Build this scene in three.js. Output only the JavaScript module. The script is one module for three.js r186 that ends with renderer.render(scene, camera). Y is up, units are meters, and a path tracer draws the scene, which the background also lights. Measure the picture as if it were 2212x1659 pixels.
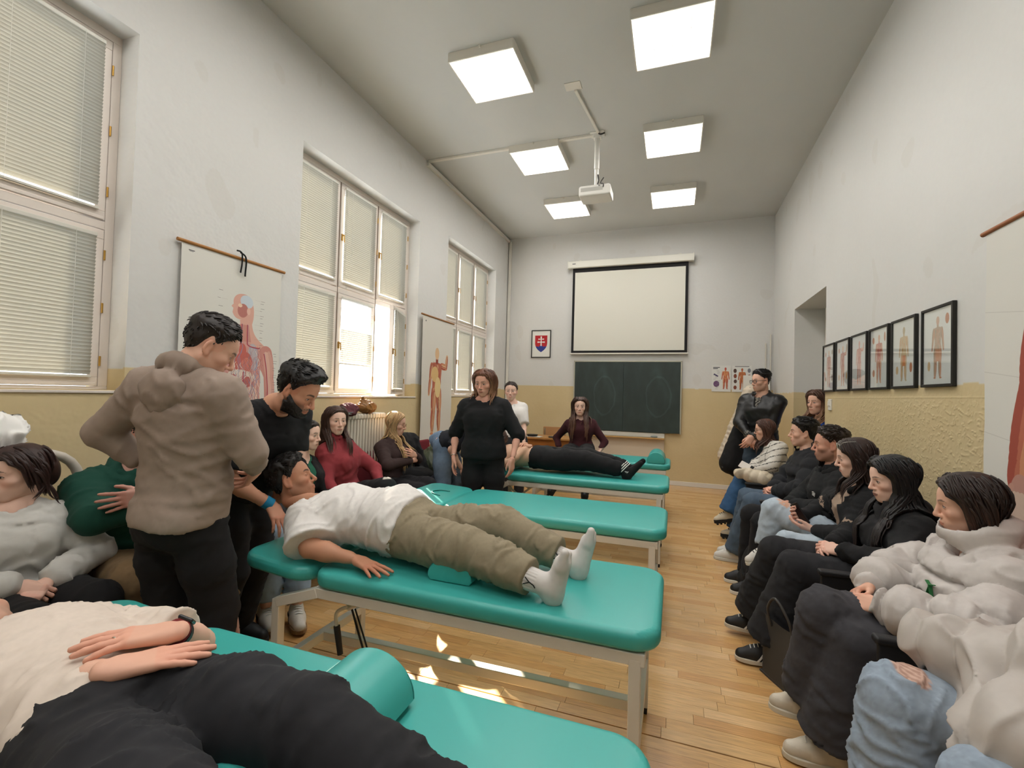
import * as THREE from 'three';
import { RoundedBoxGeometry } from 'three/addons/geometries/RoundedBoxGeometry.js';
import { mergeGeometries, toCreasedNormals } from 'three/addons/utils/BufferGeometryUtils.js';
import { RectAreaLightUniformsLib } from 'three/addons/lights/RectAreaLightUniformsLib.js';

// ---------------------------------------------------------------- camera, sky, sun, lamps, exposure
const scene = new THREE.Scene();
const D = Math.PI / 180;
const camera = new THREE.PerspectiveCamera(2 * Math.atan(829.5 / 999) / D, 2212 / 1659, 0.05, 100);
camera.rotation.set(1.27 * D, 19.38 * D, 1.54 * D, 'YXZ');
camera.position.set(0, 1.5, 0);
scene.add(camera);
const renderer = new THREE.WebGLRenderer({ antialias: true });
renderer.toneMapping = THREE.LinearToneMapping;
renderer.toneMappingExposure = 1.25;
renderer.shadowMap.enabled = true;
RectAreaLightUniformsLib.init();
scene.background = new THREE.Color(0.80, 0.90, 1.0);
scene.backgroundIntensity = 4.2;
const sun = new THREE.DirectionalLight(0xfff2dc, 40);
sun.position.set(-3.14 - 6.06, 1.0 + 5.0, -4.2 - 6.15);
sun.target.position.set(-3.14, 1.0, -4.2);
sun.castShadow = true;
Object.assign(sun.shadow.camera, { left: -6, right: 6, top: 6, bottom: -6, near: 0.5, far: 30 });
sun.shadow.mapSize.set(2048, 2048);
scene.add(sun, sun.target);
const LAMP_COLOR = new THREE.Color(1.0, 0.975, 0.94), LAMP_POWER = 9.5, LAMP_GLOW = 3.2;
const LAMPS = [[-0.07, -3.97], [-1.67, -3.97], [-1.67, -5.6], [-0.07, -5.6], [-1.67, -7.22], [-0.07, -7.22], [-0.07, -2.34], [-1.67, -2.34], [-0.07, -0.7], [-1.67, -0.7], [-0.07, 0.94], [-1.67, 0.94]];
for (const [x, z] of LAMPS) {
  const l = new THREE.RectAreaLight(LAMP_COLOR, LAMP_POWER, 0.56, 0.56);
  l.position.set(x, 4.445, z); l.lookAt(x, 0, z); scene.add(l);
}
const WALL_L = -3.14, WALL_R = 1.515, WALL_B = -8.54, WALL_F = 2.4, CEIL = 4.56;
// ---------------------------------------------------------------- helpers
function rng(seed) { let a = seed >>> 0; return () => { a = (a + 0x6D2B79F5) | 0; let t = Math.imul(a ^ (a >>> 15), 1 | a); t = (t + Math.imul(t ^ (t >>> 7), 61 | t)) ^ t; return ((t ^ (t >>> 14)) >>> 0) / 4294967296; }; }
const V = (x, y, z) => new THREE.Vector3(x, y, z);
const used = new Map();
function numbered(n) { const k = used.get(n) || 0; used.set(n, k + 1); return k ? n + '_' + String(k).padStart(3, '0') : n; }
function tag(o, label, category, group) { o.userData = { label, category }; if (group) o.userData.group = group; return o; }
function thing(name, label, category, p = [0, 0, 0], turn = 0, group) { const o = new THREE.Group(); o.name = numbered(name); o.position.set(...p); o.rotation.y = turn; scene.add(o); return tag(o, label, category, group); }
function shadow(m) { m.castShadow = m.receiveShadow = true; return m; }
function part(name, geo, mat, parent) { const m = shadow(new THREE.Mesh(Array.isArray(geo) ? merge(geo) : geo, mat)); m.name = parent === scene || !parent ? numbered(name) : sibling(name, parent); (parent || scene).add(m); return m; }
function sibling(name, parent) { let k = 0; for (const c of parent.children) if (c.name === name || c.name.replace(/_\d{3}$/, '') === name) k++; return k ? name + '_' + String(k).padStart(3, '0') : name; }
function sub(name, parent) { const g = new THREE.Group(); g.name = sibling(name, parent); parent.add(g); return g; }
function struct(name, geo, mat, parent) { const m = part(name, geo, mat, parent); if (!parent) m.userData.kind = 'structure'; return m; }
function merge(list) { list = list.filter(Boolean).map((g) => { let h = g.index ? g.toNonIndexed() : g; for (const k of Object.keys(h.attributes)) if (!['position', 'normal', 'uv', 'color'].includes(k)) h.deleteAttribute(k); return h; }); const color = list.some((g) => g.attributes.color), uv = list.every((g) => g.attributes.uv); for (const g of list) { if (!uv) g.deleteAttribute('uv'); if (color && !g.attributes.color) paint(g, [1, 1, 1]); } return list.length === 1 ? list[0] : mergeGeometries(list); }
function paint(g, c) { const n = g.attributes.position.count, a = new Float32Array(n * 3); for (let i = 0; i < n; i++) a.set(c, i * 3); g.setAttribute('color', new THREE.BufferAttribute(a, 3)); return g; }
const lin = (h) => { const c = new THREE.Color(h); return [c.r, c.g, c.b]; };
function box(w, h, d, x = 0, y = 0, z = 0, r = 0.003) { const m = Math.min(w, h, d) / 2; const g = r > 0 ? new RoundedBoxGeometry(w, h, d, 1, Math.min(r, m * 0.98)) : new THREE.BoxGeometry(w, h, d); return g.translate(x, y, z); }
function between(a, b, mk) { a = V(...a); b = V(...b); const d = b.clone().sub(a), L = d.length(); const g = mk(L); const q = new THREE.Quaternion().setFromUnitVectors(V(0, 1, 0), d.normalize()); return g.applyQuaternion(q).translate((a.x + b.x) / 2, (a.y + b.y) / 2, (a.z + b.z) / 2); }
const rod = (a, b, r, r2 = r, n = 10) => between(a, b, (L) => new THREE.CylinderGeometry(r2, r, L, n));
const tubeOf = (pts, r, n = 24, m = 8) => new THREE.TubeGeometry(new THREE.CatmullRomCurve3(pts.map((p) => V(...p))), n, r, m, false);
// a square bar between two points whose side face keeps the axis «up»
function bar(a, b, w, h, up = [0, 1, 0]) { a = V(...a); b = V(...b); const d = b.clone().sub(a), L = d.length(); d.normalize(); const s = d.clone().cross(V(...up)).normalize(), u = s.clone().cross(d); const g = box(w, h, L, 0, 0, 0, 0.004); const M = new THREE.Matrix4().makeBasis(s, u, d.clone().negate().multiplyScalar(-1)); if (M.determinant() < 0) M.makeBasis(s.clone().negate(), u, d); return g.applyMatrix4(M).translate((a.x + b.x) / 2, (a.y + b.y) / 2, (a.z + b.z) / 2); }
const std = (o) => new THREE.MeshStandardMaterial(o);
function uvMetres(g, f) { const p = g.attributes.position, a = new Float32Array(p.count * 2); for (let i = 0; i < p.count; i++) { const [u, v] = f(p.getX(i), p.getY(i), p.getZ(i)); a[2 * i] = u; a[2 * i + 1] = v; } g.setAttribute('uv', new THREE.BufferAttribute(a, 2)); return g; }
function canvasTexture(w, h, draw, srgb = true) { const c = document.createElement('canvas'); c.width = w; c.height = h; draw(c.getContext('2d'), w, h); const t = new THREE.CanvasTexture(c); if (srgb) t.colorSpace = THREE.SRGBColorSpace; t.wrapS = t.wrapT = THREE.RepeatWrapping; t.magFilter = THREE.LinearFilter; return t; }
function dataTexture(w, h, f, srgb = false) { const a = new Uint8Array(w * h * 4); for (let y = 0; y < h; y++) for (let x = 0; x < w; x++) { const c = f(x / w, y / h), k = (y * w + x) * 4; for (let j = 0; j < 3; j++) a[k + j] = Math.max(0, Math.min(255, Math.round((Array.isArray(c) ? c[j] : c) * 255))); a[k + 3] = 255; } const t = new THREE.DataTexture(a, w, h); if (srgb) t.colorSpace = THREE.SRGBColorSpace; t.wrapS = t.wrapT = THREE.RepeatWrapping; t.magFilter = THREE.LinearFilter; t.needsUpdate = true; return t; }
// gradient noise
const PERM = (() => { const r = rng(7), p = [...Array(256).keys()]; for (let i = 255; i > 0; i--) { const j = Math.floor(r() * (i + 1)); [p[i], p[j]] = [p[j], p[i]]; } return new Uint8Array([...p, ...p]); })();
const fade = (t) => t * t * t * (t * (t * 6 - 15) + 10);
function grad(h, x, y, z) { h &= 15; const u = h < 8 ? x : y, v = h < 4 ? y : h === 12 || h === 14 ? x : z; return ((h & 1) ? -u : u) + ((h & 2) ? -v : v); }
function noise(x, y, z) { const X = Math.floor(x), Y = Math.floor(y), Z = Math.floor(z); x -= X; y -= Y; z -= Z; const u = fade(x), v = fade(y), w = fade(z), a = PERM[X & 255] + (Y & 255), b = PERM[(X + 1) & 255] + (Y & 255), z0 = Z & 255, A = PERM[a & 255] + z0, B = PERM[(a + 1) & 255] + z0, C = PERM[b & 255] + z0, E = PERM[(b + 1) & 255] + z0; const l = (t, p, q) => p + t * (q - p); const P = (i) => PERM[i & 255]; return l(w, l(v, l(u, grad(P(A), x, y, z), grad(P(C), x - 1, y, z)), l(u, grad(P(B), x, y - 1, z), grad(P(E), x - 1, y - 1, z))), l(v, l(u, grad(P(A + 1), x, y, z - 1), grad(P(C + 1), x - 1, y, z - 1)), l(u, grad(P(B + 1), x, y - 1, z - 1), grad(P(E + 1), x - 1, y - 1, z - 1)))); }
const clamp = (x, a, b) => x < a ? a : x > b ? b : x;
const sstep = (a, b, x) => { x = clamp((x - a) / (b - a), 0, 1); return x * x * (3 - 2 * x); };
const mix = (a, b, t) => a + (b - a) * t;
const smin = (a, b, k) => { const h = Math.max(k - Math.abs(a - b), 0) / k; return Math.min(a, b) - h * h * k * 0.25; };
const smax = (a, b, k) => -smin(-a, -b, k);

// ---------------------------------------------------------------- distance fields and their meshes
// a primitive: { f(x, y, z), k, n } ; k = blend width, n = [axis] for folds
function cap(a, b, ra, rb, k = 0.03) {
  const [ax, ay, az] = a, bx = b[0] - ax, by = b[1] - ay, bz = b[2] - az, L2 = bx * bx + by * by + bz * bz + 1e-12, L = Math.sqrt(L2);
  return { k, ax: [bx / L, by / L, bz / L], f(x, y, z) { const px = x - ax, py = y - ay, pz = z - az; let t = (px * bx + py * by + pz * bz) / L2; t = t < 0 ? 0 : t > 1 ? 1 : t; const qx = px - t * bx, qy = py - t * by, qz = pz - t * bz; return Math.sqrt(qx * qx + qy * qy + qz * qz) - ra - t * (rb - ra); } };
}
// a capsule that is fl times as thick along the unit axis u
function flatCap(a, b, ra, rb, u, fl, k = 0.03) {
  const [ax, ay, az] = a, bx = b[0] - ax, by = b[1] - ay, bz = b[2] - az, L2 = bx * bx + by * by + bz * bz + 1e-12, g = 1 - 1 / fl;
  return { k, f(x, y, z) { const px = x - ax, py = y - ay, pz = z - az; let t = (px * bx + py * by + pz * bz) / L2; t = t < 0 ? 0 : t > 1 ? 1 : t; let qx = px - t * bx, qy = py - t * by, qz = pz - t * bz; const s = (qx * u[0] + qy * u[1] + qz * u[2]) * g; qx -= s * u[0]; qy -= s * u[1]; qz -= s * u[2]; return Math.sqrt(qx * qx + qy * qy + qz * qz) - ra - t * (rb - ra); } };
}
function ell(c, r, k = 0.02, R) { // R: optional 3x3 rows (local axes)
  const [cx, cy, cz] = c, [rx, ry, rz] = r, m = Math.min(rx, ry, rz);
  return { k, f(x, y, z) { x -= cx; y -= cy; z -= cz; if (R) { const a = R[0][0] * x + R[0][1] * y + R[0][2] * z, b = R[1][0] * x + R[1][1] * y + R[1][2] * z; z = R[2][0] * x + R[2][1] * y + R[2][2] * z; x = a; y = b; } const X = x / rx, Y = y / ry, Z = z / rz, k0 = Math.sqrt(X * X + Y * Y + Z * Z), X2 = X / rx, Y2 = Y / ry, Z2 = Z / rz, k1 = Math.sqrt(X2 * X2 + Y2 * Y2 + Z2 * Z2); return k1 < 1e-9 ? -m : k0 * (k0 - 1) / k1; } };
}
function rbox(c, h, r, R, k = 0.02) {
  return { k, f(x, y, z) { x -= c[0]; y -= c[1]; z -= c[2]; if (R) { const a = R[0][0] * x + R[0][1] * y + R[0][2] * z, b = R[1][0] * x + R[1][1] * y + R[1][2] * z; z = R[2][0] * x + R[2][1] * y + R[2][2] * z; x = a; y = b; } const qx = Math.abs(x) - h[0] + r, qy = Math.abs(y) - h[1] + r, qz = Math.abs(z) - h[2] + r; return Math.hypot(Math.max(qx, 0), Math.max(qy, 0), Math.max(qz, 0)) + Math.min(Math.max(qx, qy, qz), 0) - r; } };
}
// field = smooth union of prims, then cuts (smooth subtraction), then mod(d, x, y, z, nearest prim)
function evalField(F, prims, x, y, z) {
  let d = 1e3, best = 1e3, near = null;
  for (let i = 0; i < prims.length; i++) { const p = prims[i], e = p.f(x, y, z); if (p.cut) { d = smax(d, -e, p.k); continue; } if (e < best) { best = e; near = p; } d = i ? smin(d, e, p.k) : e; }
  if (F.cuts) for (const c of F.cuts) d = smax(d, -c.f(x, y, z), c.k);
  return F.mod ? F.mod(d, x, y, z, near) : d;
}
const fieldAt = (F, x, y, z) => evalField(F, F.prims, x, y, z);
// naive surface nets over the box lo..hi; blocks far from the surface are skipped
function meshField(F, lo, hi, cell, color, skip) {
  const nx = Math.ceil((hi[0] - lo[0]) / cell) + 1, ny = Math.ceil((hi[1] - lo[1]) / cell) + 1, nz = Math.ceil((hi[2] - lo[2]) / cell) + 1, val = new Float32Array(nx * ny * nz), B = 8, reach = B * cell * 0.87, margin = (F.margin || 0.02) + reach * 1.25;
  const ix = (i, j, k) => (k * ny + j) * nx + i;
  for (let bk = 0; bk < nz; bk += B) for (let bj = 0; bj < ny; bj += B) for (let bi = 0; bi < nx; bi += B) {
    const cx = lo[0] + (bi + B / 2) * cell, cy = lo[1] + (bj + B / 2) * cell, cz = lo[2] + (bk + B / 2) * cell;
    let m = 1e3; const ds = F.prims.map((p) => { const e = p.f(cx, cy, cz); if (!p.cut && e < m) m = e; return e; });
    const e0 = Math.min(bi + B, nx), e1 = Math.min(bj + B, ny), e2 = Math.min(bk + B, nz);
    if (m > margin + 0.03 || m < -margin - 0.05 && !F.cuts && !F.hollow) { for (let k = bk; k < e2; k++) for (let j = bj; j < e1; j++) for (let i = bi; i < e0; i++) val[ix(i, j, k)] = m; continue; }
    const near = F.prims.filter((p, i) => ds[i] < (p.cut ? 1.3 * reach + 0.01 + p.k : m + 2.2 * reach + p.k * 1.2));
    for (let k = bk; k < e2; k++) for (let j = bj; j < e1; j++) for (let i = bi; i < e0; i++) val[ix(i, j, k)] = evalField(F, near, lo[0] + i * cell, lo[1] + j * cell, lo[2] + k * cell);
  }
  const vid = new Int32Array(nx * ny * nz).fill(-1), pos = [], idx = [];
  const E = [[0, 1], [2, 3], [4, 5], [6, 7], [0, 2], [1, 3], [4, 6], [5, 7], [0, 4], [1, 5], [2, 6], [3, 7]], c = new Float32Array(8);
  for (let k = 0; k < nz - 1; k++) for (let j = 0; j < ny - 1; j++) for (let i = 0; i < nx - 1; i++) {
    let s = 0; for (let q = 0; q < 8; q++) { c[q] = val[ix(i + (q & 1), j + ((q >> 1) & 1), k + (q >> 2))]; if (c[q] < 0) s++; }
    if (s === 0 || s === 8) continue;
    let x = 0, y = 0, z = 0, n = 0;
    for (const [a, b] of E) if ((c[a] < 0) !== (c[b] < 0)) { const t = c[a] / (c[a] - c[b]); x += mix(a & 1, b & 1, t); y += mix((a >> 1) & 1, (b >> 1) & 1, t); z += mix(a >> 2, b >> 2, t); n++; }
    vid[ix(i, j, k)] = pos.length / 3; pos.push(lo[0] + (i + x / n) * cell, lo[1] + (j + y / n) * cell, lo[2] + (k + z / n) * cell);
  }
  const quad = (a, b, c2, d2, flip) => { if (a < 0 || b < 0 || c2 < 0 || d2 < 0) return; if (skip && skip(pos[a * 3], pos[a * 3 + 1], pos[a * 3 + 2]) && skip(pos[c2 * 3], pos[c2 * 3 + 1], pos[c2 * 3 + 2])) return; if (flip) idx.push(a, c2, b, a, d2, c2); else idx.push(a, b, c2, a, c2, d2); };
  for (let k = 1; k < nz - 1; k++) for (let j = 1; j < ny - 1; j++) for (let i = 1; i < nx - 1; i++) {
    const v = val[ix(i, j, k)] < 0;
    if (v !== val[ix(i + 1, j, k)] < 0) quad(vid[ix(i, j - 1, k - 1)], vid[ix(i, j, k - 1)], vid[ix(i, j, k)], vid[ix(i, j - 1, k)], !v);
    if (v !== val[ix(i, j + 1, k)] < 0) quad(vid[ix(i - 1, j, k - 1)], vid[ix(i - 1, j, k)], vid[ix(i, j, k)], vid[ix(i, j, k - 1)], !v);
    if (v !== val[ix(i, j, k + 1)] < 0) quad(vid[ix(i - 1, j - 1, k)], vid[ix(i, j - 1, k)], vid[ix(i, j, k)], vid[ix(i - 1, j, k)], !v);
  }
  const N = pos.length / 3, nor = new Float32Array(N * 3), col = color ? new Float32Array(N * 3) : null;
  const G = (i, j, k, a) => { const st = a === 0 ? 1 : a === 1 ? nx : nx * ny, q = ix(i, j, k); return val[q + st] - val[q - st]; };
  for (let v = 0; v < N; v++) {
    const x = pos[v * 3], y = pos[v * 3 + 1], z = pos[v * 3 + 2], fx = (x - lo[0]) / cell, fy = (y - lo[1]) / cell, fz = (z - lo[2]) / cell;
    const i = clamp(Math.floor(fx), 1, nx - 3), j = clamp(Math.floor(fy), 1, ny - 3), k = clamp(Math.floor(fz), 1, nz - 3), tx = clamp(fx - i, 0, 1), ty = clamp(fy - j, 0, 1), tz = clamp(fz - k, 0, 1), n = [0, 0, 0];
    for (let q = 0; q < 8; q++) { const w = (q & 1 ? tx : 1 - tx) * (q & 2 ? ty : 1 - ty) * (q & 4 ? tz : 1 - tz); if (w < 0.001) continue; const I = i + (q & 1), J = j + ((q >> 1) & 1), K = k + (q >> 2); n[0] += w * G(I, J, K, 0); n[1] += w * G(I, J, K, 1); n[2] += w * G(I, J, K, 2); }
    const l = Math.hypot(n[0], n[1], n[2]) || 1, gx = n[0] / l, gy = n[1] / l, gz = n[2] / l; nor[v * 3] = gx; nor[v * 3 + 1] = gy; nor[v * 3 + 2] = gz;
    if (col) { const q = color(x, y, z, gx, gy, gz); col[v * 3] = q[0]; col[v * 3 + 1] = q[1]; col[v * 3 + 2] = q[2]; }
  }
  const g = new THREE.BufferGeometry();
  g.setAttribute('position', new THREE.BufferAttribute(new Float32Array(pos), 3)); g.setAttribute('normal', new THREE.BufferAttribute(nor, 3));
  if (col) g.setAttribute('color', new THREE.BufferAttribute(col, 3));
  g.setIndex(idx); return g;
}
// box of a list of points grown by r
function boundsOf(pts, r) { const lo = [1e9, 1e9, 1e9], hi = [-1e9, -1e9, -1e9]; for (const p of pts) for (let k = 0; k < 3; k++) { lo[k] = Math.min(lo[k], p[k] - r); hi[k] = Math.max(hi[k], p[k] + r); } return [lo, hi]; }
// vector helpers on arrays
const add = (a, b, s = 1) => [a[0] + b[0] * s, a[1] + b[1] * s, a[2] + b[2] * s];
const subv = (a, b) => [a[0] - b[0], a[1] - b[1], a[2] - b[2]];
const dot = (a, b) => a[0] * b[0] + a[1] * b[1] + a[2] * b[2];
const cross = (a, b) => [a[1] * b[2] - a[2] * b[1], a[2] * b[0] - a[0] * b[2], a[0] * b[1] - a[1] * b[0]];
const len = (a) => Math.hypot(...a);
const unit = (a) => { const l = len(a) || 1; return [a[0] / l, a[1] / l, a[2] / l]; };
const lerp3 = (a, b, t) => [mix(a[0], b[0], t), mix(a[1], b[1], t), mix(a[2], b[2], t)];
const mixc = (a, b, t) => lerp3(a, b, clamp(t, 0, 1));
const mul3 = (a, b) => [a[0] * b[0], a[1] * b[1], a[2] * b[2]];
const metalMat = std({ color: 0xb9b6ae, roughness: 0.3, metalness: 0.9 });
// ---------------------------------------------------------------- the room
const fbm = (x, y, z = 0) => noise(x, y, z) + 0.5 * noise(x * 2.1, y * 2.1, z + 5) + 0.25 * noise(x * 4.3, y * 4.3, z + 9);
const WHITE_PAINT = [0.68, 0.675, 0.655], OIL_PAINT = [0.66, 0.53, 0.30];
// painted plaster: white above, ochre oil paint below «line»; 12 m x 4.7 m per tile
function wallPaint(line, seed, endU) {
  return dataTexture(1200, 470, (u, v) => {
    const X = u * 12, Y = v * 4.7, n = fbm(X * 1.3 + seed, Y * 1.3, 2), f = noise(X * 30, Y * 30, seed);
    const low = Y < line + 0.006 * noise(X * 7, seed, 0);
    let c = low ? mul3(OIL_PAINT, [1 + 0.07 * n, 1 + 0.08 * n, 1 + 0.12 * n]) : mul3(WHITE_PAINT, [1 + 0.025 * n, 1 + 0.025 * n, 1 + 0.03 * n]);
    c = mul3(c, Array(3).fill(1 + 0.015 * f));
    if (!low && noise(X * 3.1 + seed * 3, Y * 2.3, 4) > 0.47) c = mul3(c, [0.965, 0.955, 0.94]);
    return c.map((q) => { q = clamp(q, 0, 1); return q < 0.0031308 ? q * 12.92 : 1.055 * q ** (1 / 2.4) - 0.055; });
  }, true);
}
const plasterBump = dataTexture(512, 512, (u, v) => { const s = (x, y) => { const a = x * 2 * Math.PI, b = y * 2 * Math.PI; return noise(Math.cos(a) * 3, Math.sin(a) * 3 + Math.cos(b) * 3, Math.sin(b) * 3); }; let h = 0.5 + 0.25 * s(u, v) + 0.12 * noise(u * 60, v * 60, 1) * Math.min(1, 20 * Math.min(u, 1 - u, v, 1 - v)); return h; });
plasterBump.repeat.set(12 / 1.4, 4.7 / 1.4);
// the right wall's ochre paint has lifted in short curled flakes
const flakeBump = dataTexture(2048, 802, (u, v) => {
  const X = u * 12, Y = v * 4.7; let h = 0.45 + 0.08 * noise(X * 8, Y * 8, 3);
  const dens = sstep(0.35, 0.75, X) * (1 - sstep(3.6, 4.3, X)) * sstep(0.7, 1.0, Y) * (1 - sstep(1.48, 1.60, Y)) * sstep(-0.15, 0.35, noise(X * 1.5, Y * 1.5, 8) + 0.25 * (2.2 - Math.abs(X - 1.2)));
  const w = noise(X * 9, Y * 9, 4) * 0.9, r = 1 - Math.abs(noise(X * 26 + w * 2, Y * 60 + w * 2, 6)) * 4; if (Y < 1.61) h += 0.42 * Math.max(0, r) * dens * sstep(-0.1, 0.25, noise(X * 22, Y * 34, 12)) + 0.06 * noise(X * 40, Y * 40, 2);
  if (Y > 1.545 && Y < 1.552 && X > 0.5) h += 0.2; return h;
});
const wallMats = {
  left: std({ map: wallPaint(1.59, 1), bumpMap: plasterBump, bumpScale: 0.004, roughness: 0.62 }),
  back: std({ map: wallPaint(1.672, 5), bumpMap: plasterBump, bumpScale: 0.003, roughness: 0.6 }),
  right: std({ map: wallPaint(1.62, 9), bumpMap: flakeBump, bumpScale: 0.008, roughness: 0.5 }),
};
function wallGeo(len, h, depth, holes) { // in (u, y), u from 0 to len, thickness towards +z
  const door = holes.filter((q) => q[2] <= 0).flatMap(([a, b, , d]) => [[a, 0], [a, d], [b, d], [b, 0]]), s = new THREE.Shape([[0, 0], ...door, [len, 0], [len, h], [0, h]].map((p) => new THREE.Vector2(...p)));
  for (const [a, b, c, d] of holes.filter((q) => q[2] > 0)) s.holes.push(new THREE.Path([[a, c], [a, d], [b, d], [b, c]].map((p) => new THREE.Vector2(...p))));
  return new THREE.ExtrudeGeometry(s, { depth, bevelEnabled: false });
}
const WIN = [[-1.86, 0.14, 1.46, 3.65], [-5.19, -3.19, 1.44, 3.70], [-7.88, -5.98, 1.46, 3.78]];
struct('wall_left', uvMetres(wallGeo(WALL_F - WALL_B + 0.3, CEIL, 0.36, WIN.map(([a, b, c, d]) => [a - WALL_B + 0.3, b - WALL_B + 0.3, c, d])).rotateY(-Math.PI / 2).translate(WALL_L, 0, WALL_B - 0.3), (x, y, z) => [(z + 9 + (WALL_L - x) * 0.7) / 12, y / 4.7]), wallMats.left);
const NICHE = [-7.14, -5.76, 0, 2.75];
struct('wall_right', uvMetres(wallGeo(WALL_F - WALL_B + 0.3, CEIL, 0.5, [[NICHE[0] - WALL_B + 0.3, NICHE[1] - WALL_B + 0.3, -0.001, NICHE[3]]]).rotateY(-Math.PI / 2).translate(WALL_R + 0.5, 0, WALL_B - 0.3), (x, y, z) => [(-2.4 - z + (x - WALL_R)) / 12, y / 4.7]), wallMats.right);
struct('wall_back', uvMetres(box(WALL_R - WALL_L + 0.2, CEIL, 0.3, (WALL_R + WALL_L) / 2, CEIL / 2, WALL_B - 0.15, 0), (x, y) => [(x + 4) / 12, y / 4.7]), wallMats.back);
struct('wall_front', uvMetres(box(WALL_R - WALL_L + 0.8, CEIL, 0.3, (WALL_R + WALL_L) / 2, CEIL / 2, WALL_F + 0.15, 0), (x, y) => [(x + 4) / 12, y / 4.7]), wallMats.back);
struct('ceiling', box(WALL_R - WALL_L + 1.4, 0.25, WALL_F - WALL_B + 1, (WALL_R + WALL_L) / 2, CEIL + 0.125, (WALL_F + WALL_B) / 2, 0), std({ color: new THREE.Color(0.66, 0.665, 0.65), roughness: 0.85, map: dataTexture(256, 256, (u, v) => { const n = 0.97 + 0.02 * fbm(u * 7, v * 7, 3); return [n, n, n * 0.995]; }, true) }));
// floor: subfloor, 300 planks of their own near the camera, the others one part
const woodGrain = (seed) => dataTexture(256, 64, (u, v) => { const n = 0.90 + 0.08 * fbm(u * 5 + seed, v * 9, seed) + 0.07 * noise(u * 9 + seed, v * 70, seed) - (noise(u * 3 + seed, v * 34, 3 + seed) > 0.42 ? 0.07 : 0); return [n, n, n]; }, true);
const grains = [woodGrain(2), woodGrain(11), woodGrain(23)];
const plankMats = ['#ecbe80', '#e6b676', '#f0c58c', '#e2ae6c', '#eabd80', '#dda766'].map((c, i) => new THREE.MeshPhysicalMaterial({ color: c, map: grains[i % 3], roughness: 0.36, clearcoat: 0.55, clearcoatRoughness: 0.13 }));
const floor = struct('floor', box(WALL_R - WALL_L + 1.1, 0.1, WALL_F - WALL_B, (WALL_R + WALL_L) / 2 + 0.1, -0.068, (WALL_F + WALL_B) / 2, 0), std({ color: 0x4f3820, roughness: 0.8 }));
{
  const r = rng(42), W = 0.071, LEN = 0.47, all = [];
  let row = 0;
  for (let z = -0.2; z > WALL_B + 0.02; z -= W, row++) {
    if (z < -2.14 && z + W >= -2.14) z -= 0.006;
    let x = WALL_L - r() * LEN;
    while (x < 2.0) { const L = r() < 0.25 ? LEN * 0.62 : LEN, a = Math.max(x, WALL_L), b = Math.min(x + L, z < -5.77 && z > -7.13 ? 1.98 : WALL_R); if (b - a > 0.02) all.push({ x: (a + b) / 2, z: z - W / 2, L: b - a, m: Math.floor(r() * 6), y: (r() - 0.5) * 0.0006 }); x += L; }
  }
  const seen = (p) => (p.x > -0.3 && p.z < -1.25 && p.x < 0.8) || (p.x <= -0.3 && p.x > -1.9 && p.z < -1.75 && p.z > -3.0);
  const order = all.map((p, i) => [i, (seen(p) ? 0 : 100) + Math.hypot(p.x, p.z)]).sort((p, q) => p[1] - q[1]).map((p) => p[0]);
  const geoCache = new Map(), plank = (L) => { const k = Math.round(L * 200); if (!geoCache.has(k)) { const g = box(L - 0.0009, 0.018, W - 0.0009, 0, -0.009, 0, 0.0012); geoCache.set(k, uvMetres(g, (x, y, z) => [x / 0.6 + k * 0.37, z / 0.075 + 0.5])); } return geoCache.get(k); };
  order.slice(0, 300).forEach((i) => { const p = all[i], m = part('plank', plank(p.L), plankMats[p.m], floor); m.position.set(p.x, p.y, p.z); });
  plankMats.forEach((mat, k) => { const list = order.slice(300).map((i) => all[i]).filter((p) => p.m === k).map((p) => uvMetres(new THREE.BoxGeometry(p.L - 0.0009, 0.018, W - 0.0009), (x, y, z) => [x / 0.6 + p.x * 3.7, z / 0.075 + 0.5]).translate(p.x, p.y - 0.009, p.z)); const m = part('planks_far', list, mat, floor); m.userData.kind = 'stuff'; });
}
function sibNames() {}
const trimMat = std({ color: 0xe6e1d8, roughness: 0.5 });
struct('baseboard_back', box(WALL_R - WALL_L, 0.075, 0.014, (WALL_R + WALL_L) / 2, 0.0385, WALL_B + 0.008), trimMat);
struct('baseboard_right', [box(0.014, 0.075, WALL_F - NICHE[1], WALL_R - 0.008, 0.0385, (WALL_F + NICHE[1]) / 2), box(0.014, 0.075, NICHE[0] - WALL_B - 0.02, WALL_R - 0.008, 0.0385, (NICHE[0] + WALL_B) / 2)], trimMat);
struct('baseboard_left', box(0.014, 0.075, WALL_F - WALL_B - 0.03, WALL_L + 0.008, 0.0385, (WALL_F + WALL_B) / 2), trimMat);
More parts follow.
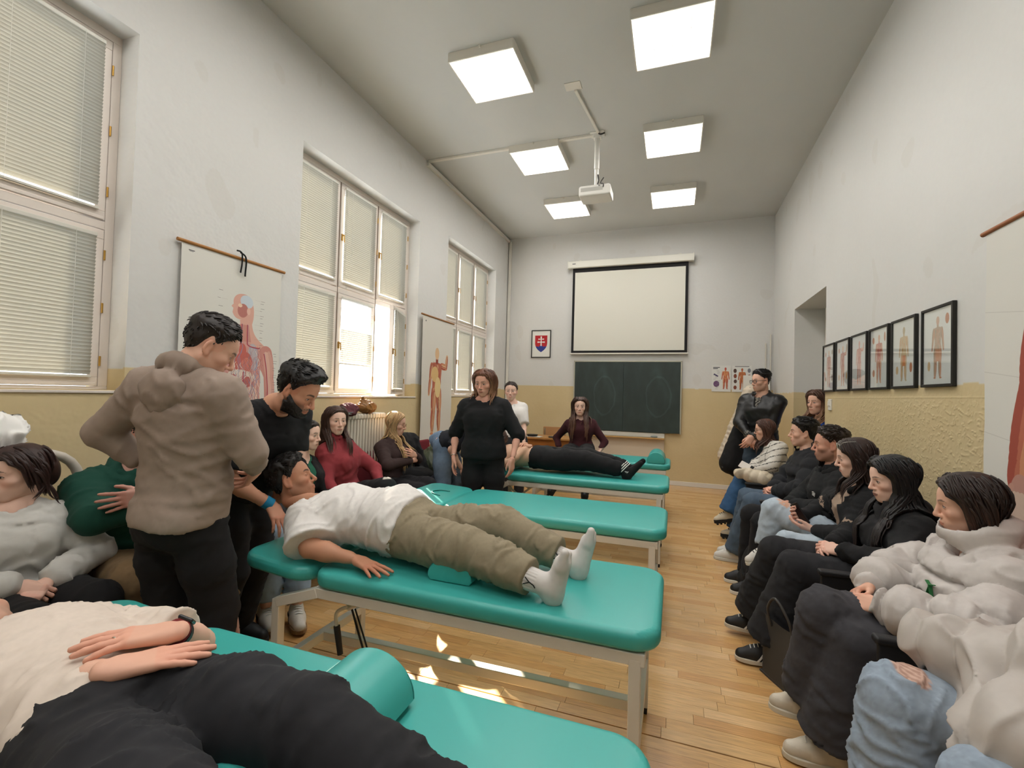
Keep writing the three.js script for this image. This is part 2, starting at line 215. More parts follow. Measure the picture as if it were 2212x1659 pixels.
// door at the back of the niche
{
  const d = new THREE.Group(); d.name = 'door_1'; d.userData.kind = 'structure'; scene.add(d); const X = WALL_R + 0.40, m = std({ color: 0xd9d4c6, roughness: 0.45 });
  part('door_frame', [box(0.10, 2.75, 0.09, X, 1.375, -7.09), box(0.10, 2.75, 0.09, X, 1.375, -5.81), box(0.10, 0.09, 1.2, X, 2.70, -6.45), box(0.10, 0.08, 1.2, X, 2.12, -6.45)], m, d);
  part('door_leaf', [box(0.05, 2.06, 1.17, X + 0.02, 1.04, -6.45), box(0.02, 0.75, 0.8, X - 0.008, 1.5, -6.45), box(0.02, 0.7, 0.8, X - 0.008, 0.55, -6.45)], m, d);
  part('transom_panel', box(0.03, 0.48, 1.17, X + 0.02, 2.41, -6.45), m, d);
  part('door_handle', [rod([X - 0.01, 1.05, -5.98], [X - 0.07, 1.05, -5.98], 0.009), rod([X - 0.06, 1.05, -5.98], [X - 0.06, 1.05, -6.10], 0.008)], metalMat, d);
  struct('wall_niche', box(0.05, 2.8, 1.5, X + 0.14, 1.4, -6.45), m);
}
// windows: outer frame, mullions, six sashes with panes, each with its slatted blind
const frameMat = std({ color: 0xe3d9d0, roughness: 0.42 }), slatMat = new THREE.MeshPhysicalMaterial({ color: new THREE.Color(0.46, 0.45, 0.40), roughness: 0.55, transmission: 0.02, thickness: 0, side: THREE.DoubleSide });
const paneMat = new THREE.MeshPhysicalMaterial({ color: 0xffffff, transmission: 1, roughness: 0, thickness: 0, ior: 1.5 }), brass = std({ color: 0xb08a45, roughness: 0.32, metalness: 0.85 }), cordMat = std({ color: 0xd8d6cf, roughness: 0.8 }), railMat = std({ color: 0xd9d6cc, roughness: 0.4 });
const gapMat = std({ color: 0x7c6a5c, roughness: 0.8 });
const slatGeos = new Map();
function slatGeo(w) { const k = Math.round(w * 1000); if (!slatGeos.has(k)) { const g = new THREE.PlaneGeometry(0.025, w, 3, 1).rotateX(Math.PI / 2), p = g.attributes.position; for (let i = 0; i < p.count; i++) { const x = p.getX(i) / 0.0125; p.setY(i, 0.0022 * (1 - x * x)); } g.computeVertexNormals(); slatGeos.set(k, g); } return slatGeos.get(k); }
WIN.forEach(([z0, z1, y0, y1], wi) => {
  const G = new THREE.Group(); G.name = 'window_' + (wi + 1); G.userData.kind = 'structure'; scene.add(G);
  const X = WALL_L - 0.20, T = 0.05, w = z1 - z0, cw = (w - 2 * T - 2 * 0.02) / 3, mid = wi === 1 ? 2.53 : wi === 0 ? 2.46 : y0 + 0.48 * (y1 - y0);
  part('window_frame', [box(0.09, 0.02, w, X, y0 + 0.01, (z0 + z1) / 2), box(0.09, T, w, X, y1 - T / 2, (z0 + z1) / 2), box(0.088, y1 - y0 - T - 0.02, T, X, (y0 + y1 - T + 0.02) / 2, z0 + T / 2), box(0.088, y1 - y0 - T - 0.02, T, X, (y0 + y1 - T + 0.02) / 2, z1 - T / 2), box(0.086, 0.05, w - 2 * T, X, mid, (z0 + z1) / 2), ...[1, 2].map((c) => box(0.082, y1 - y0 - T - 0.02, 0.02, X, (y0 + y1 - T + 0.02) / 2, z0 + T + c * cw + (c - 0.5) * 0.02))], frameMat, G);
  part('window_sill', box(0.26, 0.016, w, X + 0.08, y0 - 0.010, (z0 + z1) / 2), frameMat, G);
  for (let c = 0; c < 3; c++) for (let q = 0; q < 2; q++) {
    const za = z0 + T + c * (cw + 0.02) + 0.004, zb = za + cw - 0.008, ya = q ? mid + 0.03 : y0 + 0.022, yb = q ? y1 - T - 0.004 : mid - 0.03, B = 0.055, open = wi === 1 && c === 0 && q === 0;
    const S = sub('sash', G), sx = X + 0.025; // axes: hinge edge at za
    S.position.set(sx, 0, za); S.rotation.y = open ? 20 * D : 0;
    const zz = zb - za, H = yb - ya;
    const fr = part('sash_frame', [box(0.045, B, zz, 0, ya + B / 2, zz / 2), box(0.045, B, zz, 0, yb - B / 2, zz / 2), box(0.043, H - 2 * B, B, 0, (ya + yb) / 2, B / 2), box(0.043, H - 2 * B, B, 0, (ya + yb) / 2, zz - B / 2), box(0.012, 0.02, zz - 0.02, 0.022, ya + 0.012, zz / 2)], frameMat, S);
    part('pane', box(0.004, H - 2 * B + 0.01, zz - 2 * B + 0.01, 0, (ya + yb) / 2, zz / 2, 0), paneMat, S);
    if (c !== 1 || wi === 1) part('hinge', [0.16, 0.5, 0.84].map((t) => rod([0.028, ya + H * t - 0.03, c === 2 ? zz + 0.004 : -0.004], [0.028, ya + H * t + 0.03, c === 2 ? zz + 0.004 : -0.004], 0.0055)), brass, S);
    if (c !== 2) part('handle', [box(0.012, 0.07, 0.022, 0.028, (ya + yb) / 2 - 0.02, zz - 0.022), rod([0.03, (ya + yb) / 2, zz - 0.022], [0.055, (ya + yb) / 2, zz - 0.022], 0.006), rod([0.052, (ya + yb) / 2 + 0.005, zz - 0.022], [0.056, (ya + yb) / 2 - 0.075, zz - 0.022], 0.006)], brass, S);
    // blind, hung on the sash
    const half = wi === 1 && c === 1 && q === 0, bt = yb - B + 0.015, bb = half ? 1.765 : ya + B - 0.005, bw = zz - 2 * B + 0.022;
    const Bl = sub('blind', G); Bl.position.copy(S.position); Bl.rotation.copy(S.rotation);
    part('head_rail', box(0.022, 0.022, bw, 0.034, bt, zz / 2), railMat, Bl);
    const sg = slatGeo(bw), n = Math.floor((bt - bb - 0.03) / 0.0212);
    for (let i = 0; i < n; i++) { const y = bt - 0.022 - i * 0.0212; if (half && y > 2.13) { if (i % 4) continue; } const m = part('slat', sg, slatMat, Bl); m.position.set(0.034, y, zz / 2); m.rotation.z = (half ? (y > 2.13 ? 4 : 40) : wi === 0 ? 66 : wi === 1 ? 59 : 62) * D; }
    part('bottom_rail', box(0.022, 0.014, bw, 0.034, bb + 0.008, zz / 2), railMat, Bl);
    part('cord', [...[0.2, 0.8].map((t) => rod([0.048, bb, zz / 2 + (t - 0.5) * bw], [0.048, bt, zz / 2 + (t - 0.5) * bw], 0.0011, 0.0011, 5)), tubeOf([[0.05, bt - 0.02, zz / 2 + 0.45 * bw], [0.054, (bt + bb) / 2, zz / 2 + 0.465 * bw], [0.056, bb - 0.03, zz / 2 + 0.46 * bw], [0.058, bb - 0.065, zz / 2 + 0.43 * bw], [0.056, bb - 0.03, zz / 2 + 0.42 * bw]], 0.0015, 24, 5)], cordMat, Bl);
  }
  part('joint', [1, 2].map((c) => box(0.004, y1 - y0 - 0.1, 0.007, X + 0.044, (y0 + y1) / 2, z0 + T + c * (cw + 0.02) - 0.01, 0)), gapMat, G);
});
// cable ducts and pipe
struct('trim_1', [bar([WALL_L + 0.02, CEIL - 0.014, -5.32], [-0.90, CEIL - 0.014, -5.32], 0.045, 0.026), bar([WALL_L + 0.016, CEIL - 0.055, -5.30], [WALL_L + 0.016, CEIL - 0.055, WALL_B + 0.03], 0.04, 0.05), bar([WALL_L + 0.04, CEIL - 0.06, WALL_B + 0.03], [WALL_L + 0.04, 0.05, WALL_B + 0.03], 0.045, 0.05, [1, 0, 0]), bar([-0.985, CEIL - 0.012, -4.47], [-0.88, CEIL - 0.012, -5.30], 0.03, 0.022), box(0.16, 0.006, 0.12, -1.0, CEIL - 0.003, -4.42)], std({ color: 0xe4e0d6, roughness: 0.5 }));
struct('trim_2', [box(0.02, 0.5, 0.02, 1.40, 2.2, WALL_B + 0.012), box(0.02, 0.9, 0.02, 1.47, 2.15, WALL_B + 0.012)], std({ color: 0xd8d3c8, roughness: 0.6 }));
// ceiling fittings
const lampShell = std({ color: 0xdedad0, roughness: 0.5 }), glowMat = std({ color: 0xffffff, emissive: LAMP_COLOR, emissiveIntensity: LAMP_GLOW, roughness: 0.5 }), louvre = std({ color: 0xf4f2ec, roughness: 0.35, emissive: LAMP_COLOR, emissiveIntensity: 0.55 });
LAMPS.forEach(([x, z], i) => {
  const names = ['nearest of the door-side row', 'nearest of the window-side row', 'second of the window-side row', 'second of the door-side row', 'third of the window-side row, behind the projector', 'farthest of the door-side row'];
  const t = thing('ceiling_lamp', i < 6 ? 'square louvred ceiling lamp, ' + names[i] : 'square louvred ceiling lamp out of view behind the camera', 'lamp', [x, CEIL, z], 0, 'square ceiling lamps');
  const s = 0.31, h = 0.085;
  part('housing', [box(2 * s, h, 0.012, 0, -h / 2, s), box(2 * s, h, 0.012, 0, -h / 2, -s), box(0.012, h, 2 * s, s, -h / 2, 0), box(0.012, h, 2 * s, -s, -h / 2, 0), box(2 * s, 0.01, 2 * s, 0, -0.006, 0), box(0.02, 0.02, 0.02, 0, -0.012, s + 0.012)], lampShell, t);
  part('tube', [-1.5, -0.5, 0.5, 1.5].map((k) => rod([k * 0.14, -0.035, -0.27], [k * 0.14, -0.035, 0.27], 0.013)), glowMat, t);
  part('reflector', box(2 * s - 0.03, 0.004, 2 * s - 0.03, 0, -0.016, 0), glowMat, t);
  part('louvre', [...[-1, 0, 1].map((k) => box(0.006, 0.045, 2 * s - 0.03, k * 0.145, -0.064, 0, 0)), ...[...Array(7)].map((_, k) => box(2 * s - 0.03, 0.028, 0.004, 0, -0.070, (k - 3) * 0.078, 0)), box(2 * s - 0.02, 0.045, 0.006, 0, -0.064, s - 0.012, 0), box(2 * s - 0.02, 0.045, 0.006, 0, -0.064, -s + 0.012, 0)], louvre, t);
});
// ---------------------------------------------------------------- people
const skinMat = std({ vertexColors: true, roughness: 0.62 });



const clothMat = std({ vertexColors: true, roughness: 0.93, side: THREE.DoubleSide }), nylonMat = std({ vertexColors: true, roughness: 0.55, side: THREE.DoubleSide }), leatherMat = std({ vertexColors: true, roughness: 0.42, side: THREE.DoubleSide });
const shoeMat = std({ vertexColors: true, roughness: 0.6 });
const hairMat = std({ vertexColors: true, roughness: 0.52 });
const SKIN = { fair: lin('#e2b39b'), pale: lin('#e8c0ac'), warm: lin('#d29b7e'), tan: lin('#c08868') };

// --- heads, in head axes: origin at eye level, y to the crown, z to the face, x to the person's left
function headParts(P) {
  const m = P.g === 'm', jw = (P.jaw || 1) * (m ? 1.06 : 0.97), fw = P.wide || 1, nz = P.nose || 1;
  const skull = [
    ell([0, 0.034, -0.018], [0.0745, 0.080, 0.093], 0.03), ell([0, 0.034, 0.022], [0.064, 0.062, 0.062], 0.03),
    ell([0, -0.022, 0.022], [0.060 * fw, 0.070, 0.058], 0.03), ell([0, -0.066, 0.022], [0.050 * jw, 0.048, 0.055], 0.03),
    cap([0, -0.050, -0.020], [0, -0.092, -0.030], m ? 0.056 : 0.047, m ? 0.053 : 0.044, 0.03)];
  const face = [
    ell([0, -0.099, 0.062], [0.021 * jw, 0.017, 0.019], 0.022),
    ...[-1, 1].flatMap((s) => [
      cap([s * 0.050 * jw, -0.052, -0.008], [s * 0.017 * jw, -0.100, 0.054], m ? 0.016 : 0.013, 0.012, 0.025),
      ell([s * 0.043 * fw, -0.025, 0.050], [0.021, 0.017, 0.022], 0.022),
      cap([s * 0.009, 0.0195, 0.0795], [s * 0.044, 0.019, 0.060], m ? 0.0085 : 0.006, 0.007, 0.014)])];
  const sockets = [-1, 1].map((s) => ell([s * 0.032, 0.000, 0.0945], [0.021, 0.0125, 0.020], 0.013));
  const front = [
    ...[-1, 1].map((s) => ell([s * 0.0315, -0.0015, 0.0655], [0.0158, 0.0130, 0.0135], 0.004)),
    cap([0, 0.012, 0.083], [0, -0.032, 0.083 + 0.019 * nz], 0.0068, 0.0092, 0.009), ell([0, -0.0355, 0.082 + 0.018 * nz], [0.0105, 0.0095, 0.0105], 0.008),
    ...[-1, 1].map((s) => ell([s * 0.0118, -0.0395, 0.088], [0.0078, 0.0068, 0.0100], 0.007)),
    ell([0, -0.067, 0.071], [0.029, 0.022, 0.0165], 0.018),
    ell([0, -0.0640, 0.0865], [0.0205, 0.0052, 0.0070], 0.004), ell([0, -0.0738, 0.0855], [0.0175, 0.0062, 0.0075], 0.004),
    ...[-1, 1].flatMap((s) => [ell([s * 0.0755, -0.008, -0.014], [0.0065, 0.031, 0.0185], 0.006, [[0.93, 0, s * 0.36], [0, 1, 0], [-s * 0.36, 0, 0.93]]), ell([s * 0.0735, -0.033, -0.006], [0.006, 0.010, 0.009], 0.006)])];
  const nostril = [...[-1, 1].map((s) => ell([s * 0.0068, -0.0455, 0.092], [0.0032, 0.0030, 0.0045], 0.003)), ...[-1, 1].map((s) => ell([s * 0.0825, -0.006, -0.010], [0.0045, 0.017, 0.0085], 0.006))];
  return { skull, face, sockets, front, nostril };
}
function headField(P) {
  const h = headParts(P), cut = (c) => ({ ...c, cut: true });
  return { prims: [...h.skull, ...h.face, ...h.sockets.map(cut), ...h.front, ...h.nostril.map(cut)], skull: { prims: h.skull }, margin: 0.012 };
}
function faceColor(P) {
  const S = P.skin, lip = P.lip || mixc(mul3(S, [0.86, 0.52, 0.50]), S, P.g === 'm' ? 0.35 : 0.1), brow = P.browc || mixc(P.hairc, S, 0.12), blush = mul3(S, [1.0, 0.80, 0.76]);
  const stub = P.stubble || 0, beardc = mixc(P.hairc, S, 0.25);
  return (x, y, z) => {
    let c = S; const ax = Math.abs(x);
    c = mixc(c, blush, 0.75 * Math.exp(-(((ax - 0.040) / 0.020) ** 2) - ((y + 0.033) / 0.018) ** 2) * (z > 0.02 ? 1 : 0));
    c = mixc(c, blush, 0.6 * Math.exp(-((ax / 0.014) ** 2) - ((y + 0.036) / 0.012) ** 2) * (z > 0.085 ? 1 : 0));
    if (ax > 0.068 && y > -0.05 && y < 0.03) c = mixc(c, blush, 0.55);
    if (z > 0.03) {
      c = mixc(c, mul3(S, [0.80, 0.68, 0.66]), 0.55 * Math.exp(-(((ax - 0.031) / 0.017) ** 2) - ((y + 0.002) / 0.010) ** 2));
      const by = 0.0215 + 0.0035 * Math.sin(clamp((ax - 0.010) / 0.040, 0, 1) * 2.6) - (ax > 0.036 ? (ax - 0.036) * 0.25 : 0), bt = (P.g === 'm' ? 0.0046 : 0.0030) * (1 - sstep(0.030, 0.052, ax) * 0.6);
      if (ax > 0.009 && ax < 0.052) c = mixc(c, brow, 0.88 * (1 - sstep(bt * 0.6, bt * 1.5, Math.abs(y - by))) * sstep(0.008, 0.014, ax) * (1 - sstep(0.046, 0.053, ax)));
    }
    if (stub) { const r = sstep(-0.012, -0.045, y) * (y < -0.040 || ax > 0.03 ? 1 : 0) * (ax < 0.026 && y > -0.058 ? 0 : 1) * (z > -0.015 ? 1 : 0) * (y > -0.135 ? 1 : 0), mo = Math.exp(-(((y + 0.054) / 0.0045) ** 2)) * (ax < 0.026 ? 1 : 0) * (z > 0.07 ? 1 : 0); c = mixc(c, beardc, stub * Math.min(1, r + mo)); }
    if (z > 0.075 && ax < 0.0235) {
      const w = 1 - (ax / 0.0235) ** 2, up = 0.0072 * Math.sqrt(Math.max(w, 0)), dn = 0.0100 * Math.sqrt(Math.max(w, 0)), yy = y + 0.0690;
      if (yy < up && yy > -dn) c = mixc(c, lip, 0.85 * sstep(0, 0.25, w));
      c = mixc(c, mul3(lip, [0.35, 0.25, 0.25]), 0.8 * Math.exp(-((yy / 0.0016) ** 2)) * sstep(0, 0.2, w));
    }
    return c;
  };
}
// almond patches just in front of the lids: white, iris, pupil and a dark lash line
function eyes(P) {
  const out = [], iris = P.iris || lin('#4a3524'), open = P.open ?? 1, gz = P.gaze || [0, 0];
  for (const s of [-1, 1]) {
    const nu = 14, nv = 9, pos = [], nor = [], col = [], idx = [], C = [s * 0.0315, -0.0015, 0.0655], R = [0.0166, 0.0138, 0.0143];
    for (let j = 0; j <= nv; j++) for (let i = 0; i <= nu; i++) {
      const u = i / nu * 2 - 1, v = j / nv, prof = Math.pow(Math.max(1 - u * u, 0), 0.7), top = 0.0048 * prof * open + 0.0004, bot = -0.0042 * prof;
      const lx = u * 0.0132, ly = mix(bot, top, v) + 0.0008 * u * s, q = Math.sqrt(Math.max(0.02, 1 - (lx / R[0]) ** 2 - (ly / R[1]) ** 2));
      pos.push(C[0] + lx, C[1] + ly, C[2] + R[2] * q); const n = unit([lx / R[0], ly / R[1], q]); nor.push(...n);
      const r = Math.hypot(lx - gz[0] * 0.006 - 0, ly - gz[1] * 0.004 - 0.0004);
      let c = r < 0.0024 ? [0.008, 0.007, 0.006] : r < 0.0056 ? mul3(iris, r > 0.0048 ? [0.5, 0.5, 0.5] : [1, 1, 1]) : mixc(lin('#cfc6c0'), lin('#b08a80'), sstep(0.6, 1, Math.abs(u)));
      if (v > 0.86) c = lin('#1c1310'); else if (v < 0.12) c = mixc(c, lin('#7a5045'), 0.6);
      col.push(...c);
    }
    for (let j = 0; j < nv; j++) for (let i = 0; i < nu; i++) { const a = j * (nu + 1) + i; idx.push(a, a + 1, a + nu + 2, a, a + nu + 2, a + nu + 1); }
    const g = new THREE.BufferGeometry(); g.setAttribute('position', new THREE.Float32BufferAttribute(pos, 3)); g.setAttribute('normal', new THREE.Float32BufferAttribute(nor, 3)); g.setAttribute('color', new THREE.Float32BufferAttribute(col, 3)); g.setIndex(idx); out.push(g);
    const lash = []; for (let i = 0; i <= 8; i++) { const u = i / 4 - 1, prof = Math.pow(Math.max(1 - u * u, 0), 0.7), lx = u * 0.0138, ly = (open > 0.2 ? 0.0048 * prof * open : -0.0034 * prof) + 0.0006 + 0.0008 * u * s, q = Math.sqrt(Math.max(0.02, 1 - (lx / R[0]) ** 2 - (ly / R[1]) ** 2)); lash.push([C[0] + lx, C[1] + ly, C[2] + R[2] * q + 0.0004]); }
    out.push(paint(tubeOf(lash, P.g === 'f' ? 0.0011 : 0.0008, 8, 4), lin('#17100d')));
  }
  return P.open === 0 ? out.filter((_, i) => i % 2) : out;
}
const HL = { m: [[0, 0.080], [30, 0.074], [50, 0.052], [62, 0.030], [76, -0.006], [86, 0.004], [96, 0.026], [108, -0.008], [125, -0.050], [180, -0.072]], f: [[0, 0.070], [30, 0.060], [52, 0.034], [68, 0.006], [80, -0.020], [95, 0.000], [110, -0.030], [130, -0.065], [180, -0.085]] };
function hairline(tab, deg) { for (let i = 1; i < tab.length; i++) if (deg <= tab[i][0]) return mix(tab[i - 1][1], tab[i][1], (deg - tab[i - 1][0]) / (tab[i][0] - tab[i - 1][0])); return tab[tab.length - 1][1]; }
// hair that lies on the skull: thickness by place, groomed ridges
function hairCap(P, h, cell) {
  const sk = headField(P).skull, tab = h.line || HL[P.g], seed = h.seed || 3, top = h.top ?? 0.022, side = h.side ?? 0.010, back = h.back ?? side, fr = h.front ?? top, lift = h.lift || 0;
  const f = (x, y, z) => {
    const az = Math.abs(Math.atan2(x, z + 0.012)) / D, hl = hairline(tab, az) + lift + 0.007 * noise(x * 130 + seed, z * 130, 1.5);
    const e0 = clamp((y - hl) / (h.soft ?? (P.g === 'm' ? 0.052 : 0.03)), 0, 1), e = Math.sqrt(e0) * (0.4 + 0.6 * e0), up = sstep(0.035, 0.085, y), t0 = mix(az > 115 ? back : side, mix(top, fr, sstep(-0.01, 0.07, z)), up);
    const n = noise(x * (h.comb === 'side' ? 40 : 150) + seed, y * 45, z * (h.comb === 'side' ? 150 : 40)) * 0.5 + noise(x * 38 + seed, y * 30 + 7, z * 30) * 0.8;
    return evalField(sk, sk.prims, x, y, z) - mix(-0.005, t0 + n * (h.rough ?? 0.2) * t0, e);
  };
  const F = { prims: [{ k: 0.01, f }, ...(h.extra || [])], margin: 0.05, hollow: true, mod: h.mod };
  return meshField(F, [-0.13, -0.20, h.lo ?? -0.19], [0.13, 0.19, 0.14], cell, (x, y, z) => mixc(h.color, h.color2 || mul3(h.color, [1.5, 1.45, 1.4]), 0.5 + 0.9 * noise(x * 160 + seed, y * 30, z * 60)), (x, y, z) => evalField(sk, sk.prims, x, y, z) < -0.006);
}
function hairTufts(P, h, n) { // short locks lying on the cap
  const sk = headField(P).skull, r = rng(h.seed || 8), out = [], tab = h.line || HL[P.g], d0 = (x, y, z) => evalField(sk, sk.prims, x, y, z);
  for (let q = 0; q < n; q++) {
    const az = (r() * 2 - 1) * 180 * D, aza = Math.abs(az) / D, hl = hairline(tab, aza) + (h.lift || 0), y = mix(hl + 0.012, 0.112, Math.pow(r(), 0.8)), rad = Math.sqrt(Math.max(0.03, 1 - ((y - 0.034) / 0.082) ** 2)), up = sstep(0.03, 0.085, y), e0 = clamp((y - hl) / 0.052, 0, 1), th = mix(aza > 115 ? (h.back ?? h.side ?? 0.01) : (h.side ?? 0.01), mix(h.top ?? 0.022, h.front ?? h.top ?? 0.022, sstep(-0.01, 0.07, Math.cos(az) * 0.09 * rad)), up) * Math.sqrt(e0) * (0.4 + 0.6 * e0);
    let p = [Math.sin(az) * 0.075 * rad, y, Math.cos(az) * 0.093 * rad - 0.016]; const g = (p2) => { const e = 0.003; return unit([d0(p2[0] + e, p2[1], p2[2]) - d0(p2[0] - e, p2[1], p2[2]), d0(p2[0], p2[1] + e, p2[2]) - d0(p2[0], p2[1] - e, p2[2]), d0(p2[0], p2[1], p2[2] + e) - d0(p2[0], p2[1], p2[2] - e)]); };
    let flow = lerp3([0, -1, aza < 90 ? -0.35 : 0], [(h.sidecomb ?? 0.25) + 0.3 * (r() - 0.5), 0.15, 1], up); flow = add(flow, [(r() - 0.5), (r() - 0.5), (r() - 0.5)], h.messy ?? 0.5); const path = [], L = (0.35 + 0.65 * r()) * mix(0.012, h.tuft ?? 0.034, up);
    for (let i = 0; i <= 4; i++) { const n1 = g(p), d = d0(...p), want = th * (1.0 + 0.10 * i * (h.messy ?? 0.5)) + 0.0005; p = add(p, n1, want - d); path.push([...p]); flow = unit(add(flow, n1, -dot(flow, n1))); p = add(p, flow, L / 4); }
    const tone = 0.7 + 0.9 * r() * r(); out.push(lock(path, 0.0024 + 0.002 * r(), mul3(h.color, [tone, tone, tone]), mul3(h.color, [tone * 1.2, tone * 1.2, tone * 1.2])));
  }
  return merge(out);
}
// locks that fall from the scalp over head and shoulders; M takes head axes to the world, outer is the field they rest on
function hairLocks(P, h, M, outer) {
  const r = rng(h.seed || 5), hf = headField(P), down = V(0, -1, 0).transformDirection(M.clone().invert()), pts = V(0, 0, 0), out = [], part0 = h.part ?? 0.0, n = h.n || 220, tab = HL.f, step = 0.019;
  const hd = (x, y, z) => fieldAt(hf, x, y, z), bd = outer ? (x, y, z) => { pts.set(x, y, z).applyMatrix4(M); return outer(pts.x, pts.y, pts.z); } : null;
  const gradOf = (f, x, y, z) => { const e = 0.004; return unit([f(x + e, y, z) - f(x - e, y, z), f(x, y + e, z) - f(x, y - e, z), f(x, y, z + e) - f(x, y, z - e)]); };
  for (let q = 0; q < n; q++) {
    const az = (q < n * 0.5 ? (r() * 2 - 1) * 100 : (r() * 2 - 1) * 180) * D, hl = hairline(tab, Math.abs(az) / D), t = Math.pow(r(), 0.7);
    let y = mix(hl + 0.006, 0.112, t), rad = Math.sqrt(Math.max(0.02, 1 - ((y - 0.034) / 0.083) ** 2));
    let p = [Math.sin(az) * 0.076 * rad, y, Math.cos(az) * 0.094 * rad - 0.014]; const sgn = p[0] - part0 >= 0 ? 1 : -1;
    let dir = unit([sgn * (0.9 + 0.3 * t), 0.15 * t, -0.28 - (p[2] > 0.04 ? 0.35 * (h.sweep ?? 1) : 0)]);
    const L = h.len * mix(0.82, 1.06, r()) - (0.10 - p[1]) * 0.25, off = 0.003 + r() * (h.vol ?? 0.014), path = [], steps = Math.max(4, Math.round(L / step)), ph = r() * 6, toFront = r() < (h.front ?? 0.35) && Math.abs(az) < 110 * D, ends = (h.curl || 0);
    for (let i = 0; i <= steps; i++) {
      path.push([...p]); const t2 = i / steps; let g = [down.x, down.y, down.z];
      g = add(g, [sgn * ends * Math.sin(ph + i * 0.55) * t2 * 0.7, 0, ends * Math.cos(ph + i * 0.6) * t2 * 0.6]);
      if (toFront && p[1] < -0.07 && i < 36) g = add(g, [0, 0, p[2] < 0.10 ? 0.5 : 0]); else if (i < 14 && !toFront || i < 6) g = add(g, [0, 0, -0.22 * (h.sweep ?? 1)]);
      let d = hd(...p); const onHead = p[1] > -0.045 && d < 0.05; let gn = onHead ? gradOf(hd, ...p) : null;
      if (onHead) g = add(g, gn, -dot(g, gn));
      dir = unit(lerp3(dir, unit(g), i < 3 ? 0.25 : 0.5)); p = add(p, dir, step);
      d = hd(...p); if (d < off || onHead && d > off) { gn = gradOf(hd, ...p); p = add(p, gn, d < off ? off - d : (off - d) * 0.7); }
      if (p[2] > 0.02 && p[1] < 0.055 && p[1] > -0.14) { const lim = (h.gap ?? 0.056) + 0.12 * (0.05 - Math.min(p[2], 0.10)); if (Math.abs(p[0]) < lim) p[0] = sgn * mix(Math.abs(p[0]), lim, 0.7); }
      { const zl = (h.zmax ?? 0.026) + 0.10 * Math.max(0, p[1] - 0.01); if (p[1] < 0.05 && p[1] > -0.12 && p[2] > zl && Math.abs(p[0]) > 0.03) p[2] = mix(p[2], zl, 0.55); }
      if (toFront && p[1] < -0.075 && p[2] < 0.085) p[2] += 0.012;
      if (bd && p[1] < -0.06) { d = bd(...p); if (d < 0.006 + off * 0.6) { gn = gradOf(bd, ...p); p = add(p, gn, Math.min(0.02, 0.006 + off * 0.6 - d)); } }
    }
    const tone = 0.75 + 0.6 * r(), c1 = mul3(h.color, [tone, tone, tone]), c2 = h.tip ? mul3(h.tip, [tone, tone, tone]) : c1;
    out.push(lock(path, (h.r ?? 0.0075) * mix(0.7, 1.25, r()), c1, c2));
  }
  return merge(out);
}
function lock(path, r, c1, c2) {
  const m = 4, pos = [], nor = [], col = [], idx = []; let ref = [0.3, 0.2, 1];
  for (let i = 0; i < path.length; i++) {
    const d = unit(subv(path[Math.min(i + 1, path.length - 1)], path[Math.max(i - 1, 0)])), a = unit(cross(d, ref)), b = cross(a, d), t = i / (path.length - 1), rr = r * (i === 0 ? 0.5 : t > 0.7 ? mix(1, 0.15, (t - 0.7) / 0.3) : 1), c = mixc(c1, c2, sstep(0.35, 1, t));
    for (let j = 0; j < m; j++) { const q = j / m * 2 * Math.PI, n = add(mul3(a, Array(3).fill(Math.cos(q))), b, Math.sin(q)); pos.push(...add(path[i], add(mul3(a, Array(3).fill(Math.cos(q) * rr * 1.25)), b, Math.sin(q) * rr * 0.7))); nor.push(...n); const v = 0.8 + 0.4 * (((i * 7 + j * 13) % 5) / 5); col.push(c[0] * v, c[1] * v, c[2] * v); }
  }
  for (let i = 0; i < path.length - 1; i++) for (let j = 0; j < m; j++) { const a = i * m + j, b = i * m + (j + 1) % m; idx.push(a, b + m, b, a, a + m, b + m); }
  const g = new THREE.BufferGeometry(); g.setAttribute('position', new THREE.Float32BufferAttribute(pos, 3)); g.setAttribute('normal', new THREE.Float32BufferAttribute(nor, 3)); g.setAttribute('color', new THREE.Float32BufferAttribute(col, 3)); g.setIndex(idx); return g;
}
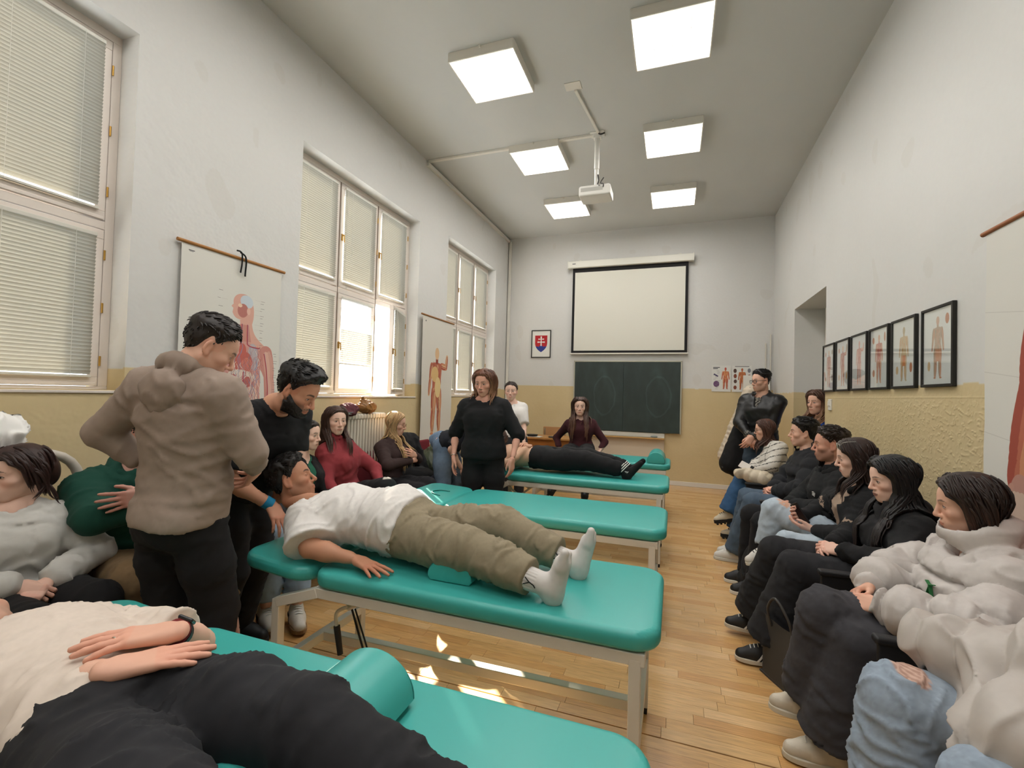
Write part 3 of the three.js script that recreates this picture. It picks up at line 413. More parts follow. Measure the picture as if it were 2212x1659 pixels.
// --- hands, in hand axes: wrist at the origin, fingers along y, palm faces +z; side +1 = left hand, -1 = right hand
function handField(side, c) {
  const th = -side, pr = [], bend = c.bend || [0.35, 0.35, 0.4, 0.45], f2 = c.f2 ?? 1.3, sp = c.spread ?? 0.06;
  const mcp = [[0.030, 0.086], [0.0100, 0.091], [-0.0100, 0.087], [-0.0285, 0.078]], ln = [[0.040, 0.024, 0.020], [0.044, 0.027, 0.021], [0.041, 0.025, 0.020], [0.032, 0.020, 0.018]];
  pr.push(flatCap([0, -0.008, 0], [0, 0.02, 0.002], 0.0205, 0.0175, [1, 0, 0], 1.3, 0.015));
  mcp.forEach(([x, y], i) => {
    const b = bend[i], X = x * th; let p = [X, y, 0.0005];
    pr.push(cap([X * 0.65, 0.012, 0.002], p, 0.0135, 0.0112, 0.014));
    let ang = b, sx = Math.sin((i - 1.4) * -sp * th * -1 * (1 - b * 0.5)), rr = [0.0096, 0.0086, 0.0078];
    ln[i].forEach((L, j) => { const q = [p[0] - sx * L * -1 * 1, p[1] + Math.cos(ang) * L, p[2] + Math.sin(ang) * L]; q[0] = p[0] + (1.4 - i) * sp * th * L * 1.0; pr.push(cap(p, q, rr[j] * (i === 3 ? 0.88 : 1), (rr[j + 1] ?? 0.0068) * (i === 3 ? 0.88 : 1), 0.004)); p = q; ang += b * f2 * (j ? 0.7 : 1); });
  });
  const t = c.thumb ?? 0.5; let a = [0.022 * th, 0.020, 0.008], b2 = [(0.046 - 0.012 * t) * th, 0.052, 0.016 + 0.016 * t], c2 = [(0.060 - 0.030 * t) * th, 0.080 - 0.002 * t, 0.020 + 0.022 * t], d2 = [(0.066 - 0.050 * t) * th, 0.104 - 0.008 * t, 0.022 + 0.022 * t];
  pr.push(cap(a, b2, 0.0165, 0.0120, 0.016), cap(b2, c2, 0.0110, 0.0094, 0.005), cap(c2, d2, 0.0094, 0.0074, 0.004));
  return { prims: pr, margin: 0.01 };
}
function basis(y, z) { y = unit(y); z = unit(add(z, y, -dot(y, z))); const x = cross(y, z); return new THREE.Matrix4().makeBasis(V(...x), V(...y), V(...z)); }
function ik(a, c, l1, l2, pole) { const d = subv(c, a); let L = len(d); const u = unit(d), R = (l1 + l2) * 0.998; if (L > R) { c = add(a, u, R); L = R; } const x = (l1 * l1 - l2 * l2 + L * L) / (2 * L), h = Math.sqrt(Math.max(0, l1 * l1 - x * x)), q = unit(add(pole, u, -dot(pole, u))); return [add(add(a, u, x), q, h), c]; }
// --- trunks: half widths and depths from the crotch (t < 0) to the base of the neck (t = 1)
const SECT = {
  f: [[-0.20, 0.060, 0.060], [-0.12, 0.140, 0.105], [0.0, 0.166, 0.116], [0.16, 0.156, 0.108], [0.34, 0.130, 0.094], [0.52, 0.136, 0.100], [0.72, 0.150, 0.112], [0.86, 0.150, 0.095], [0.95, 0.120, 0.074], [1.02, 0.070, 0.056], [1.06, 0.050, 0.048]],
  m: [[-0.20, 0.060, 0.060], [-0.12, 0.135, 0.100], [0.0, 0.160, 0.112], [0.16, 0.158, 0.110], [0.34, 0.152, 0.104], [0.52, 0.164, 0.112], [0.72, 0.182, 0.124], [0.86, 0.180, 0.104], [0.95, 0.145, 0.082], [1.02, 0.085, 0.064], [1.06, 0.058, 0.054]],
};
function trunk(F, tab, ease, o = {}) {
  const { O, u, v, w, L, s } = F, t0 = o.from ?? -0.2, t1 = o.to ?? 1.06, bend = F.bend || 0, fat = F.fat || 0, wide = (o.wide || 1) * (F.wide || 1);
  const sect = (t) => { t = clamp(t, tab[0][0], tab[tab.length - 1][0]); for (let i = 1; i < tab.length; i++) if (t <= tab[i][0]) { const q = sstep(0, 1, (t - tab[i - 1][0]) / (tab[i][0] - tab[i - 1][0])); return [mix(tab[i - 1][1], tab[i][1], q), mix(tab[i - 1][2], tab[i][2], q)]; } return [0.05, 0.05]; };
  return { k: 0.035, ax: v, trunk: 1, f(x, y, z) {
    x -= O[0]; y -= O[1]; z -= O[2]; const a = x * u[0] + y * u[1] + z * u[2], b = x * v[0] + y * v[1] + z * v[2]; let c = x * w[0] + y * w[1] + z * w[2]; const t = b / L, tc = clamp(t, t0, t1);
    const belly = fat * Math.exp(-(((tc - 0.22) / 0.22) ** 2)); c += bend * Math.sin(clamp(tc, 0, 1) * Math.PI) - belly * 0.5 - (tc > 0.85 ? 0 : 0.012 * s); let [wd, dp] = sect(tc); wd = (wd * wide + belly * 0.5) * s + ease + (o.flare || 0) * (1 - sstep(t0, t0 + 0.5, tc)); dp = (dp + belly * 0.6) * s + ease + (o.flare || 0) * (1 - sstep(t0, t0 + 0.5, tc));
    const X = a / wd, Y = c / dp, k0 = Math.sqrt(X * X + Y * Y), k1 = Math.sqrt((X / wd) ** 2 + (Y / dp) ** 2), d = k1 < 1e-6 ? -Math.min(wd, dp) : k0 * (k0 - 1) / k1, e = Math.max(t0 - t, t - t1) * L;
    return e > 0 ? (d > 0 ? Math.hypot(d, e) : Math.max(d, e)) : Math.max(d * 0.9, e);
  } };
}
// a sleeve or trouser leg: a cone with a flat open end at b
function sleeve(a, b, ra, rb, k = 0.03, inset = 0) {
  const d = subv(b, a), L = len(d), n = unit(d);
  return { k, ax: n, f(x, y, z) { const px = x - a[0], py = y - a[1], pz = z - a[2], h = px * n[0] + py * n[1] + pz * n[2], t = clamp(h / L, 0, 1), qx = px - t * L * n[0], qy = py - t * L * n[1], qz = pz - t * L * n[2], hh = Math.max(0, h - L), rx = qx - hh * n[0], ry = qy - hh * n[1], rz = qz - hh * n[2]; const rd = Math.sqrt((h < 0 ? qx * qx + qy * qy + qz * qz : rx * rx + ry * ry + rz * rz)) - mix(ra, rb, t); return Math.max(rd, h - L); } };
}
function folds(x, y, z, ax, seed, fl, fh) { let X = x * fl, Y = y * fl, Z = z * fl; if (ax) { const s = (x * ax[0] + y * ax[1] + z * ax[2]) * (fh - fl); X += ax[0] * s; Y += ax[1] * s; Z += ax[2] * s; } const w = noise(X * 0.4 + seed, Y * 0.4, Z * 0.4); const n = noise(X + w + seed, Y + w, Z - w), r = Math.max(0, 1 - Math.abs(n) * 2.6); return r * r * (0.55 + 0.9 * w) - 0.12; }
function weave(c, amt, seed, f = 60) { return (x, y, z) => { const n = 1 + amt * (noise(x * f + seed, y * f, z * f) + 0.6 * noise(x * 9, y * 9 + seed, z * 9)); return [c[0] * n, c[1] * n, c[2] * n]; }; }

function person(S) {
  const s = (S.h || 1.7) / 1.7, g = S.g || 'm', lod = S.lod || 1, male = g === 'm';
  const group = thing('person', S.label, 'person', [0, 0, 0], 0, undefined);
  const P = { g, ...S.face }; P.skin = P.skin || SKIN.fair; P.hairc = S.hair ? S.hair.color : lin('#2a1c14');
  // frames
  const hd = S.head, yaw = (hd.yaw || 0) * D, pit = (hd.pitch || 0) * D;
  const hf = hd.f ? unit(hd.f) : [Math.sin(yaw) * Math.cos(pit), -Math.sin(pit), Math.cos(yaw) * Math.cos(pit)];
  let hu = hd.up ? hd.up : [0, 1, 0]; if (hd.roll) { const side = cross(hu, hf); hu = add(hu, side, Math.tan(hd.roll * D)); }
  hu = unit(add(hu, hf, -dot(hu, hf)));
  const hs = s * (hd.size || 1), HM = basis(hu, hf).scale(V(hs, hs, hs)).setPosition(...hd.at);
  const neck = S.neck || add(add(hd.at, lerp3(hu, S.up || [0, 1, 0], 0.5), -0.195 * s), hf, -0.045 * s);
  const O = S.pelvis, v = unit(subv(neck, O)), L = len(subv(neck, O)), ty = S.fwd;
  let w = typeof ty === 'number' ? [Math.sin(ty * D), 0, Math.cos(ty * D)] : ty; w = unit(add(w, v, -dot(w, v))); const u = cross(v, w);
  const F = { O, u, v, w, L, s, bend: S.bend || 0, fat: S.fat || 0, wide: S.wide || 1 };
  const shW = (male ? 0.172 : 0.150) * s * (S.wide || 1), ls = S.lshift || [0, 0], rs = S.rshift || [0, 0];
  const shd = { L: add(add(add(neck, v, -0.055 * s + ls[1]), u, shW), w, ls[0] - 0.01), R: add(add(add(neck, v, -0.055 * s + rs[1]), u, -shW), w, rs[0] - 0.01) };
  const hu2 = S.hipYaw ? [Math.cos(S.hipYaw * D), 0, -Math.sin(S.hipYaw * D)] : u;
  const hip = { L: add(O, hu2, 0.088 * s), R: add(O, hu2, -0.088 * s) };
  const arm = {}, leg = {};
  for (const q of ['L', 'R']) {
    const a = S['arm' + q] || {}, sd = q === 'L' ? 1 : -1, h0 = a.hand || add(add(add(shd[q], v, -0.50 * s), u, sd * 0.05), w, 0.08);
    const [e, h] = a.elbow ? [a.elbow, h0] : ik(shd[q], h0, 0.285 * s, 0.25 * s, a.pole || add(add(mul3(u, [sd, sd, sd]), w, -0.8), v, -0.6));
    const fd = unit(subv(h, e)); arm[q] = { s: shd[q], e, h, dir: a.dir ? unit(a.dir) : fd, palm: a.palm || add(mul3(u, [-sd, -sd, -sd]), w, 0.1), c: a, none: a.none };
    const l = S['leg' + q] || {}, f0 = l.foot || add(hip[q], [0, -1, 0], 0.80 * s);
    const [kn, an] = l.knee ? [l.knee, f0] : ik(hip[q], f0, 0.42 * s, 0.41 * s, l.pole || w);
    leg[q] = { h: hip[q], k: kn, a: an, toe: l.toe ? unit(l.toe) : unit([w[0], 0, w[2]]), up: l.up || [0, 1, 0], none: l.none };
  }
  // bare body: trunk, limbs, neck
  const aR = male ? [0.050, 0.041, 0.037, 0.0255] : [0.041, 0.034, 0.031, 0.0215], lR = male ? [0.086, 0.058, 0.050, 0.034] : [0.084, 0.054, 0.047, 0.031], fatA = 1 + (S.fat || 0) * 2.2;
  const tab = SECT[g], sh = add(neck, v, 0.02 * s);
  const limbPrims = (ez, al) => ['L', 'R'].flatMap((q) => [cap(arm[q].s, arm[q].e, aR[0] * s * fatA + ez, aR[1] * s * fatA + ez, 0.045), ...(al ? [] : [cap(arm[q].e, lerp3(arm[q].e, arm[q].h, 0.35), aR[1] * s * 0.96 * fatA, aR[2] * 1.06 * s * fatA, 0.02), cap(lerp3(arm[q].e, arm[q].h, 0.35), lerp3(arm[q].e, arm[q].h, 0.80), aR[2] * 1.06 * s * fatA, aR[3] * 1.08 * s, 0.02), flatCap(lerp3(arm[q].e, arm[q].h, 0.80), arm[q].h, aR[3] * s, aR[3] * 0.80 * s, unit(cross(arm[q].dir, arm[q].palm)), 1.22, 0.02)])]);
  const bodyPrims = [trunk(F, tab, -0.004, { from: -0.12 }), cap(sh, add(hd.at, add(mul3(hu, [-0.09 * s, -0.09 * s, -0.09 * s]), hf, -0.03 * s)), (male ? 0.058 : 0.048) * s, (male ? 0.054 : 0.045) * s, 0.03),
    ...['L', 'R'].map((q) => cap(add(sh, v, 0.01), lerp3(sh, arm[q].s, 0.8), 0.040 * s, 0.035 * s, 0.05)), ...limbPrims(0, false),
    ...['L', 'R'].flatMap((q) => [cap(leg[q].h, leg[q].k, lR[0] * s * 0.96, lR[1] * s, 0.03), cap(leg[q].k, lerp3(leg[q].k, leg[q].a, 0.3), lR[1] * s * 0.94, lR[2] * s * 1.05, 0.02), cap(lerp3(leg[q].k, leg[q].a, 0.3), leg[q].a, lR[2] * 1.05 * s, lR[3] * s, 0.02)])];
  const bodyF = { prims: bodyPrims, margin: 0.02 }, tone = (x, y, z) => { const n = 1 + 0.07 * noise(x * 25, y * 25, z * 25); return [P.skin[0] * n, P.skin[1] * n, P.skin[2] * n]; };
  const pts = [add(neck, v, 0.06), O, ...['L', 'R'].flatMap((q) => [arm[q].s, arm[q].e, arm[q].h, leg[q].h, leg[q].k, leg[q].a])], headIn = HM.clone().invert(), tv = V(0, 0, 0);
  const [lo, hi] = boundsOf([...pts, hd.at], 0.16 * s);
  const inHead = (x, y, z) => { tv.set(x, y, z).applyMatrix4(headIn); return tv.y > -0.072 && tv.length() < 0.13; };
  const geos = [meshField(bodyF, lo, hi, 0.019 * Math.sqrt(lod), tone, inHead)];
  const headG = S.noHead ? null : meshField(headField(P), [-0.10, -0.18, -0.135], [0.10, 0.135, 0.125], 0.0038 * lod, faceColor(P));
  if (headG) geos.push(...[headG, ...eyes(P)].map((q) => q.applyMatrix4(HM)));
  for (const q of ['L', 'R']) if (!arm[q].none) {
    const hF = handField(q === 'L' ? 1 : -1, arm[q].c), gg = meshField(hF, [-0.095, -0.055, -0.06], [0.095, 0.20, 0.125], 0.0043 * Math.min(lod, 2.4), (x, y, z) => mul3(P.skin, y > 0.08 ? [1.0, 0.86, 0.84] : [1, 0.95, 0.94]));
    const scl = s * (male ? 1.0 : 0.92); geos.push(gg.applyMatrix4(basis(arm[q].dir, arm[q].palm).scale(V(scl, scl, scl)).setPosition(...arm[q].h)));
  }
  const body = part('body', merge(geos), skinMat, group);
  // garments
  const surfaces = [bodyF]; const garb = (name, T, prims, cuts, mod, col, mat, cell, label) => { const FF = { prims, cuts, mod, margin: 0.035 }; const [l2, h2] = boundsOf(T, 0.26 * s); const m = part(name, meshField(FF, l2, h2, cell, col), mat, group); if (label) m.userData.label = label; surfaces.push(FF); return m; };
  const foldMod = (amp, seed, fl = 7, fh = 17) => (d, x, y, z, near) => (Math.abs(d) > 0.028 ? d : d - amp * (1.35 * folds(x, y, z, near && near.ax, seed, fl, fh) + 0.45 * folds(x, y, z, near && near.ax, seed + 9, fl * 1.9, fh * 1.9)));
  if (S.pants) {
    const T = S.pants, e = T.ease ?? 0.012, r1 = (T.knee ?? 0.066) * s, r2 = (T.hem ?? 0.062) * s, top = T.top ?? 0.18;
    const prims = [trunk(F, tab, T.waist ?? Math.min(e, 0.006), { from: -0.12, to: top })];
    for (const q of ['L', 'R']) { if (leg[q].none) continue; const end = lerp3(leg[q].k, leg[q].a, T.len ?? 0.97), thigh = lerp3(leg[q].h, leg[q].k, 0.5); prims.push({ ...cap(lerp3(leg[q].h, leg[q].k, 0.12), thigh, lR[0] * s + e * 0.7, (lR[0] + lR[1]) / 2 * s + e + 0.012, 0.05) }, cap(thigh, leg[q].k, (lR[0] + lR[1]) / 2 * s + e + 0.012, r1, 0.03), sleeve(leg[q].k, end, r1, r2, 0.02)); }
    if (!T.lying) prims.push(ell(add(add(O, w, -0.04 * s), v, -0.03), [0.14 * s, 0.10 * s, 0.10 * s], 0.05));
    const fm = foldMod(T.fold ?? 0.007, (S.seed || 1) * 3.7, T.fl ?? 8, T.fh ?? 20), base = weave(T.color, T.weave ?? 0.12, S.seed || 1, 90), fade2 = T.fade || 0, kn = ['L', 'R'].map((q) => lerp3(leg[q].h, leg[q].k, 0.75));
    const col = (x, y, z) => { let c = base(x, y, z); if (fade2) { const d = Math.min(...kn.map((k) => Math.hypot(x - k[0], y - k[1] - 0.06, z - k[2]))); c = mixc(c, T.fadeTo, fade2 * Math.exp(-((d / 0.16) ** 2)) * (0.75 + 0.5 * noise(x * 30, y * 30, z * 30))); } return T.paint ? T.paint(c, x, y, z) : c; };
    garb(T.name || 'trousers', ['L', 'R'].flatMap((q) => [leg[q].h, leg[q].k, leg[q].a]).concat([O, add(O, v, top * L)]), prims, T.cuts, fm, col, T.mat || clothMat, (T.cell ?? 0.0112) * Math.pow(lod, 0.95), T.label);
  }
  const frame = { F, neck, shd, arm, leg, hip, HM, hu, hf, s, P, group, headAt: hd.at };
  const tops = S.tops || (S.top ? [S.top] : []);
  for (const T of tops) {
    const e = T.ease ?? 0.012, slv = T.sleeve ?? 1, from = T.from ?? -0.02, prims = [trunk(F, tab, e, { from, to: T.to ?? 1.0, flare: T.flare, wide: T.wide })];
    for (const q of ['L', 'R']) {
      const A = arm[q], r0 = aR[0] * s * fatA + e + 0.006, r1 = aR[1] * s * fatA + (T.arm ?? e), r2 = aR[3] * s + (T.cuff ?? 0.012);
      prims.push(cap(lerp3(sh, A.s, 0.15), A.s, 0.040 * s + e, r0 * 0.96, 0.05));
      if (slv >= 1) { const end = lerp3(A.e, A.h, T.reach ?? 0.97), m2 = lerp3(A.e, end, 0.85); prims.push(cap(A.s, A.e, r0, r1, 0.045), cap(A.e, m2, r1, r2 + (T.puff ?? 0.006), 0.02), sleeve(m2, end, r2 + (T.puff ?? 0.006) * 0.6, r2, 0.012)); }
      else if (slv > 0.5) { const end = lerp3(A.e, A.h, (slv - 0.5) * 2); prims.push(cap(A.s, A.e, r0, r1, 0.045), sleeve(A.e, end, r1, r1 * 0.95, 0.02)); }
      else if (slv > 0) { const end = lerp3(A.s, A.e, slv * 2); prims.push(sleeve(A.s, end, r0, r0 * 0.98 + (T.open ?? 0.012), 0.05)); }
    }
    if (g === 'f' && T.bust !== 0) for (const q of [-1, 1]) prims.push(ell(add(add(add(O, v, 0.66 * L), u, q * 0.066 * s), w, 0.062 * s), [0.066 * s + e * 0.8, 0.070 * s + e * 0.8, 0.058 * s + e * 0.8], 0.07));
    if (T.collar) prims.push(cap(add(add(neck, v, 0.01 * s), w, -0.01), add(add(neck, v, T.collar * s), w, 0.004), 0.066 * s + e, 0.068 * s + e, 0.02));
    if (from < 0 && T.seat !== false) prims.push(ell(add(add(O, w, -0.04 * s), v, -0.01), [0.145 * s + e, 0.10 * s, 0.10 * s + e], 0.05));
    const nr = (T.neckR ?? (male ? 0.066 : 0.064)) * s, cuts = [cap(add(add(neck, v, 0.012 * s), w, T.hood || T.collar ? 0.012 : 0.004), add(add(neck, v, 0.22 * s), w, 0.05), nr, nr * 1.5, 0.008)];
    if (T.hem !== false) cuts.push({ k: 0.005, f: (x, y, z) => (x - O[0]) * v[0] + (y - O[1]) * v[1] + (z - O[2]) * v[2] > from * L + 0.15 ? 1 : (x - O[0]) * v[0] + (y - O[1]) * v[1] + (z - O[2]) * v[2] - from * L + (Math.hypot(x - O[0], y - O[1], z - O[2]) > 0.34 * s ? 1 : 0) });
    if (T.drop) cuts.push(cap(add(add(neck, v, 0.02), w, 0.06 * s), add(add(neck, v, -T.drop * s), w, 0.15 * s), 0.045 * s, 0.02 * s, 0.01));
    if (T.openFront) { const wf = T.openFront * s; cuts.push({ k: 0.012, f(x, y, z) { x -= O[0]; y -= O[1]; z -= O[2]; const a = x * u[0] + y * u[1] + z * u[2], c = x * w[0] + y * w[1] + z * w[2]; return Math.max(Math.abs(a) - wf, -c, c - 0.19 * s); } }); }
    if (T.cuts) cuts.push(...T.cuts(frame));
    if (T.more) prims.push(...T.more(frame));
    const fm = foldMod(T.fold ?? 0.007, (S.seed || 1) * 5.3 + 2, T.fl ?? 6, T.fh ?? 15), q0 = dot(O, v);
    const mod = T.quilt ? (d, x, y, z, near) => { if (Math.abs(d) > 0.045) return d; const ax = (near && near.ax) || v, c = (x * ax[0] + y * ax[1] + z * ax[2]) * T.quilt + 0.22 * noise(x * 6, y * 6, z * 6); const f = c - Math.round(c), seam = Math.exp(-((f / (T.quilt * 0.0075)) ** 2)); return fm(d, x, y, z, near) - (T.puffy ?? 0.013) * (0.9 * Math.pow(Math.abs(Math.sin(c * Math.PI)), 0.8) - 0.55 - 0.55 * seam); } : fm;
    const base = weave(T.color, T.weave ?? 0.06, (S.seed || 1) + 11, 80), col = T.paint ? (x, y, z) => { const p = [x - O[0], y - O[1], z - O[2]]; return T.paint(base(x, y, z), dot(p, u), dot(p, v) / L, dot(p, w), x, y, z); } : base;
    garb(T.name || 'shirt', [neck, O, add(O, v, from * L), ...['L', 'R'].flatMap((q) => [arm[q].s, arm[q].e, slv > 0.5 ? arm[q].h : arm[q].e])], prims, cuts, mod, col, T.mat || clothMat, (T.cell ?? 0.0112) * Math.pow(lod, 0.95), T.label);
  }
  for (const T of tops) if (T.hood) {
    const k = s * (typeof T.hood === 'number' ? T.hood : 1), at = (i) => { const a = i * 36 * D, c = Math.cos(a); return add(add(add(neck, v, (0.026 + 0.044 * Math.max(0, c) - 0.030 * Math.max(0, -c)) * k), u, Math.sin(a) * 0.094 * k), w, (-c * 0.080 + 0.012) * k); }, prims = [];
    for (let i = -4; i < 4; i++) prims.push(cap(at(i), at(i + 1), (0.034 - 0.002 * Math.abs(i)) * k, (0.034 - 0.002 * Math.abs(i + 1)) * k, 0.03));
    prims.push(ell(add(add(neck, v, -0.052 * k), w, -0.118 * k), [0.112 * k, 0.088 * k, 0.050 * k], 0.03, [u, v, w]), cap(add(add(add(neck, v, -0.135 * k), w, -0.125 * k), u, -0.02), add(add(add(neck, v, -0.135 * k), w, -0.125 * k), u, 0.02), 0.022 * k, 0.022 * k, 0.02));
    const e = T.ease ?? 0.012, cuts = null, base = weave(T.color, T.weave ?? 0.06, 3, 80), [l2, h2] = boundsOf([add(neck, w, -e), add(neck, v, -0.06)], 0.24 * k);
    part('hood', meshField({ prims: prims.map((q) => ({ ...q })), cuts, margin: 0.03, mod: foldMod(0.010, 4.4 + (S.seed || 1), 9, 9) }, l2, h2, (T.cell ?? 0.0112) * Math.pow(lod, 0.95), base), T.mat || clothMat, group);
  }
  // shoes
  if (S.shoes) for (const q of ['L', 'R']) if (!leg[q].none) shoe(S.shoes, leg[q], s, male, group, lod);
  // hair
  if (S.hair && !S.noHead) {
    const H = S.hair, list = [hairCap(P, H, 0.0054 * lod).applyMatrix4(HM)]; if (!H.locks) list.push(hairTufts(P, H, Math.round((H.n ?? 420) / lod)).applyMatrix4(HM));
    if (H.locks) { const outer = (x, y, z) => { let d = 1; for (const f of surfaces) d = Math.min(d, fieldAt(f, x, y, z)); return d; }; list.push(hairLocks(P, { color: H.color, tip: H.tip, seed: S.seed, ...H.locks }, HM, H.locks.free ? null : outer).applyMatrix4(HM)); }
    part('hair', merge(list), hairMat, group);
    if (H.beard) { const hF = headField(P), B = { prims: [{ k: 0.01, f: (x, y, z) => { const ax = Math.abs(x), reg = Math.max(y + 0.010 + Math.max(0, z - 0.004) * 0.62, -y - 0.122, -z - (y < -0.05 ? 0.016 : 0.002)), mouth = Math.hypot(x / 1.9, y + 0.069) - 0.0100, must = Math.max(Math.abs(y + 0.0555) - 0.006, ax - 0.027, 0.07 - z); return fieldAt(hF, x, y, z) - H.beard * sstep(0.004, -0.022, Math.min(smax(reg, -mouth, 0.006), must)) * (1 + 0.35 * noise(x * 150, y * 150, z * 150)) + 0.003; } }], margin: 0.03, hollow: true }; part('beard', meshField(B, [-0.1, -0.15, -0.03], [0.1, 0.01, 0.13], 0.0036 * lod, (x, y, z) => mixc(H.color, mul3(H.color, [2, 1.8, 1.7]), 0.4 + noise(x * 200, y * 200, z * 200)), (x, y, z) => fieldAt(hF, x, y, z) < -0.001).applyMatrix4(HM), hairMat, group); }
  }
  if (S.glasses) { const G = S.glasses, list = []; for (const sd of [-1, 1]) { const ring = []; for (let i = 0; i <= 20; i++) { const a = i / 20 * 2 * Math.PI, c = Math.cos(a), n = Math.sin(a), k = G.round ? 1 : Math.pow(Math.abs(c) ** 4 + Math.abs(n) ** 4, -0.25); ring.push([sd * 0.0335 + c * 0.0245 * k * 0.95, -0.004 + n * 0.0185 * k * 0.95 + (G.y || 0), 0.100 - Math.abs(sd * 0.0335 + c * 0.0245) * 0.09 + (G.z || 0)]); } list.push(tubeOf(ring, G.r ?? 0.0022, 40, 5)); list.push(tubeOf([[sd * 0.058, 0.004 + (G.y || 0), 0.094 + (G.z || 0)], [sd * 0.074, 0.006 + (G.y || 0) * 1.2, 0.05], [sd * 0.080, 0.006 + (G.y || 0) * 1.2, -0.012]], (G.r ?? 0.0022) * 0.8, 12, 5)); } list.push(tubeOf([[-0.010, 0.002 + (G.y || 0), 0.1 + (G.z || 0)], [0, 0.005 + (G.y || 0), 0.102 + (G.z || 0)], [0.010, 0.002 + (G.y || 0), 0.1 + (G.z || 0)]], 0.0018, 6, 5)); const gl = part('glasses', merge(list).applyMatrix4(HM), G.mat || std({ color: 0x17161a, roughness: 0.35 }), group); for (const sd of [-1, 1]) { const le = new THREE.CircleGeometry(0.021, 20).scale(1.05, 0.8, 1).rotateY(sd * 0.09).translate(sd * 0.0335, -0.004 + (G.y || 0), 0.0975 + (G.z || 0)).applyMatrix4(HM); part('lens', le, G.lens || new THREE.MeshPhysicalMaterial({ transmission: 1, roughness: 0.02, thickness: 0, ior: 1.3, color: 0xf4f6f8 }), gl); } }
  if (S.extra) S.extra(frame);
  return frame;
}
function shoe(T, leg, s, male, group, lod) {
  const k = s * (male ? 1.05 : 0.95) * (T.size || 1), boot = T.boot, M = (() => { const z = unit(leg.toe), up = unit(add(leg.up, z, -dot(leg.up, z))); return basis(up, z); })().scale(V(k, k, k)).setPosition(...leg.a), Y = -0.085;
  const prims = [cap([0, Y + 0.045, -0.035], [0, Y + 0.048, 0.05], 0.037, 0.040, 0.03), cap([0, Y + 0.046, 0.05], [0.002, Y + 0.034, 0.135], 0.042, 0.034, 0.03), cap([0, Y + 0.06, -0.022], [0, Y + (boot ? 0.19 : 0.098), -0.012], 0.038, boot ? 0.047 : 0.036, 0.03), cap([0, Y + 0.085, 0.0], [0, Y + 0.058, 0.085], 0.030, 0.028, 0.03)];
  const F = { prims, cuts: [{ k: 0.004, f: (x, y) => y - Y - 0.020 }], margin: 0.01 };
  const c1 = T.color, c2 = T.toe || c1, col = (x, y, z) => { const n = 1 + 0.08 * noise(x * 80, y * 80, z * 80), c = z > 0.075 && y < Y + 0.06 ? c2 : c1; return [c[0] * n, c[1] * n, c[2] * n]; };
  const up = part('shoe', meshField(F, [-0.07, Y - 0.01, -0.10], [0.07, Y + (boot ? 0.25 : 0.15), 0.19], 0.0070 * Math.sqrt(lod), col).applyMatrix4(M), shoeMat, group);
  const sh = new THREE.Shape(); sh.moveTo(-0.034, -0.05); sh.bezierCurveTo(-0.036, -0.095, 0.036, -0.095, 0.036, -0.05); sh.bezierCurveTo(0.034, 0.0, 0.046, 0.06, 0.044, 0.10); sh.bezierCurveTo(0.042, 0.19, -0.030, 0.19, -0.042, 0.10); sh.bezierCurveTo(-0.046, 0.06, -0.034, 0.0, -0.034, -0.05);
  const th = T.thick ?? 0.024, so = new THREE.ExtrudeGeometry(sh, { depth: th - 0.006, bevelEnabled: true, bevelThickness: 0.003, bevelSize: 0.004, bevelSegments: 2, curveSegments: 10 }).rotateX(Math.PI / 2).translate(0, Y + 0.024 + (th > 0.03 ? 0.006 : 0), 0).scale(1, 1, 1);
  const solo = [so]; if (boot) for (let i = 0; i < 6; i++) for (const q of [-1, 1]) solo.push(box(0.036, 0.014, 0.022, q * 0.024, Y + 0.024 - th, -0.06 + i * 0.040, 0.003));
  part('sole', merge(solo).applyMatrix4(M), T.soleMat || std({ color: T.sole ?? 0xd8d2c6, roughness: 0.8 }), up);
  if (T.laces !== undefined) { const g = []; for (let i = 0; i < (boot ? 6 : 5); i++) { const z = boot && i > 2 ? 0.026 : 0.085 - i * 0.020, y = boot && i > 2 ? Y + 0.10 + (i - 3) * 0.028 : Y + 0.093 + i * 0.0075, zz = boot && i > 2 ? 0.034 : z; g.push(tubeOf([[-0.024, y - 0.008, zz - 0.006], [0, y + 0.004, zz + 0.004], [0.024, y - 0.006, zz + 0.002]], 0.0032, 8, 5)); } part('laces', merge(g).applyMatrix4(M), std({ color: T.laces, roughness: 0.9 }), up); }
  if (T.stripes !== undefined) for (let i = 0; i < 3; i++) for (const q of [-1, 1]) { const pts = []; for (let j = 0; j <= 4; j++) { const y = Y + 0.026 + j * 0.011, z = 0.052 - i * 0.024 - j * 0.007; let x = 0.07; while (x > 0 && fieldAt(F, q * x, y, z) > 0.0015) x -= 0.001; pts.push([q * x, y, z]); } part('stripe', merge(pts.slice(0, -1).map((p, j) => bar(p, pts[j + 1], 0.011, 0.004, [q, 0, 0]))).applyMatrix4(M), std({ color: T.stripes, roughness: 0.7 }), up); }
}
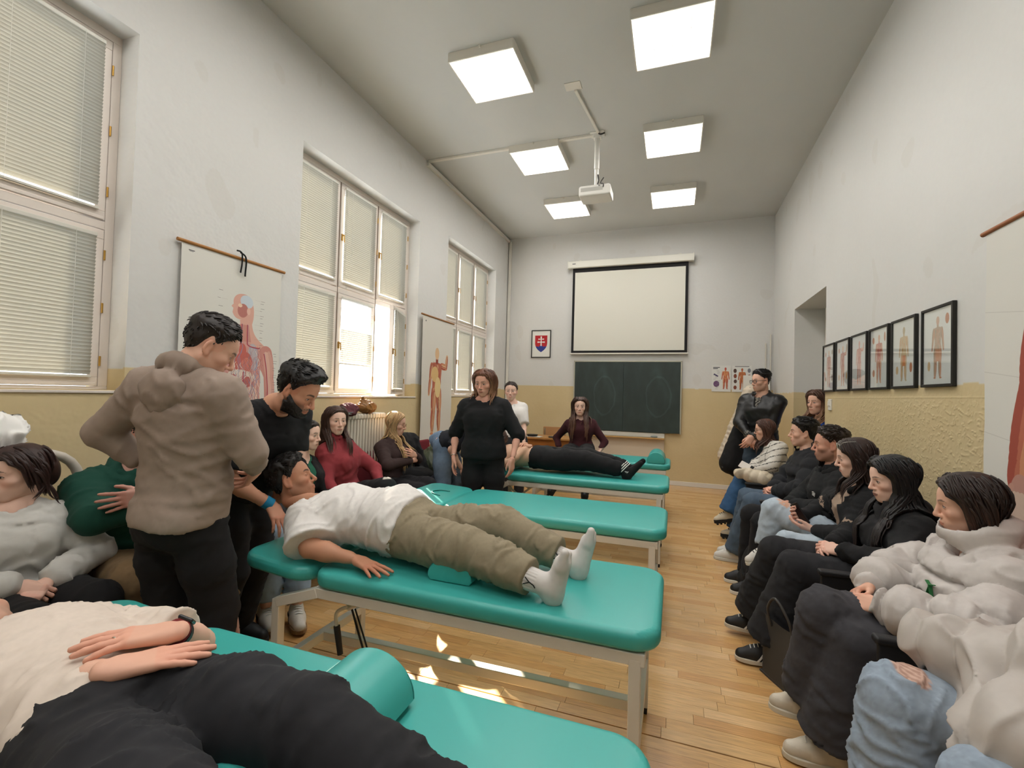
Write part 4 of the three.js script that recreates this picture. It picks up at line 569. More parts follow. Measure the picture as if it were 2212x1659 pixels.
// ---------------------------------------------------------------- things on the walls and ceiling
const blackFrame = std({ color: 0x16140f, roughness: 0.45 }), paper = std({ color: 0xdcdad2, roughness: 0.85 });
{ // projector on its pole
  const p = thing('projector', 'white ceiling projector hanging from a pole', 'projector', [-0.90, CEIL, -5.325]), m = std({ color: 0xe6e4de, roughness: 0.4 }), dk = std({ color: 0x24221f, roughness: 0.6 });
  part('mount', [box(0.16, 0.012, 0.13, 0, -0.006, 0), box(0.09, 0.05, 0.07, 0, -0.035, 0), rod([0, -0.05, 0], [0, -0.42, 0], 0.030, 0.030, 16), rod([0, -0.42, 0], [0, -0.64, 0], 0.024, 0.024, 16), box(0.12, 0.012, 0.12, 0, -0.65, 0)], m, p);
  const b = part('body', [box(0.36, 0.115, 0.27, 0, -0.715, 0, 0.02), box(0.33, 0.02, 0.24, 0, -0.66, 0, 0.01)], m, p);
  part('connector_panel', box(0.25, 0.045, 0.006, -0.03, -0.705, 0.134), std({ color: 0xb9b7b0, roughness: 0.5 }), b);
  part('lens', rod([-0.08, -0.71, -0.13], [-0.08, -0.71, -0.16], 0.04, 0.036, 20), dk, b);
  part('cable', [tubeOf([[0.02, -0.50, 0.03], [0.035, -0.58, 0.06], [0.03, -0.64, 0.09], [0.06, -0.68, 0.14]], 0.008, 20), tubeOf([[0.09, -0.55, 0.05], [0.06, -0.62, 0.08], [0.10, -0.66, 0.13], [0.10, -0.70, 0.14]], 0.006, 20), tubeOf([[0.02, -0.02, 0.04], [0.05, -0.05, 0.07], [0.09, -0.03, 0.05]], 0.009, 12)], dk, p);
}
{ // projection screen, hung a little crooked
  const s = thing('projection_screen', 'white roll-down projection screen with black border above the blackboard', 'screen', [0, 0, WALL_B + 0.05]), wm = std({ color: 0xe2e0d6, roughness: 0.5 });
  part('case', [box(2.18, 0.125, 0.11, -0.82, 3.935, 0.03, 0.012), box(0.02, 0.135, 0.115, -1.91, 3.935, 0.03), box(0.02, 0.135, 0.115, 0.27, 3.935, 0.03), box(0.05, 0.04, 0.03, -1.7, 4.01, 0), box(0.05, 0.04, 0.03, 0.05, 4.01, 0)], wm, s);
  part('screen_border', box(2.02, 1.60, 0.003, -0.82, 3.09, 0.020, 0), std({ color: 0x0f0d10, roughness: 0.8 }), s);
  part('screen_fabric', box(1.93, 1.455, 0.003, -0.82, 3.067, 0.0235, 0), std({ color: 0xdfddd2, roughness: 0.9 }), s);
  part('bottom_bar', rod([-1.85, 2.283, 0.02], [0.21, 2.283, 0.02], 0.014, 0.014, 12), wm, s);
  part('maker_mark', box(0.06, 0.012, 0.002, -1.80, 3.945, 0.086, 0), std({ color: 0x4a4a52 }), s);
}
{ // blackboard with two panels and the whiteboard panel and ledge below
  const b = thing('blackboard', 'dark green two-panel blackboard under the projection screen', 'blackboard', [0, 0, WALL_B + 0.03]);
  const chalk = dataTexture(512, 256, (u, v) => { const n = 0.5 + 0.5 * fbm(u * 5, v * 3, 1), r = Math.abs(Math.hypot(u - 0.62, (v - 0.5) * 0.8) - 0.22 - 0.03 * noise(u * 6, v * 6, 2)) < 0.012 + 0.008 * noise(u * 20, v * 20, 3) ? 0.10 : 0; return mul3([0.20, 0.26, 0.25], Array(3).fill(0.78 + 0.35 * n * n + r * 2)); }, true), gm = std({ map: chalk, roughness: 0.55 });
  part('panel', box(0.88, 1.24, 0.02, -1.31, 1.515, 0.02), gm, b); part('panel', box(0.965, 1.24, 0.02, -0.385, 1.515, 0.024), gm, b);
  part('frame', [box(1.89, 0.022, 0.035, -0.825, 2.145, 0.02), box(0.02, 1.27, 0.035, -1.76, 1.52, 0.02), box(0.02, 1.27, 0.035, 0.105, 1.52, 0.02)], std({ color: 0xb9b7a8, roughness: 0.4, metalness: 0.3 }), b);
  part('lower_panel', box(1.25, 0.82, 0.016, -0.78, 0.47, 0.0), std({ color: 0xddd0bc, roughness: 0.6 }), b);
  part('ledge', [box(1.26, 0.02, 0.10, -0.78, 0.80, 0.06), box(1.26, 0.07, 0.008, -0.78, 0.85, 0.02)], std({ color: 0xcfc9bd, roughness: 0.5 }), b);
  part('ledge_edge', box(1.26, 0.025, 0.012, -0.78, 0.80, 0.115), std({ color: 0xc39a5e, roughness: 0.6 }), b);
  const e = thing('board_eraser', 'small grey cloth and eraser lying on the ledge below the blackboard', 'eraser', [-0.30, 0.81, WALL_B + 0.10]);
  part('cloth', new THREE.SphereGeometry(1, 16, 10).scale(0.06, 0.022, 0.03).translate(-0.02, 0.02, 0), std({ color: 0x9aa09c, roughness: 0.9 }), e); part('block', box(0.11, 0.022, 0.04, 0.09, 0.012, 0), std({ color: 0xe0ddd4 }), e);
}
{ // coat of arms
  const f = thing('coat_of_arms', 'black-framed picture of a red shield with a white double cross on blue hills', 'picture', [-2.43, 2.48, WALL_B + 0.015]);
  part('frame', [box(0.385, 0.016, 0.022, 0, 0.257, 0), box(0.385, 0.016, 0.022, 0, -0.257, 0), box(0.016, 0.53, 0.022, 0.185, 0, 0), box(0.016, 0.53, 0.022, -0.185, 0, 0)], blackFrame, f);
  const tex = canvasTexture(256, 352, (c) => {
    c.fillStyle = '#e4e3dc'; c.fillRect(0, 0, 256, 352);
    const shield = () => { c.beginPath(); c.moveTo(42, 62); c.lineTo(214, 62); c.lineTo(214, 160); c.bezierCurveTo(214, 235, 160, 268, 128, 288); c.bezierCurveTo(96, 268, 42, 235, 42, 160); c.closePath(); };
    shield(); c.fillStyle = '#b8252c'; c.fill(); c.save(); shield(); c.clip(); c.fillStyle = '#2f3d8c'; c.beginPath(); c.moveTo(30, 300); c.lineTo(30, 228); c.bezierCurveTo(50, 205, 80, 205, 95, 218); c.bezierCurveTo(105, 190, 150, 190, 161, 218); c.bezierCurveTo(176, 205, 206, 205, 226, 228); c.lineTo(226, 300); c.fill();
    c.fillStyle = '#eceae4'; const armH = (y, w, t) => { c.beginPath(); c.moveTo(128 - w, y - t - 3); c.lineTo(128, y - t + 2); c.lineTo(128 + w, y - t - 3); c.lineTo(128 + w, y + t + 3); c.lineTo(128, y + t - 2); c.lineTo(128 - w, y + t + 3); c.fill(); }; armH(112, 40, 6); armH(152, 52, 7); c.beginPath(); c.moveTo(117, 74); c.lineTo(139, 74); c.lineTo(134, 130); c.lineTo(137, 204); c.lineTo(119, 204); c.lineTo(122, 130); c.fill(); c.restore();
  });
  part('print', box(0.36, 0.5, 0.004, 0, 0, -0.003, 0), [paper, paper, paper, paper, std({ map: tex, roughness: 0.8 }), paper], f);
}
// --- anatomical drawings, painted for the prints
function limb(c, pts, w0, w1, col) { // a tapering limb of long muscle strands
  const P = (t) => { const k = Math.min(pts.length - 2, Math.floor(t * (pts.length - 1))), u = t * (pts.length - 1) - k; return [mix(pts[k][0], pts[k + 1][0], u), mix(pts[k][1], pts[k + 1][1], u), u]; };
  for (const [o, wd] of [[0, 1.1], [-0.55, 0.5], [0.5, 0.5], [0, 0.42], [-0.25, 0.22], [0.3, 0.2]]) { c.lineCap = 'round'; const seed = Math.abs(Math.round(o * 100 + wd * 37)); for (let i = 0; i < 24; i++) { const [x, y, u] = P(i / 24), [x2, y2] = P((i + 1) / 24), l = Math.hypot(x2 - x, y2 - y) || 1, nx = -(y2 - y) / l, ny = (x2 - x) / l, w = mix(w0, w1, i / 24) * (1 + 0.18 * Math.sin(u * Math.PI)), fadeEnd = wd < 1 ? 0.55 + 0.45 * Math.sin(u * Math.PI) : 1; c.strokeStyle = col(((seed * 0.37) % 1), u * 0.2); c.lineWidth = 2 * w * wd * fadeEnd; c.beginPath(); c.moveTo(x + nx * o * w, y + ny * o * w); c.lineTo(x2 + nx * o * w, y2 + ny * o * w); c.stroke(); } }
}
function figure(c, x, y, h, pal, o = {}) { // front view, y = top of the head, h = height
  const u = h / 8, r = rng(o.seed || 1), jit = (a) => (r() - 0.5) * a, hue = (i) => pal[Math.abs(i) % pal.length], A = o.armUp;
  const col = (q, t) => hue(Math.floor(q * 5 + t * 2));
  limb(c, [[x - 0.42 * u, y + 4.0 * u], [x - 0.55 * u, y + 5.8 * u], [x - 0.62 * u, y + 7.6 * u]], 0.42 * u, 0.20 * u, col); limb(c, [[x + 0.42 * u, y + 4.0 * u], [x + 0.50 * u, y + 5.8 * u], [x + 0.56 * u, y + 7.6 * u]], 0.42 * u, 0.20 * u, col);
  for (const s of [-1, 1]) { c.fillStyle = hue(3); c.beginPath(); c.ellipse(x + s * 0.68 * u, y + 7.85 * u, 0.28 * u, 0.12 * u, 0, 0, 7); c.fill(); }
  c.fillStyle = hue(0); c.beginPath(); c.moveTo(x - 0.95 * u, y + 1.55 * u); c.bezierCurveTo(x - 0.9 * u, y + 2.6 * u, x - 0.6 * u, y + 3 * u, x - 0.82 * u, y + 4.1 * u); c.lineTo(x + 0.82 * u, y + 4.1 * u); c.bezierCurveTo(x + 0.6 * u, y + 3 * u, x + 0.9 * u, y + 2.6 * u, x + 0.95 * u, y + 1.55 * u); c.bezierCurveTo(x + 0.5 * u, y + 1.3 * u, x - 0.5 * u, y + 1.3 * u, x - 0.95 * u, y + 1.55 * u); c.fill();
  limb(c, [[x - 0.92 * u, y + 1.7 * u], [x - 1.15 * u, y + 3.0 * u], [x - 1.35 * u, y + 4.3 * u]], 0.26 * u, 0.13 * u, col);
  if (A) limb(c, [[x + 0.90 * u, y + 1.65 * u], [x + 1.75 * u, y + 1.75 * u], [x + 1.95 * u, y + 0.7 * u]], 0.28 * u, 0.16 * u, col); else limb(c, [[x + 0.92 * u, y + 1.7 * u], [x + 1.15 * u, y + 3.0 * u], [x + 1.35 * u, y + 4.3 * u]], 0.26 * u, 0.13 * u, col);
  c.fillStyle = hue(4); c.fillRect(x - 0.22 * u, y + 0.9 * u, 0.44 * u, 0.6 * u); c.fillStyle = hue(1); c.beginPath(); c.ellipse(x, y + 0.55 * u, 0.38 * u, 0.55 * u, 0, 0, 7); c.fill();
  for (let i = 0; i < 34; i++) { c.fillStyle = hue(i + 1); c.globalAlpha = 0.5; c.beginPath(); c.ellipse(x + jit(1.2 * u), y + 1.7 * u + r() * 2.3 * u, (0.05 + 0.16 * r()) * u, (0.1 + 0.3 * r()) * u, jit(1), 0, 7); c.fill(); } c.globalAlpha = 1;
  c.strokeStyle = 'rgba(70,30,25,0.35)'; c.lineWidth = Math.max(1, u * 0.03); for (let i = 0; i < 26; i++) { const s = r() < 0.5 ? -1 : 1, yy = y + 4.2 * u + r() * 3 * u; c.beginPath(); c.moveTo(x + s * (0.35 + jit(0.3)) * u, yy); c.lineTo(x + s * (0.45 + jit(0.3)) * u, yy + 0.6 * u); c.stroke(); }
}
const muscle = ['#b5674f', '#d9b58c', '#a04a3a', '#c98a66', '#8f4034', '#e0c79a'];
const torsoTex = canvasTexture(1024, 1440, (c) => { // head in profile and opened torso with vessels
  c.fillStyle = '#dad8d0'; c.fillRect(0, 0, 1024, 1440); c.fillStyle = '#3a3a40'; c.fillRect(60, 46, 52, 7); c.fillRect(66, 56, 36, 4);
  const skin = '#d9a797', F = (col, fn) => { c.fillStyle = col; c.beginPath(); fn(); c.fill(); }, r = rng(4);
  F(skin, () => { c.moveTo(560, 560); c.bezierCurveTo(590, 700, 520, 720, 430, 760); c.bezierCurveTo(330, 800, 300, 900, 300, 1500); c.lineTo(960, 1500); c.bezierCurveTo(950, 1100, 940, 860, 850, 790); c.bezierCurveTo(760, 720, 700, 700, 690, 540); }); // trunk
  limb(c, [[860, 850], [895, 1080], [915, 1280], [905, 1440]], 66, 38, (q) => ['#d3a092', '#c98a80', '#dcb0a0'][Math.floor(q * 9) % 3]);
  c.fillStyle = '#dad8d0'; c.beginPath(); c.moveTo(800, 1000); c.lineTo(845, 1090); c.lineTo(868, 1440); c.lineTo(806, 1440); c.fill();
  F(skin, () => { c.moveTo(492, 420); c.lineTo(470, 445); c.lineTo(490, 462); c.lineTo(482, 500); c.bezierCurveTo(500, 545, 530, 560, 575, 556); c.lineTo(690, 600); c.bezierCurveTo(740, 470, 700, 310, 600, 312); c.bezierCurveTo(510, 312, 480, 370, 492, 420); });
  F('#c6d0d8', () => c.ellipse(630, 380, 70, 60, 0.3, 0, 7)); F('#b7756c', () => c.ellipse(590, 470, 56, 66, 0.2, 0, 7)); F('#e8c9b0', () => c.ellipse(560, 425, 22, 18, 0, 0, 7)); F('#e2b9a8', () => c.ellipse(652, 468, 20, 34, 0, 0, 7));
  F('#c98d80', () => { c.moveTo(560, 600); c.lineTo(660, 600); c.lineTo(690, 760); c.lineTo(540, 760); });
  F('#cf9a90', () => { c.moveTo(420, 800); c.bezierCurveTo(520, 740, 700, 740, 790, 830); c.bezierCurveTo(810, 1000, 800, 1200, 780, 1460); c.lineTo(400, 1460); c.bezierCurveTo(380, 1200, 390, 950, 420, 800); });
  F('#8d93a8', () => c.ellipse(480, 880, 62, 110, 0.1, 0, 7)); F('#b9aeb2', () => c.ellipse(720, 900, 60, 130, -0.1, 0, 7));
  F('#c0645a', () => { c.ellipse(610, 960, 92, 108, 0.4, 0, 7); }); F('#d07a6a', () => c.ellipse(640, 985, 60, 76, 0.4, 0, 7)); F('#c46458', () => c.ellipse(600, 850, 40, 70, 0, 0, 7));
  F('#e0cfc2', () => c.ellipse(600, 1090, 150, 60, 0.1, 0, 7)); F('#b5585a', () => c.ellipse(480, 1200, 80, 130, 0.2, 0, 7)); F('#bd6660', () => c.ellipse(660, 1170, 54, 80, 0, 0, 7)); F('#e1bfae', () => c.ellipse(690, 1290, 84, 110, 0.3, 0, 7)); F('#e8d8c6', () => c.ellipse(570, 1370, 70, 44, 0, 0, 7));
  c.lineCap = 'round'; for (const [col, w, n] of [['#8490b0', 5, 10], ['#bf5f5a', 5, 12], ['#e8d9c8', 5, 24], ['#8490b0', 2.5, 30], ['#b56460', 2, 44], ['#8d6462', 1.5, 80]]) { c.strokeStyle = col; c.lineWidth = w; for (let i = 0; i < n; i++) { let x = 430 + r() * 360, y = 780 + r() * 640; c.beginPath(); c.moveTo(x, y); for (let k = 0; k < 4; k++) { const nx = x + (r() - 0.5) * 70, ny = y + 30 + r() * 40; c.quadraticCurveTo(x + (r() - 0.5) * 50, (y + ny) / 2, nx, ny); x = nx; y = ny; } c.stroke(); } }
  for (const [col, w] of [['#5a6c9c', 11], ['#b33a3a', 9]]) { c.strokeStyle = col; c.lineWidth = w; const o = w; for (const s of [-1, 1]) { c.beginPath(); c.moveTo(605 + s * 30 + o, 600); c.lineTo(605 + s * 34 + o, 780); c.quadraticCurveTo(605 + s * 60, 800 + o, 605 + s * 180, 800 + o); c.stroke(); } c.beginPath(); c.moveTo(600 + o, 1050); c.lineTo(602 + o, 1250); c.lineTo(540, 1400); c.moveTo(602 + o, 1250); c.lineTo(680, 1400); c.stroke(); c.beginPath(); c.moveTo(830 + o, 860); c.bezierCurveTo(880, 1000, 890, 1100, 900, 1420); c.stroke(); }
  for (let i = 0; i < 46; i++) { c.fillStyle = i % 2 ? '#8d7a78' : '#6f6668'; const s = i % 3 ? 1 : -1, y = 320 + i * 24; c.fillRect(s > 0 ? 770 + (y > 800 ? 170 : 0) + r() * 20 : 330 + r() * 20 - (y > 800 ? 70 : 0), y, 22 + r() * 26, 3); if (i % 2) { c.globalAlpha = 0.4; c.fillRect(s > 0 ? 720 : 370, y + 1, 60, 1.5); c.globalAlpha = 1; } }
});
const muscleTex = canvasTexture(720, 1440, (c) => { c.fillStyle = '#d8d4ca'; c.fillRect(0, 0, 720, 1440); c.fillStyle = '#444'; c.fillRect(60, 46, 16, 16); figure(c, 340, 330, 1010, muscle, { armUp: true, seed: 6 }); c.fillStyle = '#d9b57c'; c.beginPath(); c.ellipse(300, 640, 80, 90, 0, 0, 7); c.fill(); c.fillStyle = '#e0c690'; c.beginPath(); c.ellipse(370, 790, 66, 120, 0, 0, 7); c.fill(); });
const armTex = canvasTexture(720, 1024, (c) => { c.fillStyle = '#dbd9d2'; c.fillRect(0, 0, 720, 1024); c.strokeStyle = 'rgba(150,148,140,0.3)'; c.lineWidth = 2; for (let i = 0; i < 4; i++) { c.beginPath(); c.moveTo(0, 250 + i * 190); c.lineTo(300, 300 + i * 190); c.stroke(); } limb(c, [[250, 250], [205, 470], [160, 700], [150, 780]], 62, 34, (q) => muscle[Math.floor(q * 12) % 4]); c.fillStyle = '#b98a7c'; c.beginPath(); c.ellipse(150, 790, 34, 50, 0.1, 0, 7); c.fill(); for (let i = 0; i < 4; i++) limb(c, [[130 + i * 14, 800], [120 + i * 16, 870], [116 + i * 17, 925]], 8, 6, () => '#cdb3a2'); limb(c, [[120, 780], [92, 830], [84, 870]], 9, 6, () => '#c09080'); limb(c, [[420, 120], [430, 600], [440, 1020]], 160, 120, (q) => muscle[Math.floor(q * 15) % 5]); });
function scroll(name, label, o) { // a print on a wooden rod; o: z0, z1 (left, right as seen), top, bottom, x, tex, tie
  const t = thing(name, label, 'poster'), w = Math.abs(o.z1 - o.z0), zc = (o.z0 + o.z1) / 2, h = o.top - o.bottom, g = new THREE.PlaneGeometry(w, h, 12, 12), p = g.attributes.position, r = o.seed || 1;
  for (let i = 0; i < p.count; i++) p.setZ(i, 0.010 * (0.5 - p.getY(i) / h) * (1 + noise(p.getX(i) * 3 + r, p.getY(i) * 2, r)) + 0.003 * noise(p.getX(i) * 6, p.getY(i) * 6, r));
  g.computeVertexNormals(); g.rotateY(o.dir * Math.PI / 2).translate(o.x, (o.top + o.bottom) / 2, zc); part('print', g, std({ map: o.tex, roughness: 0.7, side: THREE.DoubleSide }), t);
  part('rod', rod([o.x, o.top + 0.01, o.z0 + 0.03 * Math.sign(o.z0 - o.z1)], [o.x, o.top + 0.01, o.z1 - 0.03 * Math.sign(o.z0 - o.z1)], 0.012, 0.012, 12), std({ color: o.rod, roughness: 0.55 }), t);
  if (o.tie) part('tie', [tubeOf([[o.x - 0.01 * o.dir * -1, o.top + 0.06, o.tie + 0.03], [o.x + 0.02 * o.dir, o.top + 0.055, o.tie], [o.x + 0.02 * o.dir, o.top - 0.02, o.tie - 0.01], [o.x + 0.02 * o.dir, o.top - 0.10, o.tie]], 0.006, 16, 6), tubeOf([[o.x + 0.01 * o.dir, o.top + 0.055, o.tie], [o.x + 0.022 * o.dir, o.top + 0.03, o.tie - 0.035], [o.x + 0.02 * o.dir, o.top - 0.12, o.tie - 0.04]], 0.006, 16, 6)], std({ color: 0x121212, roughness: 0.9 }), t);
}
scroll('anatomy_chart', 'anatomical wall chart of a head and opened torso, on a wooden rod', { z0: -2.15, z1: -2.98, top: 2.46, bottom: 1.30, x: WALL_L + 0.025, dir: 1, tex: torsoTex, rod: 0xa87238, tie: -2.58, seed: 2 });
scroll('anatomy_chart', 'narrow wall chart of a standing muscle figure raising one arm, on a wooden rod', { z0: -5.24, z1: -6.10, top: 2.50, bottom: 0.80, x: WALL_L + 0.05, dir: 1, tex: muscleTex, rod: 0x96683a, tie: 0, seed: 5 });
scroll('anatomy_chart', 'large white wall chart with a red arm and hand, hanging nearest the camera', { z0: -1.75, z1: -3.0, top: 2.375, bottom: 0.75, x: WALL_R - 0.03, dir: -1, tex: (() => { armTex.repeat.x = 1; return armTex; })(), rod: 0x9a5f38, seed: 3 });
// six framed charts on the right wall
[-5.60, -5.18, -4.765, -4.355, -3.94, -3.50].forEach((z, i) => {
  const kinds = ['farthest of the six', 'second from the door', 'pale muscle figure with one arm raised', 'red chest and dark spots', 'back of a body with orange legs', 'nearest and largest looking of the six'];
  const f = thing('framed_chart', 'black-framed body chart on the ochre wall, ' + kinds[i], 'picture', [WALL_R - 0.012, 1.86, z], -Math.PI / 2, 'six framed body charts'), w = 0.345, h = 0.475;
  part('frame', [box(w, 0.018, 0.022, 0, h / 2, 0), box(w, 0.018, 0.022, 0, -h / 2, 0), box(0.018, h + 0.018, 0.022, w / 2, 0, 0), box(0.018, h + 0.018, 0.022, -w / 2, 0, 0)], blackFrame, f);
  const pals = [muscle, muscle, ['#c98a78', '#d9a898', '#b06a5c', '#e0c0ae'], ['#b5675a', '#d0a080', '#9a4a40', '#c9a184'], ['#c2ad86', '#b3a27c', '#c98a4a', '#bfa987'], ['#b09a84', '#c4a088', '#8f8a74', '#b98566']];
  const tex = canvasTexture(230, 320, (c) => { c.fillStyle = '#d5d9d6'; c.fillRect(0, 0, 230, 320); figure(c, 115, 34, 262, pals[i], { armUp: i === 1 || i === 2, seed: 20 + i }); if (i >= 4) { c.fillStyle = i === 4 ? '#c47a3e' : '#c08a66'; c.fillRect(100, 172, 32, 50); } if (i !== 2) { const q = rng(i + 3); for (const [x, y] of [[42, 60], [186, 52], [46, 240], [186, 232]]) { if (q() < 0.2) continue; c.fillStyle = ['#b5754e', '#8a7a5c', '#c2a57c'][Math.floor(q() * 3)]; c.beginPath(); c.ellipse(x, y, 10 + q() * 6, 16 + q() * 10, 0, 0, 7); c.fill(); } } });
  part('print', box(w - 0.01, h - 0.01, 0.004, 0, 0, -0.002, 0), [paper, paper, paper, paper, std({ map: tex, roughness: 0.8 }), paper], f);
  part('glass', box(w - 0.02, h - 0.02, 0.003, 0, 0, 0.004, 0), new THREE.MeshPhysicalMaterial({ transmission: 1, thickness: 0, roughness: 0.03, ior: 1.5 }), f);
});
// two small posters on the back wall
[[0.74, 'small white poster with a female muscle figure beside text, on the back wall'], [1.055, 'small poster of an orange muscle figure ringed by small drawings, behind the man with glasses']].forEach(([x, label], i) => {
  const p = thing('poster', label, 'poster', [x, 1.86, WALL_B + 0.008]);
  const tex = canvasTexture(220, 300, (c) => { c.fillStyle = '#dfdfdb'; c.fillRect(0, 0, 220, 300); const q = rng(i + 31); c.fillStyle = '#33343c'; if (!i) { c.fillRect(14, 18, 78, 8); c.fillRect(14, 32, 56, 8); figure(c, 158, 22, 250, ['#d08a5a', '#c45a4a', '#e0b080', '#b5573f'], { seed: 9, armUp: false }); c.fillStyle = '#4a4268'; c.save(); c.translate(48, 112); c.rotate(0.5); c.fillRect(-28, -8, 56, 16); c.restore(); c.fillStyle = '#6b4a72'; c.beginPath(); c.ellipse(54, 212, 34, 36, 0, 0, 7); c.fill(); for (let k = 0; k < 14; k++) { c.fillStyle = '#8a8890'; c.fillRect(14 + q() * 60, 60 + k * 16, 30, 3); } } else { c.fillRect(30, 8, 160, 6); figure(c, 112, 30, 245, ['#c47a48', '#b5603a', '#d99a62', '#a35234'], { seed: 12 }); for (const [a, b] of [[32, 60], [34, 120], [36, 180], [34, 250], [190, 56], [192, 120], [190, 190], [190, 250]]) { c.fillStyle = ['#8a4a34', '#5a4038', '#7a7a80'][Math.floor(q() * 3)]; c.beginPath(); c.ellipse(a, b, 18, 18 + q() * 8, 0, 0, 7); c.fill(); } } });
  part('print', box(0.295, 0.44, 0.004, 0, 0, 0, 0), [paper, paper, paper, paper, std({ map: tex, roughness: 0.6 }), paper], p);
});
{ // switch, flip chart
  const s = thing('light_switch', 'white light switch on the ochre wall beside the niche', 'switch', [WALL_R - 0.008, 1.48, -5.56], -Math.PI / 2); const m = std({ color: 0xe6e4dc, roughness: 0.4 }); part('plate', box(0.085, 0.115, 0.018, 0, 0, 0, 0.006), m, s); part('rocker', box(0.05, 0.05, 0.012, 0, 0.012, 0.012, 0.004), m, s);
  const f = thing('flip_chart', 'white flip chart board on a grey stand in the back corner', 'flip chart', [1.24, 0, -8.30], -22 * D), g = std({ color: 0x9a9a94, roughness: 0.5, metalness: 0.4 });
  part('board', box(0.40, 0.62, 0.02, 0, 1.60, 0, 0.004), std({ color: 0xdedbd2, roughness: 0.45 }), f); part('edge', [box(0.012, 0.63, 0.03, 0.20, 1.60, 0), box(0.03, 0.03, 0.03, 0.16, 1.93, 0)], g, f);
  part('leg', rod([-0.15, 1.3, 0], [-0.2, 0.0, 0.12], 0.013), g, f); part('leg', rod([0.15, 1.3, 0], [0.2, 0.0, 0.12], 0.013), g, f);
}
// ---------------------------------------------------------------- treatment tables
const teal = std({ color: 0x40aba4, roughness: 0.36 }), tealDark = std({ color: 0x237f78, roughness: 0.45 }), steelPaint = std({ color: 0xd6cfc2, roughness: 0.38 }), rubber = std({ color: 0x1a1918, roughness: 0.8 });
function pad(x0, x1, hw, y, th, r = 0.075) { // rounded upholstered slab, top at y
  const e = 0.028, s = new THREE.Shape(), a = x0 + e, b = x1 - e, h = hw - e; s.moveTo(a + r, -h); s.lineTo(b - r, -h); s.absarc(b - r, -h + r, r, -Math.PI / 2, 0); s.lineTo(b, h - r); s.absarc(b - r, h - r, r, 0, Math.PI / 2); s.lineTo(a + r, h); s.absarc(a + r, h - r, r, Math.PI / 2, Math.PI); s.lineTo(a, -h + r); s.absarc(a + r, -h + r, r, Math.PI, 1.5 * Math.PI);
  return toCreasedNormals(new THREE.ExtrudeGeometry(s, { depth: th - 2 * e, bevelEnabled: true, bevelThickness: e, bevelSize: e, bevelSegments: 6, curveSegments: 10 }).rotateX(-Math.PI / 2), 0.7).translate(0, y - th + e, 0);
}
function treatmentTable(label, zc, top, o = {}) {
  const t = thing('treatment_table', label, 'treatment table', [0, 0, zc], 0, 'teal treatment tables'), hw = 0.345, j = o.joint ?? -1.545, end = -0.03, leg = [-0.115, -1.74], q = 0.31, rail = top - 0.10;
  part('mattress', pad(j, end, hw, top, 0.075), teal, t);
  const hp = part('head_pad', pad(-0.42, 0, hw, 0, 0.07), teal, t); hp.position.set(j - 0.004, top - 0.004, 0); hp.rotation.z = -(o.tilt ?? 4) * D;
  if (o.slit) part('face_hole_plug', tubeOf([[-0.13, 0.002, 0.09], [-0.21, 0.006, 0.06], [-0.24, 0.006, 0], [-0.21, 0.006, -0.06], [-0.13, 0.002, -0.09]], 0.006, 20), tealDark, hp);
  part('rail', [-1, 1].map((s) => bar([j + 0.03, rail, s * q], [-0.08, rail, s * q], 0.04, 0.045)).concat([bar([-0.10, rail, -q], [-0.10, rail, q], 0.04, 0.045), bar([j + 0.04, rail, -q], [j + 0.04, rail, q], 0.04, 0.045)]), steelPaint, t);
  for (const s of [-1, 1]) { part('leg', bar([leg[0], rail, s * q], [leg[0], 0.03, s * q], 0.042, 0.042, [1, 0, 0]), steelPaint, t); part('foot', box(0.038, 0.03, 0.038, leg[0], 0.016, s * q), rubber, t.children[t.children.length - 1]); part('leg', [bar([j + 0.04, rail, s * q], [leg[1], 0.50, s * q], 0.045, 0.045, [0, 0, 1]), bar([leg[1], 0.515, s * q], [leg[1], 0.03, s * q], 0.042, 0.042, [1, 0, 0])], steelPaint, t); part('foot', box(0.038, 0.03, 0.038, leg[1], 0.016, s * q), rubber, t.children[t.children.length - 1]); }
  part('crossbar', bar([leg[0], 0.24, -q], [leg[0], 0.24, q], 0.04, 0.045), steelPaint, t); part('crossbar', bar([leg[1], 0.20, -q], [leg[1], 0.20, q], 0.04, 0.045), steelPaint, t);
  part('stretcher', bar([leg[0], 0.22, 0], [leg[1], 0.20, 0], 0.045, 0.045), steelPaint, t);
  part('head_strut', [rod([j - 0.10, top - 0.09, 0.18], [j + 0.10, 0.48, 0.18], 0.010), rod([j + 0.30, rail, 0.18], [j + 0.10, 0.46, 0.18], 0.011), rod([j - 0.10, top - 0.09, -0.18], [j + 0.10, 0.48, -0.18], 0.010)], steelPaint, t);
  const lv = part('lever', tubeOf([[j + 0.10, 0.47, 0.18], [j + 0.05, 0.44, 0.20], [j + 0.06, 0.38, 0.21]], 0.009, 12), steelPaint, t); part('lever_grip', rod([j + 0.06, 0.385, 0.21], [j + 0.09, 0.26, 0.215], 0.015, 0.013, 12), rubber, lv); part('cable', [tubeOf([[j + 0.12, 0.46, 0.18], [j + 0.17, 0.36, 0.19], [j + 0.22, 0.24, 0.19]], 0.005, 12, 6), tubeOf([[j + 0.13, 0.46, 0.17], [j + 0.185, 0.36, 0.18], [j + 0.235, 0.24, 0.18]], 0.004, 12, 6)], rubber, lv);
  return t;
}
const TABLES = [[-0.85, 0.68], [-2.03, 0.68], [-3.37, 0.68], [-4.67, 0.72], [-6.25, 0.70]];
treatmentTable('teal treatment table nearest the camera, with the man in cream shirt lying on it', ...TABLES[0]);
treatmentTable('teal treatment table carrying the man in beige trousers and white socks', ...TABLES[1], { tilt: 5 });
treatmentTable('empty teal treatment table with sunlit head pad', ...TABLES[2], { slit: true, joint: -1.6, tilt: 3 });
